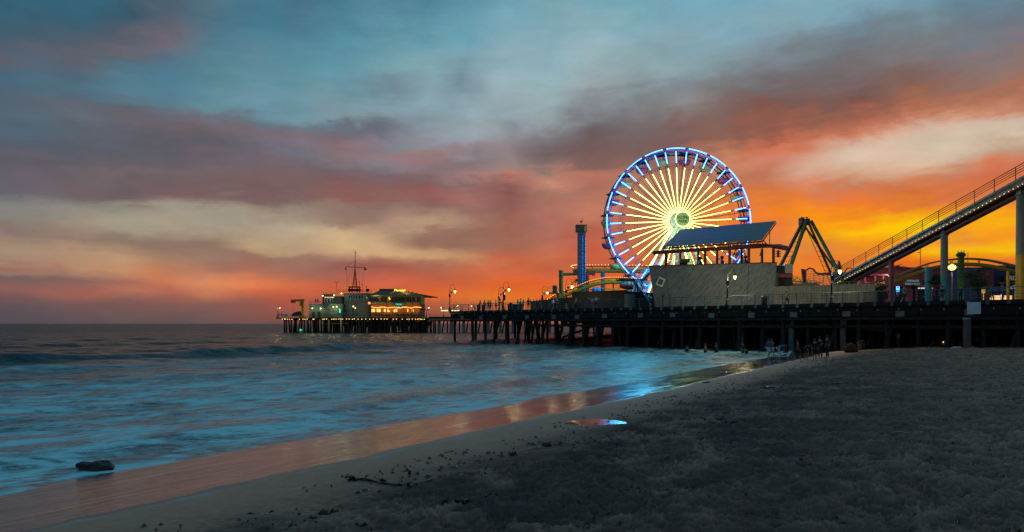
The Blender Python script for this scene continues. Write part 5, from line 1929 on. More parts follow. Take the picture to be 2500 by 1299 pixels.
def build_far_pier():
    x0, x1, x2 = FP(674, 0).x, FP(1042, 0).x, 62.0
    fp = thing('far_pier', 'far end of the pier on dark piles with small lamps under its deck edge', 'pier', ((x0 + x1) / 2, FY, 0))
    MB().box(((x0 + x1) / 2, FY + 15, DK - .2), (x1 - x0, 30, .36)).build('deck', 'timber', fp)
    MB().box(((x0 + x1) / 2 + .6, FY + 15, DK - .62), (x1 - x0 - 3, 29, .45)).build('beam_grid', 'timber', fp)
    MB().box(((x1 + x2) / 2, FY + 14, DK - .55), (x2 - x1, 16, .5)).build('link_deck', 'concrete', fp)
    MB().box(((x1 + x2) / 2, FY + 14, DK - 1.0), (x2 - x1 - .5, 15, .35)).build('link_beam', 'concrete', fp)
    MB().box(((x1 + x2) / 2, FY + 6.1, DK + .05), (x2 - x1, .3, .7)).build('link_parapet', 'timber', fp)
    # link: wide concrete piles with slim batter piles
    for k, px in enumerate(list(range(1066, 1340, 31))):
        x = FP(px, 0).x
        MB().box((x, FY + 8, 1.0), (1.0, 1.2, 7.4)).build('concrete_pile', 'concrete', fp)
        for dx in (1.8, 3.0):
            MB().tube((x - dx, FY + 12, 4.2), (x - dx - (1.2 if dx > 2 else 0), FY + 12, -2.5), 0.28, None, 6).build('batter_pile', 'timber', fp)
    for x in np.arange(FP(1345, 0).x, x2, 4.5):
        MB().box((x, FY + 8, 1.0), (1.0, 1.2, 7.4)).build('concrete_pile', 'concrete', fp)
    # end part: rows of piles
    pm = MB().tube((0, 0, -2.5), (0, 0, 4.5), 0.3, 0.27, 8).mesh('pile', 'pile')
    rnd = random.Random(5)
    front = [691, 697, 713, 720, 727, 733, 741, 748, 757, 764, 771, 779]
    xs = [FP(p, 0).x for p in front]
    px = 788
    while px < 1042:
        xs.append(FP(px, 0).x)
        px += rnd.uniform(5.5, 10)
    for x in xs:
        lean = rnd.choice((0, 0, 0, .09, -.09, .16)) if x > FP(700, 0).x else 0
        inst('pile', pm, fp, (x, FY + rnd.uniform(.4, 1.6), 0), (0, lean, 0))
    for row in range(1, 6):
        for x in xs[::2 if row > 2 else 1]:
            if x > FP(745, 0).x or row < 2:
                inst('pile', pm, fp, (x + rnd.uniform(-.9, .9), FY + 1 + row * 4.4, 0), (0, rnd.choice((0, 0, .08, -.08)), 0))
    # deep braces between piles, centre part nearly closed
    for x in np.arange(FP(800, 0).x, x1 - 2, 3.1):
        MB().beam((x, FY + 9, 4.4), (x + 3.0, FY + 9.1, 1.6), 0.12, 0.34).build('cross_brace', 'timber', fp)
    MB().box(((FP(795, 0).x + x1) / 2, FY + 13, 3.1), (x1 - FP(795, 0).x, .3, 1.7)).build('deep_beam', 'timber', fp)
    MB().beam((FP(728, 0).x, FY - .6, .55), (FP(870, 0).x, FY - .6, .55), 0.8, 0.22).build('landing_stage', 'timber', fp)
    MB().beam((FP(780, 0).x, FY - .2, 3.25), (FP(852, 0).x, FY - .2, 3.25), 0.3, 0.16).build('pale_waler', 'concrete', fp)
    for px in (748, 782, 803, 833):
        MB().tube((FP(px, 0).x, FY - .3, -1), (FP(px, 0).x, FY - .3, 4.6), 0.24, None, 8).build('fender_pile', 'cream', fp)
    for k in range(7):
        MB().beam((FP(747, 0).x - .1, FY - .9, 1 + k * .5), (FP(747, 0).x + 1.2, FY - .9, 1 + k * .5), .06, .06).build('ladder_rung', 'galv', fp)
    # under-edge lamps
    m = MB()
    for zx in (215, 245, 255, 283, 312, 345, 443, 490, 516, 545, 625, 636, 755, 773, 803, 873, 898, 902, 930, 966, 992, 1015, 1068, 1104, 1145, 1170,
               1222, 1272, 1323, 1374, 1423, 1472, 1525, 1570, 1605, 1688, 1730, 1806, 1870, 1897, 1940, 1982, 2010, 2028, 2050, 2068, 2098):
        x = FP(650 + zx / 5.435, 0).x
        m.ball((x, FY - .25, DK - .52 + rnd.uniform(-.06, .06)), 0.125, 6, 4, (1.2, 1, .9))
    m.build('edge_lamps', emat('edge_lamp', (1, .66, .24), 3.0), fp, kind='stuff')
    for px in (770, 830, 880, 960):
        light('edge_glow', (FP(px, 0).x, FY - 2.5, DK - 1.0), (.85, .9, .35), 45, .4, fp)
    MB().ball((FP(736, 0).x, FY - .9, .95), 0.4, 8, 6).build('green_marker_light', emat('green_marker', (.02, .6, .2), 1.5), fp)
    # railing
    rr = railing('far_railing', [V(x0 + .2, FY + .2, 0), V(x1, FY + .2, 0)], 'low dark railing along the seaward end of the far pier', step=2.4, z=DK, h=1.1)
    railing('far_railing', [V(x1 + .2, FY + 6, 0), V(x2, FY + 6, 0)], 'low dark railing along the pier link behind the corner lamp', step=2.6, z=DK, h=1.25)
    return fp


build_far_pier()


def windows(parent, pxs, y0, y1, Y, frame='white_paint', pane='glass', depth=.08, tilt=0):
    """framed windows on a wall facing the camera; pxs list of (px0, px1)"""
    for a, b in pxs:
        p0, p1 = P(a, y1, Y), P(b, y0, Y)
        w, h = p1.x - p0.x, p1.z - p0.z
        c = V((p0.x + p1.x) / 2, Y, (p0.z + p1.z) / 2)
        f = MB()
        t = .09
        f.box(c + V(0, 0, h / 2 + t / 2), (w + 2 * t, depth, t)).box(c - V(0, 0, h / 2 + t / 2), (w + 2 * t, depth, t))
        f.box(c + V(w / 2 + t / 2, 0, 0), (t, depth, h)).box(c - V(w / 2 + t / 2, 0, 0), (t, depth, h))
        o = f.build('window', frame, parent)
        m = MB().box(c + V(0, .0, 0), (w, depth * .3, h))
        off = WL[parent.name]
        m.v = [(q[0] - off.x, q[1] - off.y, q[2] - off.z) for q in m.v]
        m.build('pane', pane, o, local=True)


def z6(zx):
    return 650 + zx / 5.435


def z6y(zy):
    return 600 + zy / 5.435


def FZ(zx, zy, Y=FY):
    return P(z6(zx), z6y(zy), Y)


def fbox(zx0, zx1, zy0, zy1, Y, dep):
    a, b = FZ(zx0, zy1, Y), FZ(zx1, zy0, Y)
    return MB().box(((a.x + b.x) / 2, Y + dep / 2, (a.z + b.z) / 2), (b.x - a.x, dep, b.z - a.z))


def build_harbour():
    Yf = FY + 5
    base = FZ(900, 940, Yf)
    h = thing('harbour_office', 'pale round-fronted harbour office with a railed roof deck at the pier end', 'building', (base.x, Yf, DK))
    zb = DK

    def wall(zx0, zx1, zyt, Y, dep, m, nm='wall', zyb=None):
        a, b = FZ(zx0, 0, Y).x, FZ(zx1, 0, Y).x
        zt = FZ(0, zyt, Y).z
        z0 = zb if zyb is None else FZ(0, zyb, Y).z
        return MB().box(((a + b) / 2, Y + dep / 2, (z0 + zt) / 2), (b - a, dep, zt - z0)).build(nm, m, h)
    wall(570, 1010, 778, Yf - .4, 10, 'stucco_shade', 'lower_wall')
    wall(566, 1016, 770, Yf - .6, 10.3, 'stucco', 'terrace_edge', 782)
    # rounded drum tower at the left, upper floor
    c = FZ(830, 0, Yf + 4)
    r = (FZ(910, 0, Yf).x - FZ(745, 0, Yf).x) / 2
    z0, z1 = FZ(0, 772, Yf).z, FZ(0, 645, Yf).z
    MB().lathe((c.x, c.y, 0), [(r, z0), (r, z1), (r + .2, z1), (r + .2, z1 + .25)], 28).build('round_tower', 'stucco', h)
    wall(905, 1002, 668, Yf + 3, 6, 'stucco_shade', 'stair_wall', 780)
    # main drum
    cx = (FZ(1005, 0, Yf).x + FZ(1390, 0, Yf).x) / 2
    rr = (FZ(1390, 0, Yf).x - FZ(1005, 0, Yf).x) / 2
    zt, zm = FZ(0, 628, Yf).z, FZ(0, 735, Yf).z
    n = 40

    def arcwall(z0, z1, r_, m, nm, yc, sq=.55):
        vs = []
        pts = []
        for i in range(n + 1):
            t = PI + PI * i / n
            pts.append(V(cx + r_ * math.cos(t), yc + r_ * sq * math.sin(t), z0))
        pts += [V(cx + r_, yc + 6, z0), V(cx - r_, yc + 6, z0)]
        MB().prism(pts, (0, 0, z1 - z0)).build(nm, m, h)
    yc = Yf + 3
    arcwall(zb, zm, rr * 1.0, 'stucco_shade', 'lower_drum', yc)
    arcwall(zm, zm + .25, rr * 1.03, 'stucco', 'ledge', yc)
    arcwall(zm + .252, zt - .35, rr * .985, 'stucco', 'upper_drum', yc)
    arcwall(zt - .35, zt, rr * 1.02, 'stucco', 'cornice', yc)
    # upper windows following the curve
    for i in range(16):
        t = PI + PI * (.5 + .47 * (i + .5) / 16 * 2 - .20)
        if t > 2 * PI - .18: break
        p = V(cx + rr * .985 * math.cos(t), yc + rr * .55 * .985 * math.sin(t) - .06, (zm + zt) / 2)
        tang = math.atan2(.55 * math.cos(t), -math.sin(t))
        o = MB().box(p, (.62, .12, 1.45), rz=tang).build('window', 'white_paint', h)
        off = WL[h.name]
        q = p + V(0, -.05, 0) - off
        MB().box(q, (.46, .12, 1.28), rz=tang).build('pane', 'glass', o, local=True)
    windows(h, [(z6(x), z6(x + 26)) for x in (780, 820, 860)], z6y(700), z6y(760), Yf - .1 + .2, pane='glass')
    windows(h, [(z6(1352), z6(1382))], z6y(746), z6y(776), Yf - .9, pane='win_red', frame='darkmetal')
    windows(h, [(z6(968), z6(986))], z6y(838), z6y(890), Yf - .55, pane='neon_green', frame='darkmetal')
    windows(h, [(z6(772), z6(795)), (z6(806), z6(836)), (z6(842), z6(900))], z6y(680), z6y(690), Yf - .2 + .3, pane='win_warm')
    # doors and a pale stair on the lower wall
    for zx in (628, 700, 1040):
        a = FZ(zx, 0, Yf - .5)
        MB().box((a.x, Yf - .5, DK + 1.05), (1.0, .12, 2.1)).build('door', 'darkmetal', h)
    MB().beam(FZ(705, 790, Yf - 1.4), FZ(900, 935, Yf - 1.4), 0.9, .25).build('outside_stair', 'stucco', h)
    MB().beam(FZ(800, 850, Yf - 1.3), FZ(850, 795, Yf - 1.3), 0.6, .2).build('outside_stair', 'stucco', h)
    MB().beam(FZ(1000, 828, Yf - 3.2), FZ(1100, 828, Yf - 3.2), 0.5, .14).build('awning_strip', 'stucco', h)
    # roof deck rail
    za = FZ(0, 622, Yf).z
    for zx in range(950, 1395, 37):
        a = FZ(zx, 620, Yf + 2)
        MB().tube((a.x, Yf + 2, za), (a.x, Yf + 2, za + 1.05), 0.05, None, 5).build('rail_post', 'darkmetal', h)
    a, b = FZ(950, 0, Yf + 2).x, FZ(1390, 0, Yf + 2).x
    for dz in (.55, 1.05):
        MB().tube((a, Yf + 2, za + dz), (b, Yf + 2, za + dz), 0.045, None, 5).build('roof_rail', 'darkmetal', h)
    a, b = FZ(572, 0, Yf).x, FZ(742, 0, Yf).x
    z5 = FZ(0, 772, Yf).z
    for dz in (.5, 1.0):
        MB().tube((a, Yf - .3, z5 + dz), (b, Yf - .3, z5 + dz), 0.045, None, 5).build('roof_rail', 'darkmetal', h)
    for k in range(6):
        x = a + (b - a) * k / 5
        MB().tube((x, Yf - .3, z5), (x, Yf - .3, z5 + 1), 0.045, None, 5).build('rail_post', 'darkmetal', h)
    # mast platform
    pz0, pz1 = FZ(0, 622, Yf + 4).z, FZ(0, 548, Yf + 4).z
    for zx in (1105, 1140, 1205, 1238):
        a = FZ(zx, 0, Yf + 4)
        MB().box((a.x, Yf + 4, (pz0 + pz1) / 2), (.35, .35, pz1 - pz0)).build('platform_post', 'darkmetal', h)
    a, b = FZ(1100, 0, Yf + 4).x, FZ(1243, 0, Yf + 4).x
    MB().box(((a + b) / 2, Yf + 4, pz1), (b - a, 3, .3)).build('mast_platform', 'darkmetal', h)
    MB().box(((a + b) / 2, Yf + 4, pz0 + .9), (b - a + .2, 3, .8)).build('platform_base', 'darkmetal', h)
    # flood lamps
    for k, (zx, zy) in enumerate(((750, 663), (900, 657), (998, 632), (613, 830), (722, 832), (890, 813), (936, 808))):
        p = FZ(zx, zy, Yf - 1.1 if zy > 700 else Yf - .9)
        o = MB().ball(p, 0.22, 8, 6).build('flood_lamp', 'flood', h)
        light('flood_glow', p + V(0, -1.2, -.3), (.95, 1, .55), 60 if zy > 700 else 30, .3, h)
    # ---- mast
    mp = FZ(1178, 548, Yf + 4)
    ma = thing('signal_mast', 'tall signal mast with a yardarm and stay lines on the harbour office roof', 'mast', (mp.x, Yf + 4, pz1))
    top = FZ(1180, 62, Yf + 4)
    ya = FZ(1178, 285, Yf + 4)
    MB().tube((mp.x, Yf + 4, ya.z - 1), (top.x, Yf + 4, top.z), 0.17, 0.07, 8).build('pole', 'darkmetal', ma)
    for zx in (1146, 1163, 1192, 1205):
        a = FZ(zx, 548, Yf + 4)
        MB().tube((a.x, Yf + 4, pz1), (mp.x, Yf + 4, ya.z), 0.13, 0.09, 6).build('tripod_leg', 'darkmetal', ma)
    for f in (.2, .4, .6, .8):
        z = pz1 + (ya.z - pz1) * f
        w = 1.25 * (1 - f) * 2.2
        MB().tube((mp.x - w / 2, Yf + 4, z), (mp.x + w / 2, Yf + 4, z), 0.06, None, 5).build('rung', 'darkmetal', ma)
    a, b = FZ(1055, 278, Yf + 4), FZ(1318, 293, Yf + 4)
    MB().tube(a, b, 0.11, None, 6).build('yardarm', 'darkmetal', ma)
    MB().box(a + V(0, 0, -.7), (.35, .3, .9)).build('signal_lamp', 'darkmetal', ma)
    MB().box(b + V(-.1, 0, -.5), (.7, .4, .7)).build('signal_lamp', 'darkmetal', ma)
    MB().box(FZ(1186, 93, Yf + 4), (.4, .2, .3)).build('signal_lamp', 'darkmetal', ma)
    for (x0, y0, x1, y1) in ((1178, 200, 1060, 275), (1178, 200, 1310, 290), (1062, 300, 1085, 548), (1140, 290, 1125, 545), (1300, 310, 1298, 600), (1290, 300, 1265, 590),
                             (1062, 300, 1070, 590), (1225, 290, 1240, 550), (1172, 300, 1010, 560), (1100, 290, 1085, 590)):
        MB().tube(FZ(x0, y0, Yf + 4), FZ(x1, y1, Yf + 4), 0.022, None, 4).build('stay_line', 'darkmetal', ma)
    an = thing('roof_antenna', 'thin branched antenna on the roof left of the mast', 'antenna', FZ(938, 640, Yf + 3))
    MB().tube(FZ(938, 640, Yf + 3), FZ(936, 485, Yf + 3), 0.06, None, 5).build('pole', 'darkmetal', an)
    MB().tube(FZ(912, 487, Yf + 3), FZ(964, 487, Yf + 3), 0.05, None, 5).build('crossbar', 'darkmetal', an)
    for zx in (912, 936, 963):
        MB().tube(FZ(zx, 487, Yf + 3), FZ(zx, 466, Yf + 3), 0.05, None, 5).build('prong', 'darkmetal', an)
    MB().tube(FZ(936, 510, Yf + 3), FZ(900, 640, Yf + 3), 0.02, None, 4).build('stay_line', 'darkmetal', an)
    for k, (zx, zt_, lab) in enumerate(((1235, 485, 'thin roof whip with a small vane, just right of the mast'), (1273, 510, 'short knobbed roof rod right of the mast'), (1328, 545, 'short knobbed roof rod by the dark dish'))):
        o = thing('roof_rod', lab, 'antenna', FZ(zx, 620, Yf + 3))
        MB().tube(FZ(zx, 620, Yf + 3), FZ(zx, zt_, Yf + 3), 0.05, None, 5).build('pole', 'darkmetal', o)
        MB().ball(FZ(zx, zt_, Yf + 3), 0.22, 8, 5).build('knob', 'darkmetal', o)
    p = FZ(1345, 590, Yf + 3)
    MB().ball(p, 0.7, 12, 8, (1, .35, .8)).tube(p, p - V(0, 0, 1.1), .1, None, 6).build('dish', 'darkmetal', label='dark round dish on the harbour office roof by the restaurant', cat='dish')
    return h


build_harbour()


def build_restaurant():
    Yf = FY + 4
    h = thing('pier_restaurant', 'two-storey restaurant with brown hipped roof and glowing orange ground floor on the far pier', 'building', (FZ(1720, 0, Yf).x, Yf, DK))
    x0, x1 = FZ(1392, 0, Yf).x, FZ(2048, 0, Yf).x
    zm, zt = FZ(0, 765, Yf).z, FZ(0, 655, Yf).z
    MB().box(((x0 + x1) / 2, Yf + 6, (DK + zm) / 2), (x1 - x0, 12, zm - DK)).build('ground_floor', 'orange', h)
    MB().box(((x0 + x1) / 2, Yf + 6.1, (zm + zt) / 2), (x1 - x0 - .3, 12, zt - zm - .01)).build('upper_floor', 'cream', h)
    MB().box(((x0 + x1) / 2 + .2, Yf - .1, zm + .02), (x1 - x0 + .5, .8, .16)).build('floor_band', 'cream', h)
    # roof: hipped with long upturned eave to the right
    Yb = Yf + 14
    el, er = FZ(1380, 660, Yf - 2), FZ(2060, 668, Yf - 2)
    rl, rr = FZ(1502, 602, Yf + 5), FZ(1845, 612, Yf + 5)
    tip = FZ(2185, 697, Yf - 1)
    q = [el, er, rr, rl]
    MB().prism(q, (0, .05, .25)).build('roof_slope', 'roofbrown', h)
    MB().prism([er, tip, FZ(2150, 684, Yf + 3), rr], (0, .05, .25)).build('eave_wing', 'roofbrown', h)
    MB().prism([V(el.x, Yb, el.z), V(er.x + 4, Yb, er.z), V(rr.x, Yf + 7, rr.z), V(rl.x, Yf + 7, rl.z)], (0, -.05, .25)).build('roof_slope', 'roofbrown', h)
    # raised clerestory
    a, b = FZ(1502, 0, Yf + 5).x, FZ(1745, 0, Yf + 5).x
    zc = FZ(0, 578, Yf + 5).z
    MB().box(((a + b) / 2, Yf + 6.5, (rl.z + zc) / 2 - .4), (b - a, 3, zc - rl.z + .9)).build('clerestory', 'roofbrown', h)
    MB().box(((a + b) / 2, Yf + 6.5, zc + .08), (b - a + .5, 3.4, .14)).build('clerestory_cap', 'roofbrown', h)
    MB().beam(FZ(1640, 640, Yf - 1), FZ(1740, 580, Yf + 3), .5, .3).build('gable_edge', 'cream', h)
    MB().beam(FZ(1740, 580, Yf + 3), FZ(1850, 640, Yf - 1), .5, .3).build('gable_edge', 'cream', h)
    MB().beam(el + V(0, -.1, -.05), er + V(0, -.1, -.05), .18, .28).build('fascia', 'cream', h)
    # windows
    ups = [(1395, 1415), (1418, 1500), (1522, 1546), (1550, 1572), (1576, 1598), (1645, 1668), (1672, 1695), (1700, 1722), (1728, 1750), (1756, 1780), (1786, 1808), (1812, 1838), (1862, 1895), (1905, 1925), (1945, 1972), (2000, 2016), (2020, 2036)]
    windows(h, [(z6(a) + .15, z6(b) - .15) for a, b in ups], z6y(688), z6y(740), Yf - .06, frame='roofbrown')
    gl = [(1395, 1445), (1465, 1520), (1560, 1590), (1600, 1625), (1690, 1710), (1715, 1740), (1870, 1885), (1930, 1955)]
    windows(h, [(z6(a), z6(b)) for a, b in gl], z6y(838), z6y(880), Yf - .08, frame='roofbrown', pane='win_warm')
    # string lights in shallow swags
    rnd = random.Random(3)
    m = MB()
    zx = 1395
    while zx < 2060:
        sag = 10 * abs(math.sin((zx - 1395) / 75.0 * PI / 2))
        m.ball(FZ(zx, 812 + sag + rnd.uniform(-5, 5), Yf - 1.6), .105, 6, 4)
        zx += rnd.choice((5, 8, 11))
    m.build('string_lights', emat('string_lamp', (1, .45, .15), 3.0), h, kind='stuff')
    for zx in (1420, 1520, 1640, 1760, 1880, 1990):
        light('warm_glow', FZ(zx, 840, Yf - 1.8), (1, .50, .12), 75, .4, h)
    light('upper_glow', FZ(1450, 670, Yf - 3), (1, .85, .4), 60, .4, h)
    light('roof_glow', FZ(1850, 600, Yf + 1), (1, .7, .1), 160, .3, h)
    for (zx, zy) in ((1425, 865), (1497, 866), (1630, 868), (1700, 870), (1605, 900)):
        MB().ball(FZ(zx, zy, Yf - .6), .2, 8, 5).build('wall_light', 'bulb', h)
    # slanted light strip on the upper wall
    MB().beam(FZ(1628, 688, Yf - .6), FZ(1642, 712, Yf - .6), .12, .3).build('slanted_strip', 'neon_yellow', h)
    mesh_text('roof_sign', 'Mariasol', 1.15, FZ(1772, 592, Yf - .8), (PI / 2, 0, 0), 'neon_yellow', h, ext=.05)
    mesh_text('neon_sign', 'Marisol', .72, FZ(1760, 776, Yf - .9), (PI / 2, 0, 0), 'neon_green', h, ext=.05)
    sb = FZ(1760, 776, Yf - .75)
    MB().box(sb, (2.6, .08, 1.3)).build('sign_board', 'teal', h)
    # veranda posts
    for zx in (1600, 1850, 1940, 2045):
        a = FZ(zx, 0, Yf - 1.2)
        MB().box((a.x, Yf - 1.2, (DK + zt) / 2), (.28, .28, zt - DK)).build('veranda_post', 'roofbrown', h)
    MB().box(FZ(2105, 848, Yf - 2), (2.6, 1.6, .3)).build('kiosk_roof', 'timber', label='small dark kiosk canopy right of the restaurant', cat='canopy')
    # birds on the eave
    places = ['on the ridge end', 'a third down the right hip', 'half way down the right hip', 'low on the right hip', 'at the start of the long eave wing', 'on the inner half of the long eave wing', 'near the middle of the long eave wing', 'near the outer end of the long eave wing', 'at the very tip of the long eave wing']
    for k in range(9):
        f = k / 8
        p = V(er.x, er.y, er.z).lerp(tip, .1 + .8 * f) if k > 3 else rr.lerp(er, .2 + .25 * k)
        b = MB().ball(p + V(0, 0, .45), .16, 8, 5, (1.5, .8, 1)).ball(p + V(.2, 0, .62), .08, 6, 4)
        b.build('gull', 'darkmetal', label='small gull perched ' + places[k] + ' of the restaurant', cat='gull', group='gulls on the restaurant roof edge')


def mesh_text(name, body, size, loc, rot, m, parent=None, ext=.02, off=0.0, local=False, narrow=1.0):
    c = bpy.data.curves.new('tmp_text', 'FONT')
    c.body = body
    c.size = size
    c.extrude = ext
    c.offset = off
    c.align_x = 'CENTER'
    c.align_y = 'CENTER'
    o = bpy.data.objects.new('tmp_text', c)
    COL.objects.link(o)
    dg = bpy.context.evaluated_depsgraph_get()
    me = bpy.data.meshes.new_from_object(o.evaluated_get(dg))
    bpy.data.objects.remove(o)
    bpy.data.curves.remove(c)
    me.name = name
    me.materials.clear()
    me.materials.append(MT[m])
    n = bpy.data.objects.new(name, me)
    COL.objects.link(n)
    n.rotation_euler = rot
    n.scale = (narrow, 1, 1)
    if parent is not None:
        n.parent = parent
        n.location = Vector(loc) if local else Vector(loc) - WL[parent.name]
    else:
        n.location = loc
    return n


build_restaurant()
for d in [o for o in bpy.data.objects if o.name.startswith('sign_disc')]:
    for i, (s_, z) in enumerate((('PACIFIC', 0.26), ('PARK', -0.40))):
        mesh_text('sign_lettering', s_, 0.66, (0, -2.37, z), (PI / 2, 0, 0), 'hubtext', d, local=True, off=.012)

# crane at the pier tip
cr = thing('davit_crane', 'yellow davit crane with a hanging hook near the tip of the far pier', 'crane', (FZ(485, 0, FY + 2).x, FY + 2, DK))
a, b = FZ(470, 0, FY + 2).x, FZ(490, 0, FY + 2).x
MB().box(((a + b) / 2 + .1, FY + 2, (DK + FZ(0, 718, FY + 2).z) / 2), (.75, .75, FZ(0, 718, FY + 2).z - DK)).build('post', 'yellow', cr)
MB().beam(FZ(330, 728, FY + 2), FZ(505, 722, FY + 2), .7, .7).build('jib', 'yellow', cr)
MB().beam(FZ(462, 740, FY + 2), FZ(462, 800, FY + 2), .8, .6).build('counter_box', 'yellow', cr)
MB().box(FZ(358, 745, FY + 2), (1.6, .6, .6)).build('trolley', 'darkmetal', cr)
MB().tube(FZ(358, 755, FY + 2), FZ(358, 880, FY + 2), .03, None, 4).build('hook_cable', 'darkmetal', cr)
MB().box((FZ(485, 0, FY + 2).x, FY + 2, DK + .35), (2.0, 1.6, .7)).build('base_block', 'yellow', cr)
light('crane_glow', FZ(520, 900, FY), (1, .85, .2), 45, .4, cr)
tb = MB()
pp_ = [FZ(330, 935, FY + 1), FZ(345, 905, FY + 1), FZ(372, 885, FY + 1), FZ(430, 868, FY + 1), FZ(445, 900, FY + 1), FZ(440, 935, FY + 1)]
tb.prism(pp_, (0, 2.2, 0)).build('covered_dinghy', 'black', label='dark tarpaulin-covered dinghy on deck under the davit crane', cat='boat')
rk = thing('barrel_rack', 'row of pale upright canisters near the tip of the far pier', 'rack', FZ(255, 940, FY + 1))
for k in range(5):
    MB().tube(FZ(236 + k * 11, 942, FY + 1), FZ(236 + k * 11, 900, FY + 1), .2, None, 8).build('canister', 'galv', rk)
wl = thing('post_light', 'small post lamp before the round drum of the harbour office', 'street lamp', (FZ(1155, 0, FY + .4).x, FY + .4, DK))
MB().tube(FZ(1155, 940, FY + .4), FZ(1155, 812, FY + .4), .09, None, 6).build('post', 'darkmetal', wl)
MB().ball(FZ(1155, 806, FY + .4), .26, 8, 6).build('lamp', 'globe', wl)
light('lamp_light', FZ(1155, 806, FY - .3), (1, .85, .5), 30, .3, wl)

# stalls, cars and canopies in the middle distance on the link
rnd = random.Random(8)
st_ = [(1112, 758, 10, 'navy', 'blue market canopy with a lit counter left of the railing lamps'), (1125, 756, 9, 'teal', 'teal market canopy with a lit counter beyond the pier railing'),
       (1153, 757, 8, 'canvas_white', 'pale market canopy with a lit counter beyond the pier railing')]
for px, py, w, m, lab in st_:
    p = P(px, py, 205)
    t = thing('market_stall', lab, 'stall', (p.x, 205, DK))
    hw = w / 2 / F * 205
    MB().prism([V(p.x - hw, 205, DK + 1.5), V(p.x, 205, DK + 2.3), V(p.x + hw, 205, DK + 1.5)], (0, 3, 0)).build('canopy', m, t)
    MB().box((p.x, 206, DK + .5), (hw * 1.7, 1.5, 1.0)).build('counter', 'darkmetal', t)
    MB().box((p.x, 205.05, DK + 1.25), (hw * 1.7, .06, .18)).build('lit_strip', 'win_warm', t)
m = MB()
for px in range(1078, 1122, 3):
    m.ball(P(px, 758.5, 200), .17, 6, 4)
m.build('lit_edge_string', emat('greenish_bulb', (.7, .8, .3), 1.8), label='string of greenish white bulbs left of the corner lamp', cat='string lights')


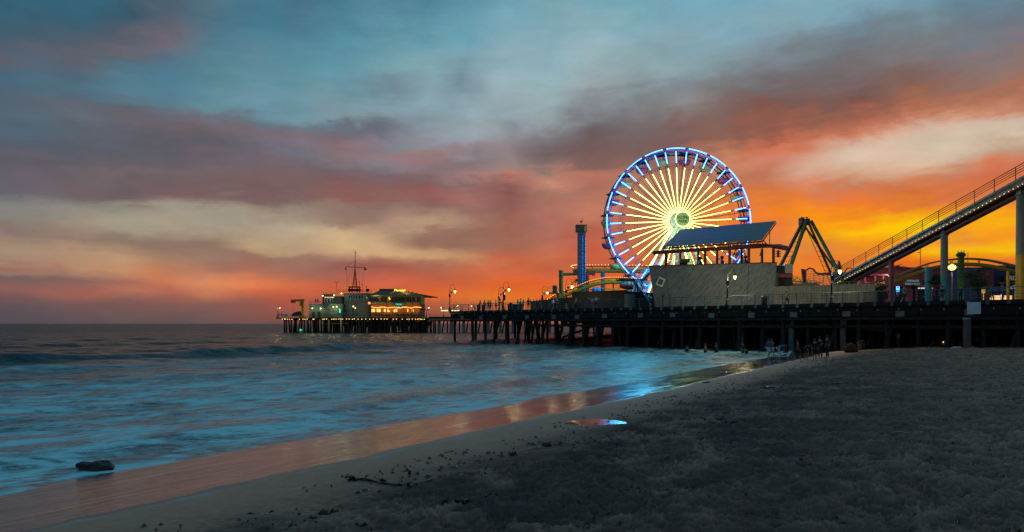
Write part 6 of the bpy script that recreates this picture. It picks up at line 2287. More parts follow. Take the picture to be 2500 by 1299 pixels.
# ------------------------------------------------------------------ red arcade and right-hand buildings
def build_arcade():
    Y = 116.0
    z0 = DK
    a, b = P(2098, 0, Y).x, P(2400, 0, Y).x
    zt = P(0, 656, Y).z
    h = thing('red_arcade', 'long low red arcade hall with dark openings behind the coaster columns', 'building', ((a + b) / 2, Y, z0))
    n = 18
    for k in range(n):
        x0, x1 = a + (b - a) * k / n, a + (b - a) * (k + .985) / n
        MB().box(((x0 + x1) / 2, Y + .1, (P(0, 700, Y).z + zt) / 2), (x1 - x0, .2, zt - P(0, 700, Y).z)).build('wall_panel', 'pink', h)
    MB().box(((a + b) / 2, Y + 5, (z0 + zt) / 2 - .1), (b - a, 9, zt - z0 - .2)).build('core', 'navy', h)
    MB().box(((a + b) / 2, Y - .05, zt + .1), (b - a + .4, .5, .22)).build('parapet', 'navy', h)
    # piers between the openings
    for px in (2104, 2168, 2222, 2232, 2276, 2330, 2395):
        x = P(px, 0, Y - .2).x
        MB().box((x, Y - .2, (z0 + P(0, 699, Y).z) / 2), (.9 if px != 2222 else 1.4, .5, P(0, 699, Y).z - z0)).build('pier', 'pink', h)
    # open upper gallery at the left
    g0, g1 = P(2092, 0, Y - 4).x, P(2160, 0, Y - 4).x
    zg = P(0, 672, Y - 4).z
    MB().box(((g0 + g1) / 2, Y - 3, zg), (g1 - g0, 4, .25)).build('gallery_roof', 'maroon', h)
    for px in (2094, 2112, 2136, 2156):
        x = P(px, 0, Y - 4).x
        MB().box((x, Y - 4, (z0 + zg) / 2), (.25, .25, zg - z0)).build('gallery_post', 'maroon', h)
    MB().box(((g0 + g1) / 2, Y - 4, P(0, 690, Y - 4).z), (g1 - g0, .12, .12)).build('gallery_rail', 'yellow', h)
    # rooftop railing frame
    MB().tube(P(2118, 649, Y), P(2152, 649, Y), .06, None, 5).build('roof_frame', 'darkmetal', h)
    for px in (2118, 2135, 2152):
        MB().tube(P(px, 649, Y), P(px, 657, Y), .05, None, 5).build('roof_frame', 'darkmetal', h)
    # sign
    s = MB().box(P(2229, 690, Y - 1.2), (2.9, .25, 1.0))
    so = s.build('game_sign', 'teal', h)
    off = WL[h.name]
    MB().box(P(2229, 690, Y - 1.0) - off, (4.0, .2, .85)).build('sign_wings', 'red', so, local=True)
    for i, (t_, dy) in enumerate((('WINNER', 686.2), ('EVERY RACE', 693.6))):
        mesh_text('sign_lettering', t_, .52 if i == 0 else .46, P(2229, dy, Y - 1.36) - off, (PI / 2, 0, 0), 'letters', so, local=True, off=.008)
    # roller shutters and lit ledge
    x = P(2258, 0, Y - .3).x
    MB().box((x, Y - .4, P(0, 704, Y).z), (2.3, .3, .16)).build('lit_ledge', emat('cool_ledge', (.7, .8, .8), .9), h)
    MB().box((x, Y - .35, P(0, 718, Y).z), (2.4, .2, 1.7)).build('shutter', 'darkmetal', h)
    MB().box((P(2262, 0, Y).x, Y - .8, P(0, 726, Y).z), (2.0, .6, .35)).build('counter', 'canvas_blue', h)
    x = P(2312, 0, Y - .3).x
    MB().box((x, Y - .4, P(0, 708, Y).z), (2.2, .3, 1.1)).build('teal_counter', 'teal', h)
    for px, py in ((2098, 677), (2172, 674)):
        p = P(px, py, Y - 5)
        MB().ball(p, .17, 8, 6).build('wall_lamp', 'pinklight', h)
        light('wall_glow', p + V(0, -.8, 0), (1, .6, .55) if px < 2150 else (1, .95, .8), 160, .2, h)
    # white lit post
    lp = thing('post_lamp', 'white lamp on a pale post right of the maroon column', 'street lamp', (P(2176, 0, 100).x, 100, DK))
    MB().tube((P(2176, 0, 100).x, 100, DK), P(2176, 680, 100), .12, None, 8).build('pole', 'stucco', lp)
    MB().ball(P(2176, 675, 100), .26, 10, 6).build('globe', emat('cool_globe', (.85, .95, 1.0), 6), lp)
    light('lamp_light', P(2176, 676, 98.8), (.9, 1, .9), 220, .2, lp)
    # small blue neon frame sign
    n_ = thing('neon_sign', 'small blue outlined neon sign before the arcade openings', 'neon sign', P(2192, 712, 108))
    for (x0, y0, x1, y1) in ((2189, 700, 2189, 711), (2189, 700, 2195, 700), (2195, 700, 2195, 711), (2189, 705.5, 2195, 705.5), (2189, 711, 2195, 711), (2192, 703, 2192, 708)):
        MB().beam(P(x0, y0, 108), P(x1, y1, 108), .09, .09, up=(0, 1, 0)).build('neon_tube', 'neon_blue', n_)
    MB().box(P(2192, 716, 108), (.35, .2, .5)).tube((P(2192, 0, 108).x, 108, DK), P(2192, 714, 108), .05, None, 6).build('post', 'cream', n_)
    # navy building at far right
    Y2 = 106.0
    c0, c1 = P(2386, 0, Y2).x, P(2640, 0, Y2).x
    nb = thing('navy_building', 'dark navy prize hall with an orange band at the right edge', 'building', ((c0 + c1) / 2, Y2, DK))
    zt2 = P(0, 648, Y2).z
    pts = [V(c0, Y2, DK), V(c1, Y2, DK), V(c1, Y2, zt2), V(P(2440, 0, Y2).x, Y2, zt2), V(c0, Y2, P(0, 654, Y2).z)]
    MB().prism(pts, (0, 8, 0)).build('wall', 'navy', nb)
    MB().box(((c0 + c1) / 2 + 1.5, Y2 - .3, P(0, 691, Y2).z), (c1 - c0 - 3, .5, .3)).build('orange_band', 'orange', nb)
    MB().box(((c0 + c1) / 2 + 2.2, Y2 - .12, P(0, 715, Y2).z), (c1 - c0 - 5, .2, 2.6)).build('dark_opening', 'black', nb)
    tw = MB().prism([P(2404, 745, Y2 - 1), P(2425, 745, Y2 - 1), P(2427, 659, Y2 - 1), P(2402, 662, Y2 - 1)], (0, .8, 0)).build('sign_tower', 'pink', nb)
    MB().box(P(2412, 669, Y2 - 1.1) , (.3, .1, .35)).build('small_plate', 'stucco', nb)
    q = [P(2449, 672, Y2 - .6), P(2510, 670, Y2 - .6), P(2508, 689, Y2 - .6), P(2453, 688, Y2 - .6)]
    sg = MB().prism(q, (0, .25, 0)).build('prize_sign', 'rust', nb)
    mesh_text('sign_lettering', 'PRIZES', .95, P(2478, 679.5, Y2 - .68) - WL[nb.name], (PI / 2, 0, 0), 'letters', sg, local=True, off=.012)
    # parasols and lit booth at the right edge
    for k, (px, py, m_, w_, lab) in enumerate(((2446, 699, 'canvas_blue', 2.5, 'dark blue parasol left of the thick column'), (2478, 696, 'canvas_white', 2.2, 'pale blue parasol right behind the thick column'),
                                        (2424, 703, 'canvas_blue', 1.5, 'small dark blue parasol at the foot of the red sign tower'))):
        p = P(px, py, 92 + 2 * k)
        t = thing('parasol', lab, 'parasol', (p.x, p.y, DK), 'parasols by the prize hall')
        MB().lathe((p.x, p.y, 0), [(w_ / 2, p.z - .45), (w_ / 2 * .55, p.z - .2), (.03, p.z + .05)], 8).build('canopy', m_, t)
        MB().tube((p.x, p.y, DK), (p.x, p.y, p.z), .04, None, 6).build('pole', 'galv', t)
    p = P(2455, 722, 94)
    bt = thing('ticket_booth', 'lit yellow booth counter under the parasols', 'booth', (p.x, 94, DK))
    MB().box((p.x, 94.6, DK + .45), (3.2, 1, .9)).build('counter', 'darkmetal', bt)
    MB().box((p.x, 94.9, DK + 1.4), (3.0, .1, .9)).build('lit_back', 'win_warm', bt)
    for dx in (-1.5, -.5, .5, 1.5):
        MB().box((p.x + dx, 94.2, DK + 1.2), (.08, .08, 1.5)).build('post', 'galv', bt)
    light('booth_glow', (p.x, 93.5, DK + 1.9), (.6, .6, 1.0), 60, .2, bt)
    p = P(2401, 711, 92)
    MB().box(p, (.45, .06, .5)).tube((p.x, 92, DK), p, .04, None, 5).build('yellow_notice', emat('notice', (.7, .65, .1), .5), label='small yellow notice on a post right of the bushy tree', cat='sign')
    # big yellow globe lamp
    Yl = 76.0
    g = P(2324, 653, Yl)
    bl_ = thing('globe_lamp', 'very bright yellow globe lamp on a dark post before the arcade', 'street lamp', (g.x, Yl, DK))
    MB().lathe((g.x, Yl, DK), [(.22, 0), (.2, .3), (.1, .5), (.08, 3.0), (.06, g.z - DK - .5)], 10).build('pole', 'darkmetal', bl_)
    MB().ball(g, .34, 14, 10, (1.15, 1, .9)).build('globe', 'sodium', bl_)
    MB().lathe((g.x, Yl, 0), [(.2, g.z + .35), (.12, g.z + .5), (.03, g.z + .7)], 10).build('finial', 'darkmetal', bl_)
    light('lamp_light', (g.x, Yl - 1.3, g.z + .1), (1, .88, .3), 500, .4, bl_)
    # thin poles with gulls
    for px, yt, lab in ((2247, 603, 'thin pole with a gull on top, left of the middle coaster column'), (2363, 617, 'thin pole right of the green column')):
        t = thing('thin_pole', lab, 'pole', (P(px, 0, 112).x, 112, DK))
        MB().tube((P(px, 0, 112).x, 112, DK), P(px, yt, 112), .05, None, 5).build('pole', 'darkmetal', t)
        if px == 2247:
            q = P(px, yt, 112)
            MB().ball(q + V(0, 0, .25), .16, 8, 5, (1, .8, 1.7)).path([q + V(0, 0, .5), q + V(.2, 0, .8), q + V(.35, 0, 1.0)], .03, 4).build('vane', 'darkmetal', t)
            MB().box(q + V(-.2, 0, -.9), (.4, .2, .12)).build('cross_arm', 'darkmetal', t)


build_arcade()


# ------------------------------------------------------------------ trees and palms
def tree(px, base_y, top_y, w, Y, label, seed, flat=False, m='leaf', name='leafy_tree', n=2600):
    rs = np.random.RandomState(seed)
    top, wd = P(px, top_y, Y), w / F * Y
    bz = P(px, base_y, Y).z
    hgt = top.z - bz
    t = thing(name, label, 'tree', (top.x, Y, DK))
    MB().path([(top.x, Y, DK), (top.x + .05, Y, (DK + bz) / 2), (top.x - .05, Y, bz + hgt * .3)], [.16, .12, .08], 8).build('trunk', 'bark', t)
    for k in range(5):
        a = rs.rand() * 2 * PI
        MB().path([(top.x, Y, bz), (top.x + .25 * wd * math.cos(a), Y + .25 * wd * math.sin(a), bz + hgt * .35), (top.x + .38 * wd * math.cos(a), Y + .38 * wd * math.sin(a), bz + hgt * .65)], [.07, .05, .02], 5).build('limb', 'bark', t)
    vs, fs = [], []
    cl = []
    for k in range(26 if not flat else 20):
        d = rs.normal(size=3)
        d /= np.linalg.norm(d)
        r = rs.rand() ** .4
        cl.append((np.array([top.x + d[0] * wd * .42 * r, Y + d[1] * wd * .42 * r, bz + hgt * .5 + d[2] * hgt * .42 * r]), rs.uniform(.16, .30) * min(wd, hgt * 1.2)))
    for i in range(n):
        c, r = cl[rs.randint(len(cl))]
        d = rs.normal(size=3)
        d /= np.linalg.norm(d)
        p = c + d * r * rs.rand() ** .35 * np.array([1, 1, .8 if not flat else .5])
        s = rs.uniform(.05, .12)
        a = rs.normal(size=3); a /= np.linalg.norm(a)
        b = np.cross(a, rs.normal(size=3)); b /= np.linalg.norm(b)
        k = len(vs)
        vs += [tuple(p - a * s), tuple(p + b * s * .5), tuple(p + a * s), tuple(p - b * s * .5)]
        fs.append((k, k + 1, k + 2, k + 3))
    mb = MB()
    mb.v, mb.f, mb.sm = vs, fs, [False] * len(fs)
    mb.build('crown', m, t, kind='stuff')
    return t


tree(2382, 712, 646, 56, 88, 'bushy uneven tree right of the green column', 21, n=4200)
tree(2291, 697, 669, 47, 90, 'flat clipped round-topped tree before the teal column foot', 22, flat=True, n=3000)
tree(2152, 742, 692, 34, 80, 'dark shrub tree at the landward end of the low wall', 23, m='leafdark', n=2200)
tree(2196, 738, 722, 18, 86, 'small dark bush before the arcade openings', 24, m='leafdark', name='bush', n=900)


def palm(px, top_y, Y, label, size, seed, droop=1.0):
    rs = random.Random(seed)
    c = P(px, top_y, Y)
    t = thing('palm_tree', label, 'palm', (c.x, Y, DK), None)
    MB().path([(c.x + .2, Y, DK), (c.x + .1, Y, (DK + c.z) / 2), (c.x, Y, c.z)], [.2, .15, .13], 8).build('trunk', 'bark', t)
    for k in range(13):
        a = k * 2 * PI / 13 + rs.uniform(-.2, .2)
        el = rs.uniform(.1, 1.1)
        m = MB()
        pts = []
        L = size * rs.uniform(.8, 1.1)
        for i in range(9):
            f = i / 8
            r = L * f * math.cos(el * (1 - f * .5))
            z = L * (math.sin(el) * f - droop * .75 * f * f)
            pts.append(V(c.x + r * math.cos(a), Y + r * math.sin(a), c.z + z))
        m.path(pts, .025, 4)
        for i in range(1, 9):
            d = (pts[i] - pts[i - 1]).normalized()
            s = d.cross(V(0, 0, 1)).normalized()
            for f in (0, .33, .66):
                q = pts[i - 1].lerp(pts[i], f)
                for sg in (-1, 1):
                    w = L * .26 * math.sin(PI * min(1, (i + f) / 9 + .12))
                    e_ = q + s * sg * w + d * w * .5 - V(0, 0, w * .5)
                    kk = len(m.v)
                    m.add([q - d * .03, q + d * .03, e_], [(0, 1, 2)])
        m.build('frond', 'leafdark', t)
    return t


palm(1411, 684, 134, 'palm behind the foot of the drop tower', 1.5, 1, 1.2)
palm(1497, 692, 130, 'wind-bent palm silhouetted under the lower yellow track', 1.7, 2, .6)
palm(2188, 655, 122, 'palm silhouetted over the red arcade roof', 2.0, 3, .7)
# stray small rides seen under the lower track
rd = thing('small_ride', 'low small ride with yellow rails and dark rounded cars beneath the lower yellow track', 'ride', P(1500, 712, 118))
MB().path([P(1440, 708, 120), P(1470, 704, 120), P(1500, 706, 120), P(1530, 700, 120)], .12, 6).build('rail', 'yellow', rd)
MB().path([P(1438, 716, 120), P(1480, 712, 120), P(1530, 711, 120)], .12, 6).build('rail', 'yellow', rd)
for px in (1452, 1459):
    MB().ball(P(px, 708, 119.5), .5, 10, 6, (1.1, .8, 1)).build('car', 'blue', rd)
MB().ball(P(1537, 698, 112), 1.15, 12, 8, (1.5, .9, .55)).build('red_basket', 'maroon', rd)


# ------------------------------------------------------------------ people
def skin_mesh(name, verts, edges, radii, root=0, sub=1):
    me = bpy.data.meshes.new('tmp_skin')
    me.from_pydata(verts, edges, [])
    o = bpy.data.objects.new('tmp_skin', me)
    COL.objects.link(o)
    md = o.modifiers.new('skin', 'SKIN')
    sv = me.skin_vertices[0].data if me.skin_vertices else None
    if sv is None:
        me.skin_vertices.new()
        sv = me.skin_vertices[0].data
    for i, r in enumerate(radii):
        sv[i].radius = (r, r) if not isinstance(r, tuple) else r
        sv[i].use_root = (i == root)
    sb = o.modifiers.new('sub', 'SUBSURF')
    sb.levels = sb.render_levels = sub
    dg = bpy.context.evaluated_depsgraph_get()
    out = bpy.data.meshes.new_from_object(o.evaluated_get(dg))
    bpy.data.objects.remove(o)
    bpy.data.meshes.remove(me)
    out.name = name
    out.polygons.foreach_set('use_smooth', [True] * len(out.polygons))
    return out


def person_meshes(pose, k=0):
    """joint layout (metres) for an adult facing -y"""
    J = dict(pelvis=(0, 0, .95), waist=(0, 0, 1.08), chest=(0, 0, 1.3), neck=(0, 0.01, 1.47), head=(0, -.01, 1.58), crown=(0, 0, 1.70),
             shL=(.17, 0, 1.40), shR=(-.17, 0, 1.40), elL=(.24, .02, 1.13), elR=(-.24, .02, 1.13), wrL=(.25, -.06, .88), wrR=(-.25, -.06, .88),
             haL=(.25, -.09, .77), haR=(-.25, -.09, .77),
             hpL=(.09, 0, .90), hpR=(-.09, 0, .90), knL=(.10, -.02, .50), knR=(-.10, -.02, .50), anL=(.10, .02, .09), anR=(-.10, .02, .09),
             toL=(.12, -.16, .04), toR=(-.12, -.16, .04))
    if pose == 'walk':
        J.update(knL=(.09, -.16, .53), anL=(.09, -.22, .11), toL=(.09, -.38, .06), knR=(-.09, .10, .50), anR=(-.09, .34, .16), toR=(-.09, .24, .05),
                 wrL=(.25, .12, .90), haL=(.25, .16, .80), wrR=(-.25, -.24, .95), haR=(-.25, -.31, .88), elR=(-.24, -.04, 1.14))
    if pose == 'lean':
        J.update(elL=(.22, -.16, 1.17), wrL=(.12, -.36, 1.12), haL=(.06, -.42, 1.10), elR=(-.22, -.16, 1.17), wrR=(-.14, -.36, 1.12), haR=(-.09, -.42, 1.10),
                 chest=(0, -.07, 1.28), neck=(0, -.10, 1.44), head=(0, -.14, 1.55), crown=(0, -.14, 1.67), shL=(.17, -.08, 1.38), shR=(-.17, -.08, 1.38))
    if pose == 'phone':
        J.update(elL=(.26, -.08, 1.22), wrL=(.16, -.28, 1.42), haL=(.08, -.33, 1.50), elR=(-.26, -.08, 1.22), wrR=(-.14, -.28, 1.42), haR=(-.06, -.33, 1.50))
    if pose == 'bend':
        J.update(waist=(0, -.10, 1.05), chest=(0, -.33, 1.12), neck=(0, -.48, 1.12), head=(0, -.58, 1.10), crown=(0, -.69, 1.08),
                 shL=(.17, -.40, 1.12), shR=(-.17, -.40, 1.12), elL=(.2, -.45, .86), elR=(-.2, -.45, .86), wrL=(.16, -.5, .62), wrR=(-.16, -.5, .62), haL=(.15, -.5, .52), haR=(-.15, -.5, .52),
                 knL=(.11, -.08, .5), knR=(-.11, -.08, .5))
    if pose == 'sit':
        J.update(pelvis=(0, 0, .14), waist=(0, .03, .26), chest=(0, .04, .48), neck=(0, .02, .64), head=(0, 0, .76), crown=(0, 0, .88), hpL=(.09, 0, .13), hpR=(-.09, 0, .13),
                 shL=(.17, .03, .58), shR=(-.17, .03, .58), elL=(.26, -.08, .38), elR=(-.26, -.08, .38), wrL=(.18, -.30, .40), wrR=(-.18, -.30, .40), haL=(.1, -.36, .42), haR=(-.1, -.36, .42),
                 knL=(.13, -.38, .44), knR=(-.13, -.38, .44), anL=(.11, -.58, .08), anR=(-.11, -.58, .08), toL=(.12, -.74, .05), toR=(-.12, -.74, .05))
    rad = dict(pelvis=.135, waist=.115, chest=.15, neck=.05, head=.095, crown=.075, shL=.062, shR=.062, elL=.042, elR=.042, wrL=.028, wrR=.028, haL=.035, haR=.035,
               hpL=.09, hpR=.09, knL=.058, knR=.058, anL=.038, anR=.038, toL=.035, toR=.035)
    E = [('pelvis', 'waist'), ('waist', 'chest'), ('chest', 'neck'), ('neck', 'head'), ('head', 'crown'), ('chest', 'shL'), ('shL', 'elL'), ('elL', 'wrL'), ('wrL', 'haL'),
         ('chest', 'shR'), ('shR', 'elR'), ('elR', 'wrR'), ('wrR', 'haR'), ('pelvis', 'hpL'), ('hpL', 'knL'), ('knL', 'anL'), ('anL', 'toL'), ('pelvis', 'hpR'), ('hpR', 'knR'), ('knR', 'anR'), ('anR', 'toR')]

    def mk(name, keys, grow, edges, root):
        idx = {n_: i for i, n_ in enumerate(keys)}
        return skin_mesh(name, [J[n_] for n_ in keys], [(idx[a], idx[b]) for a, b in edges if a in idx and b in idx], [rad[n_] * grow for n_ in keys], idx[root])
    body = mk('body', list(J), 1.0, E, 'pelvis')
    if k % 2 == 0:
        top = mk('shirt', ['pelvis', 'waist', 'chest', 'shL', 'shR', 'elL', 'elR'], 1.17, E, 'chest')
    else:
        top = mk('jacket', ['pelvis', 'waist', 'chest', 'shL', 'shR', 'elL', 'elR', 'wrL', 'wrR'], 1.22, E, 'chest')
    leg = mk('trousers', ['pelvis', 'hpL', 'hpR', 'knL', 'knR'] + (['anL', 'anR'] if k % 3 != 1 else []), 1.18, E, 'pelvis')
    h = MB()
    H = Vector(J['head']).lerp(Vector(J['crown']), .55)
    h.ball(H + V(0, .02, .02), .112, 10, 7, (1, 1.05, 1.0))
    if k % 3 == 2:
        h.ball(H + V(0, .09, -.12), .08, 8, 6, (1, .6, 1.5))
    hair = h.mesh('hair', 'hair')
    nose = None
    return body, top, leg, hair


CLOTH = {}
for nm, c in dict(black=(.02, .02, .022), navy=(.03, .04, .09), grey=(.13, .13, .14), white=(.6, .6, .6), red=(.3, .03, .03), teal=(.02, .22, .24), denim=(.07, .1, .18), tan=(.3, .22, .14), orange=(.4, .14, .03), pink=(.4, .2, .2)).items():
    CLOTH[nm] = mat('cloth_' + nm, c, .85, var=.15)
PM = {}
for k, ps in enumerate(('stand', 'walk', 'lean', 'phone', 'bend', 'sit')):
    for j in (0, 1):
        PM[(ps, j)] = person_meshes(ps, k + j * 3 + j)


def person(loc, rz, pose, j, top, bottom, label, group, scale=1.0, skin=True):
    body, t, l, h = PM[(pose, j)]
    o = bpy.data.objects.new('person', body)
    COL.objects.link(o)
    o.location = loc
    o.rotation_euler = (0, 0, rz)
    o.scale = (scale,) * 3
    WL[o.name] = Vector(loc)
    meta(o, label, 'person', group)
    for me, m, nm in ((body, MT['skin'], None), (t, CLOTH[top], t.name.split('.')[0]), (l, CLOTH[bottom], 'trousers'), (h, MT['hair'], 'hair')):
        if not me.materials:
            me.materials.append(m)
        tgt = o
        if nm:
            c = bpy.data.objects.new(nm, me)
            COL.objects.link(c)
            c.parent = o
            tgt = c
        tgt.material_slots[0].link = 'OBJECT'
        tgt.material_slots[0].material = m
    return o


def on_deck(px, t):
    s = s_at(px, t)
    p = W(s, t, 0)
    return V(p.x, p.y, DK)


G1 = 'onlookers at the railing of the timber pier'
dk = [
    (1171, 1.0, 'lean', 0, 'black', 'black', 'person in black at the railing, leftmost onlooker between the two tall lamps'),
    (1183, 1.2, 'stand', 1, 'navy', 'black', 'person in a navy jacket, second from the left at the open seaward rail'),
    (1192, 1.1, 'lean', 1, 'black', 'denim', 'person in a black jacket hunched over the rail beside a pair, third from the left'),
    (1197, 2.4, 'stand', 0, 'grey', 'black', 'person in grey just behind the third onlooker at the rail'),
    (1211, 1.0, 'stand', 1, 'white', 'denim', 'tall person with pale jacket and jeans left of the twin lamps'),
    (1219, 2.0, 'phone', 0, 'black', 'black', 'person in black raising a phone below the shorter twin lamp'),
    (1227, 1.0, 'walk', 1, 'red', 'black', 'person in a dark red jacket at the foot of the taller twin lamp'),
    (1248, 1.4, 'bend', 0, 'grey', 'grey', 'person in grey bending to the left of the seated group on the pier'),
    (1264, 1.0, 'phone', 1, 'white', 'denim', 'person with a pale top holding something up right of the twin lamps'),
    (1271, 1.6, 'stand', 0, 'tan', 'black', 'person in a tan shirt in the middle of the group right of the twin lamps'),
    (1277, 1.0, 'lean', 0, 'grey', 'denim', 'person in grey leaning on the rail at the right end of that group'),
    (1290, 1.2, 'stand', 0, 'black', 'black', 'lone dark person just before the black screen fence'),
    (1350, 1.5, 'walk', 0, 'white', 'denim', 'person in a white shirt walking in front of the screen fence'),
    (1359, 2.2, 'walk', 1, 'grey', 'black', 'person in a grey jacket walking behind the white-shirted walker'),
    (1407, 2.5, 'walk', 1, 'red', 'black', 'person in a red jacket walking past the black building, left part'),
    (1437, 1.6, 'stand', 0, 'grey', 'denim', 'person in grey at the left of the trio before the black building'),
    (1446, 1.4, 'phone', 1, 'white', 'grey', 'person in white taking a picture, middle of the trio before the black building'),
    (1456, 1.8, 'stand', 1, 'white', 'black', 'person in a pale jacket, right of the trio before the black building'),
    (1921, 6.0, 'walk', 1, 'grey', 'black', 'dark figure walking along the low streaked wall'),
    (2208, 4.0, 'walk', 0, 'teal', 'black', 'person in teal walking past the arcade openings behind the rail'),
    (2300, 5.0, 'stand', 1, 'black', 'denim', 'person in black by the clipped tree behind the rail'),
    (2345, 6.0, 'stand', 0, 'navy', 'black', 'person in navy below the globe lamp behind the rail'),
    (2420, 5.0, 'walk', 1, 'grey', 'black', 'person in grey by the parasols behind the rail'),
    (2448, 6.0, 'stand', 0, 'tan', 'denim', 'person in tan at the lit booth counter'),
]
for k, (px, t, ps, j, a, b, lab) in enumerate(dk):
    p = on_deck(px, t)
    person(p, (k * 1.7) % 2.2 - 1.1 + (PI if k % 4 == 0 else 0), ps, j, a, b, lab, G1 if k < 12 else None, 1.0 + .05 * math.sin(k * 3))
# dark bench / cart between onlookers
p = on_deck(1160, 1.5)
bx = thing('litter_bins', 'pair of dark litter bins at the railing left of the onlookers', 'bin', p)
for dx in (0, .8):
    MB().lathe((p.x + dx + .6, p.y, DK), [(.3, 0), (.34, .9), (.36, .95), (.2, 1.1), (.05, 1.15)], 12).build('bin', 'darkmetal', bx)
p = on_deck(1258, 2)
MB().box((p.x, p.y, DK + .45), (2.4, .9, .9)).box((p.x, p.y, DK + .96), (2.6, 1.1, .1)).build('fish_cleaning_table', 'darkmetal', label='dark waist-high table behind the group right of the twin lamps', cat='table')
p = on_deck(1866, 2.0)
MB().lathe((p.x, p.y, DK), [(.3, 0), (.34, .9), (.38, .95), (.34, 1.05), (.1, 1.15)], 14).build('litter_bin', 'darkmetal', label='dark round litter bin before the right end of the pale plastered wall', cat='bin')
p = on_deck(1618, 0.9)
bn = thing('viewing_post', 'short dark coin telescope post at the railing before the tilted sign', 'post', p)
MB().tube((p.x, p.y, DK), (p.x, p.y, DK + 1.3), .08, None, 8).build('post', 'darkmetal', bn)
MB().box((p.x, p.y, DK + 1.42), (.42, .3, .26)).build('head', 'darkmetal', bn)

G2 = 'people on the dark sand under the pier'
ug = [
    (2193, 845, 'stand', 0, 'white', 'grey', 'person in a white top on the sand left of the lit slits', 69),
    (2122, 838, 'walk', 1, 'teal', 'tan', 'person in a teal jacket leaning forward right of the orange tent', 72),
    (2098, 853, 'bend', 0, 'navy', 'tan', 'person bending over beside the orange tent', 62),
    (2176, 832, 'stand', 1, 'tan', 'black', 'dim standing person in tan deep under the pier', 80),
    (2228, 826, 'stand', 1, 'grey', 'grey', 'dim grey figure between the glowing slits under the pier', 84),
    (2254, 836, 'phone', 0, 'teal', 'black', 'person in teal before the middle slits under the pier', 76),
    (2278, 834, 'walk', 0, 'pink', 'black', 'person in a pinkish top right of the widest slit', 76),
    (2315, 838, 'stand', 0, 'tan', 'tan', 'taller of a close couple standing left of the tall pale post', 74),
    (2311, 838, 'stand', 1, 'grey', 'denim', 'shorter of a close couple standing left of the tall pale post', 74.5),
    (2330, 840, 'sit', 0, 'red', 'tan', 'person in red sitting on the sand left of the tall pale post', 72),
    (2295, 838, 'sit', 1, 'red', 'grey', 'person with a red cap sitting by the little camp', 72),
    (2374, 838, 'bend', 1, 'tan', 'black', 'person in tan bending just right of the tall pale post', 74),
    (2388, 842, 'bend', 0, 'black', 'white', 'person in black stooping low on the sand right of the post', 68),
    (2404, 838, 'walk', 1, 'black', 'black', 'dark walker with a pale face further right under the pier', 74),
    (2424, 838, 'walk', 0, 'black', 'tan', 'rightmost person walking under the pier, bare-legged', 74),
    (1989, 872, 'stand', 1, 'black', 'black', 'person in black with a pale print on the back at the waterline', 50),
    (2003, 866, 'lean', 1, 'black', 'black', 'person in black beside the one with the pale print', 53),
    (2020, 864, 'stand', 0, 'navy', 'black', 'person in navy standing nearest the orange tent at the waterline', 54),
    (1947, 876, 'walk', 0, 'red', 'black', 'slim walker in dark red near the middle pale post', 49),
    (1968, 868, 'bend', 0, 'black', 'black', 'dark bending figure between the walker and the group in black', 52),
]
for k, (px, py, ps, j, a, b, lab, Y) in enumerate(ug):
    x = (px - 1250) / F * Y
    z = ground_z(x, Y)
    person((x, Y, z - .01), (k * 2.3) % 3.0 - 1.5, ps, j, a, b, lab, G2, .98 + .06 * math.sin(k * 2))
G3 = 'bathers in the shallows by the pier posts'
for k, (px, Y, lab, z, ps) in enumerate(((1677, 74, 'dark bather low in the water left of the thin pale post', -.9, 'stand'), (1722, 75, 'bather crouched in the shallows between two posts', -.75, 'walk'),
                                     (1748, 74, 'pair member bathing left of the leftmost concrete post', -.7, 'stand'), (1813, 70, 'bather right beside the leftmost concrete post', -.4, 'stand'),
                                     (1823, 68, 'smaller bather just right of the leftmost concrete post', -.5, 'bend'),
                                     (1876, 62, 'pale-legged wader at the left of the shore group', -.1, 'walk'), (1884, 60, 'pale-legged wader in the middle of the shore group', -.1, 'walk'),
                                     (1900, 59, 'pale-legged wader at the right of the shore group', -.05, 'bend'))):
    x = (px - 1250) / F * Y
    zz = max(ground_z(x, Y), z)
    person((x, Y, min(zz, z) if k < 5 else ground_z(x, Y)), k * 1.1, ps, k % 2, ('black', 'orange', 'black', 'black', 'grey', 'denim', 'grey', 'teal')[k], 'black' if k < 5 else 'white', lab, G3)
G4 = 'people on the far pier'
for k, (zx, zy, Y, dz, lab) in enumerate(((655, 772, FY + 5.5, 'roof', 'left of two people on the low roof terrace of the harbour office'), (687, 772, FY + 5.5, 'roof', 'right of two people on the low roof terrace of the harbour office'),
                                      (1175, 940, FY + 1, 0, 'left of a pair walking past the harbour office drum'), (1203, 940, FY + 1, 0, 'right of a pair walking past the harbour office drum'),
                                      (1380, 940, FY + 1.5, 0, 'dark person where the drum meets the restaurant'), (167, 940, FY + 2, 0, 'person at the very tip of the far pier'),
                                      (205, 940, FY + 2, 0, 'person by the canisters at the far pier tip'), (1040, 940, FY + 1.5, 0, 'dark person before the doorway of the harbour office'))):
    x = FZ(zx, 0, Y).x
    z = DK if dz != 'roof' else FZ(0, 770, Y).z
    person((x, Y, z), k * .9, 'stand' if k % 2 else 'walk', k % 2, 'black', 'black', lab, G4, 1.05)
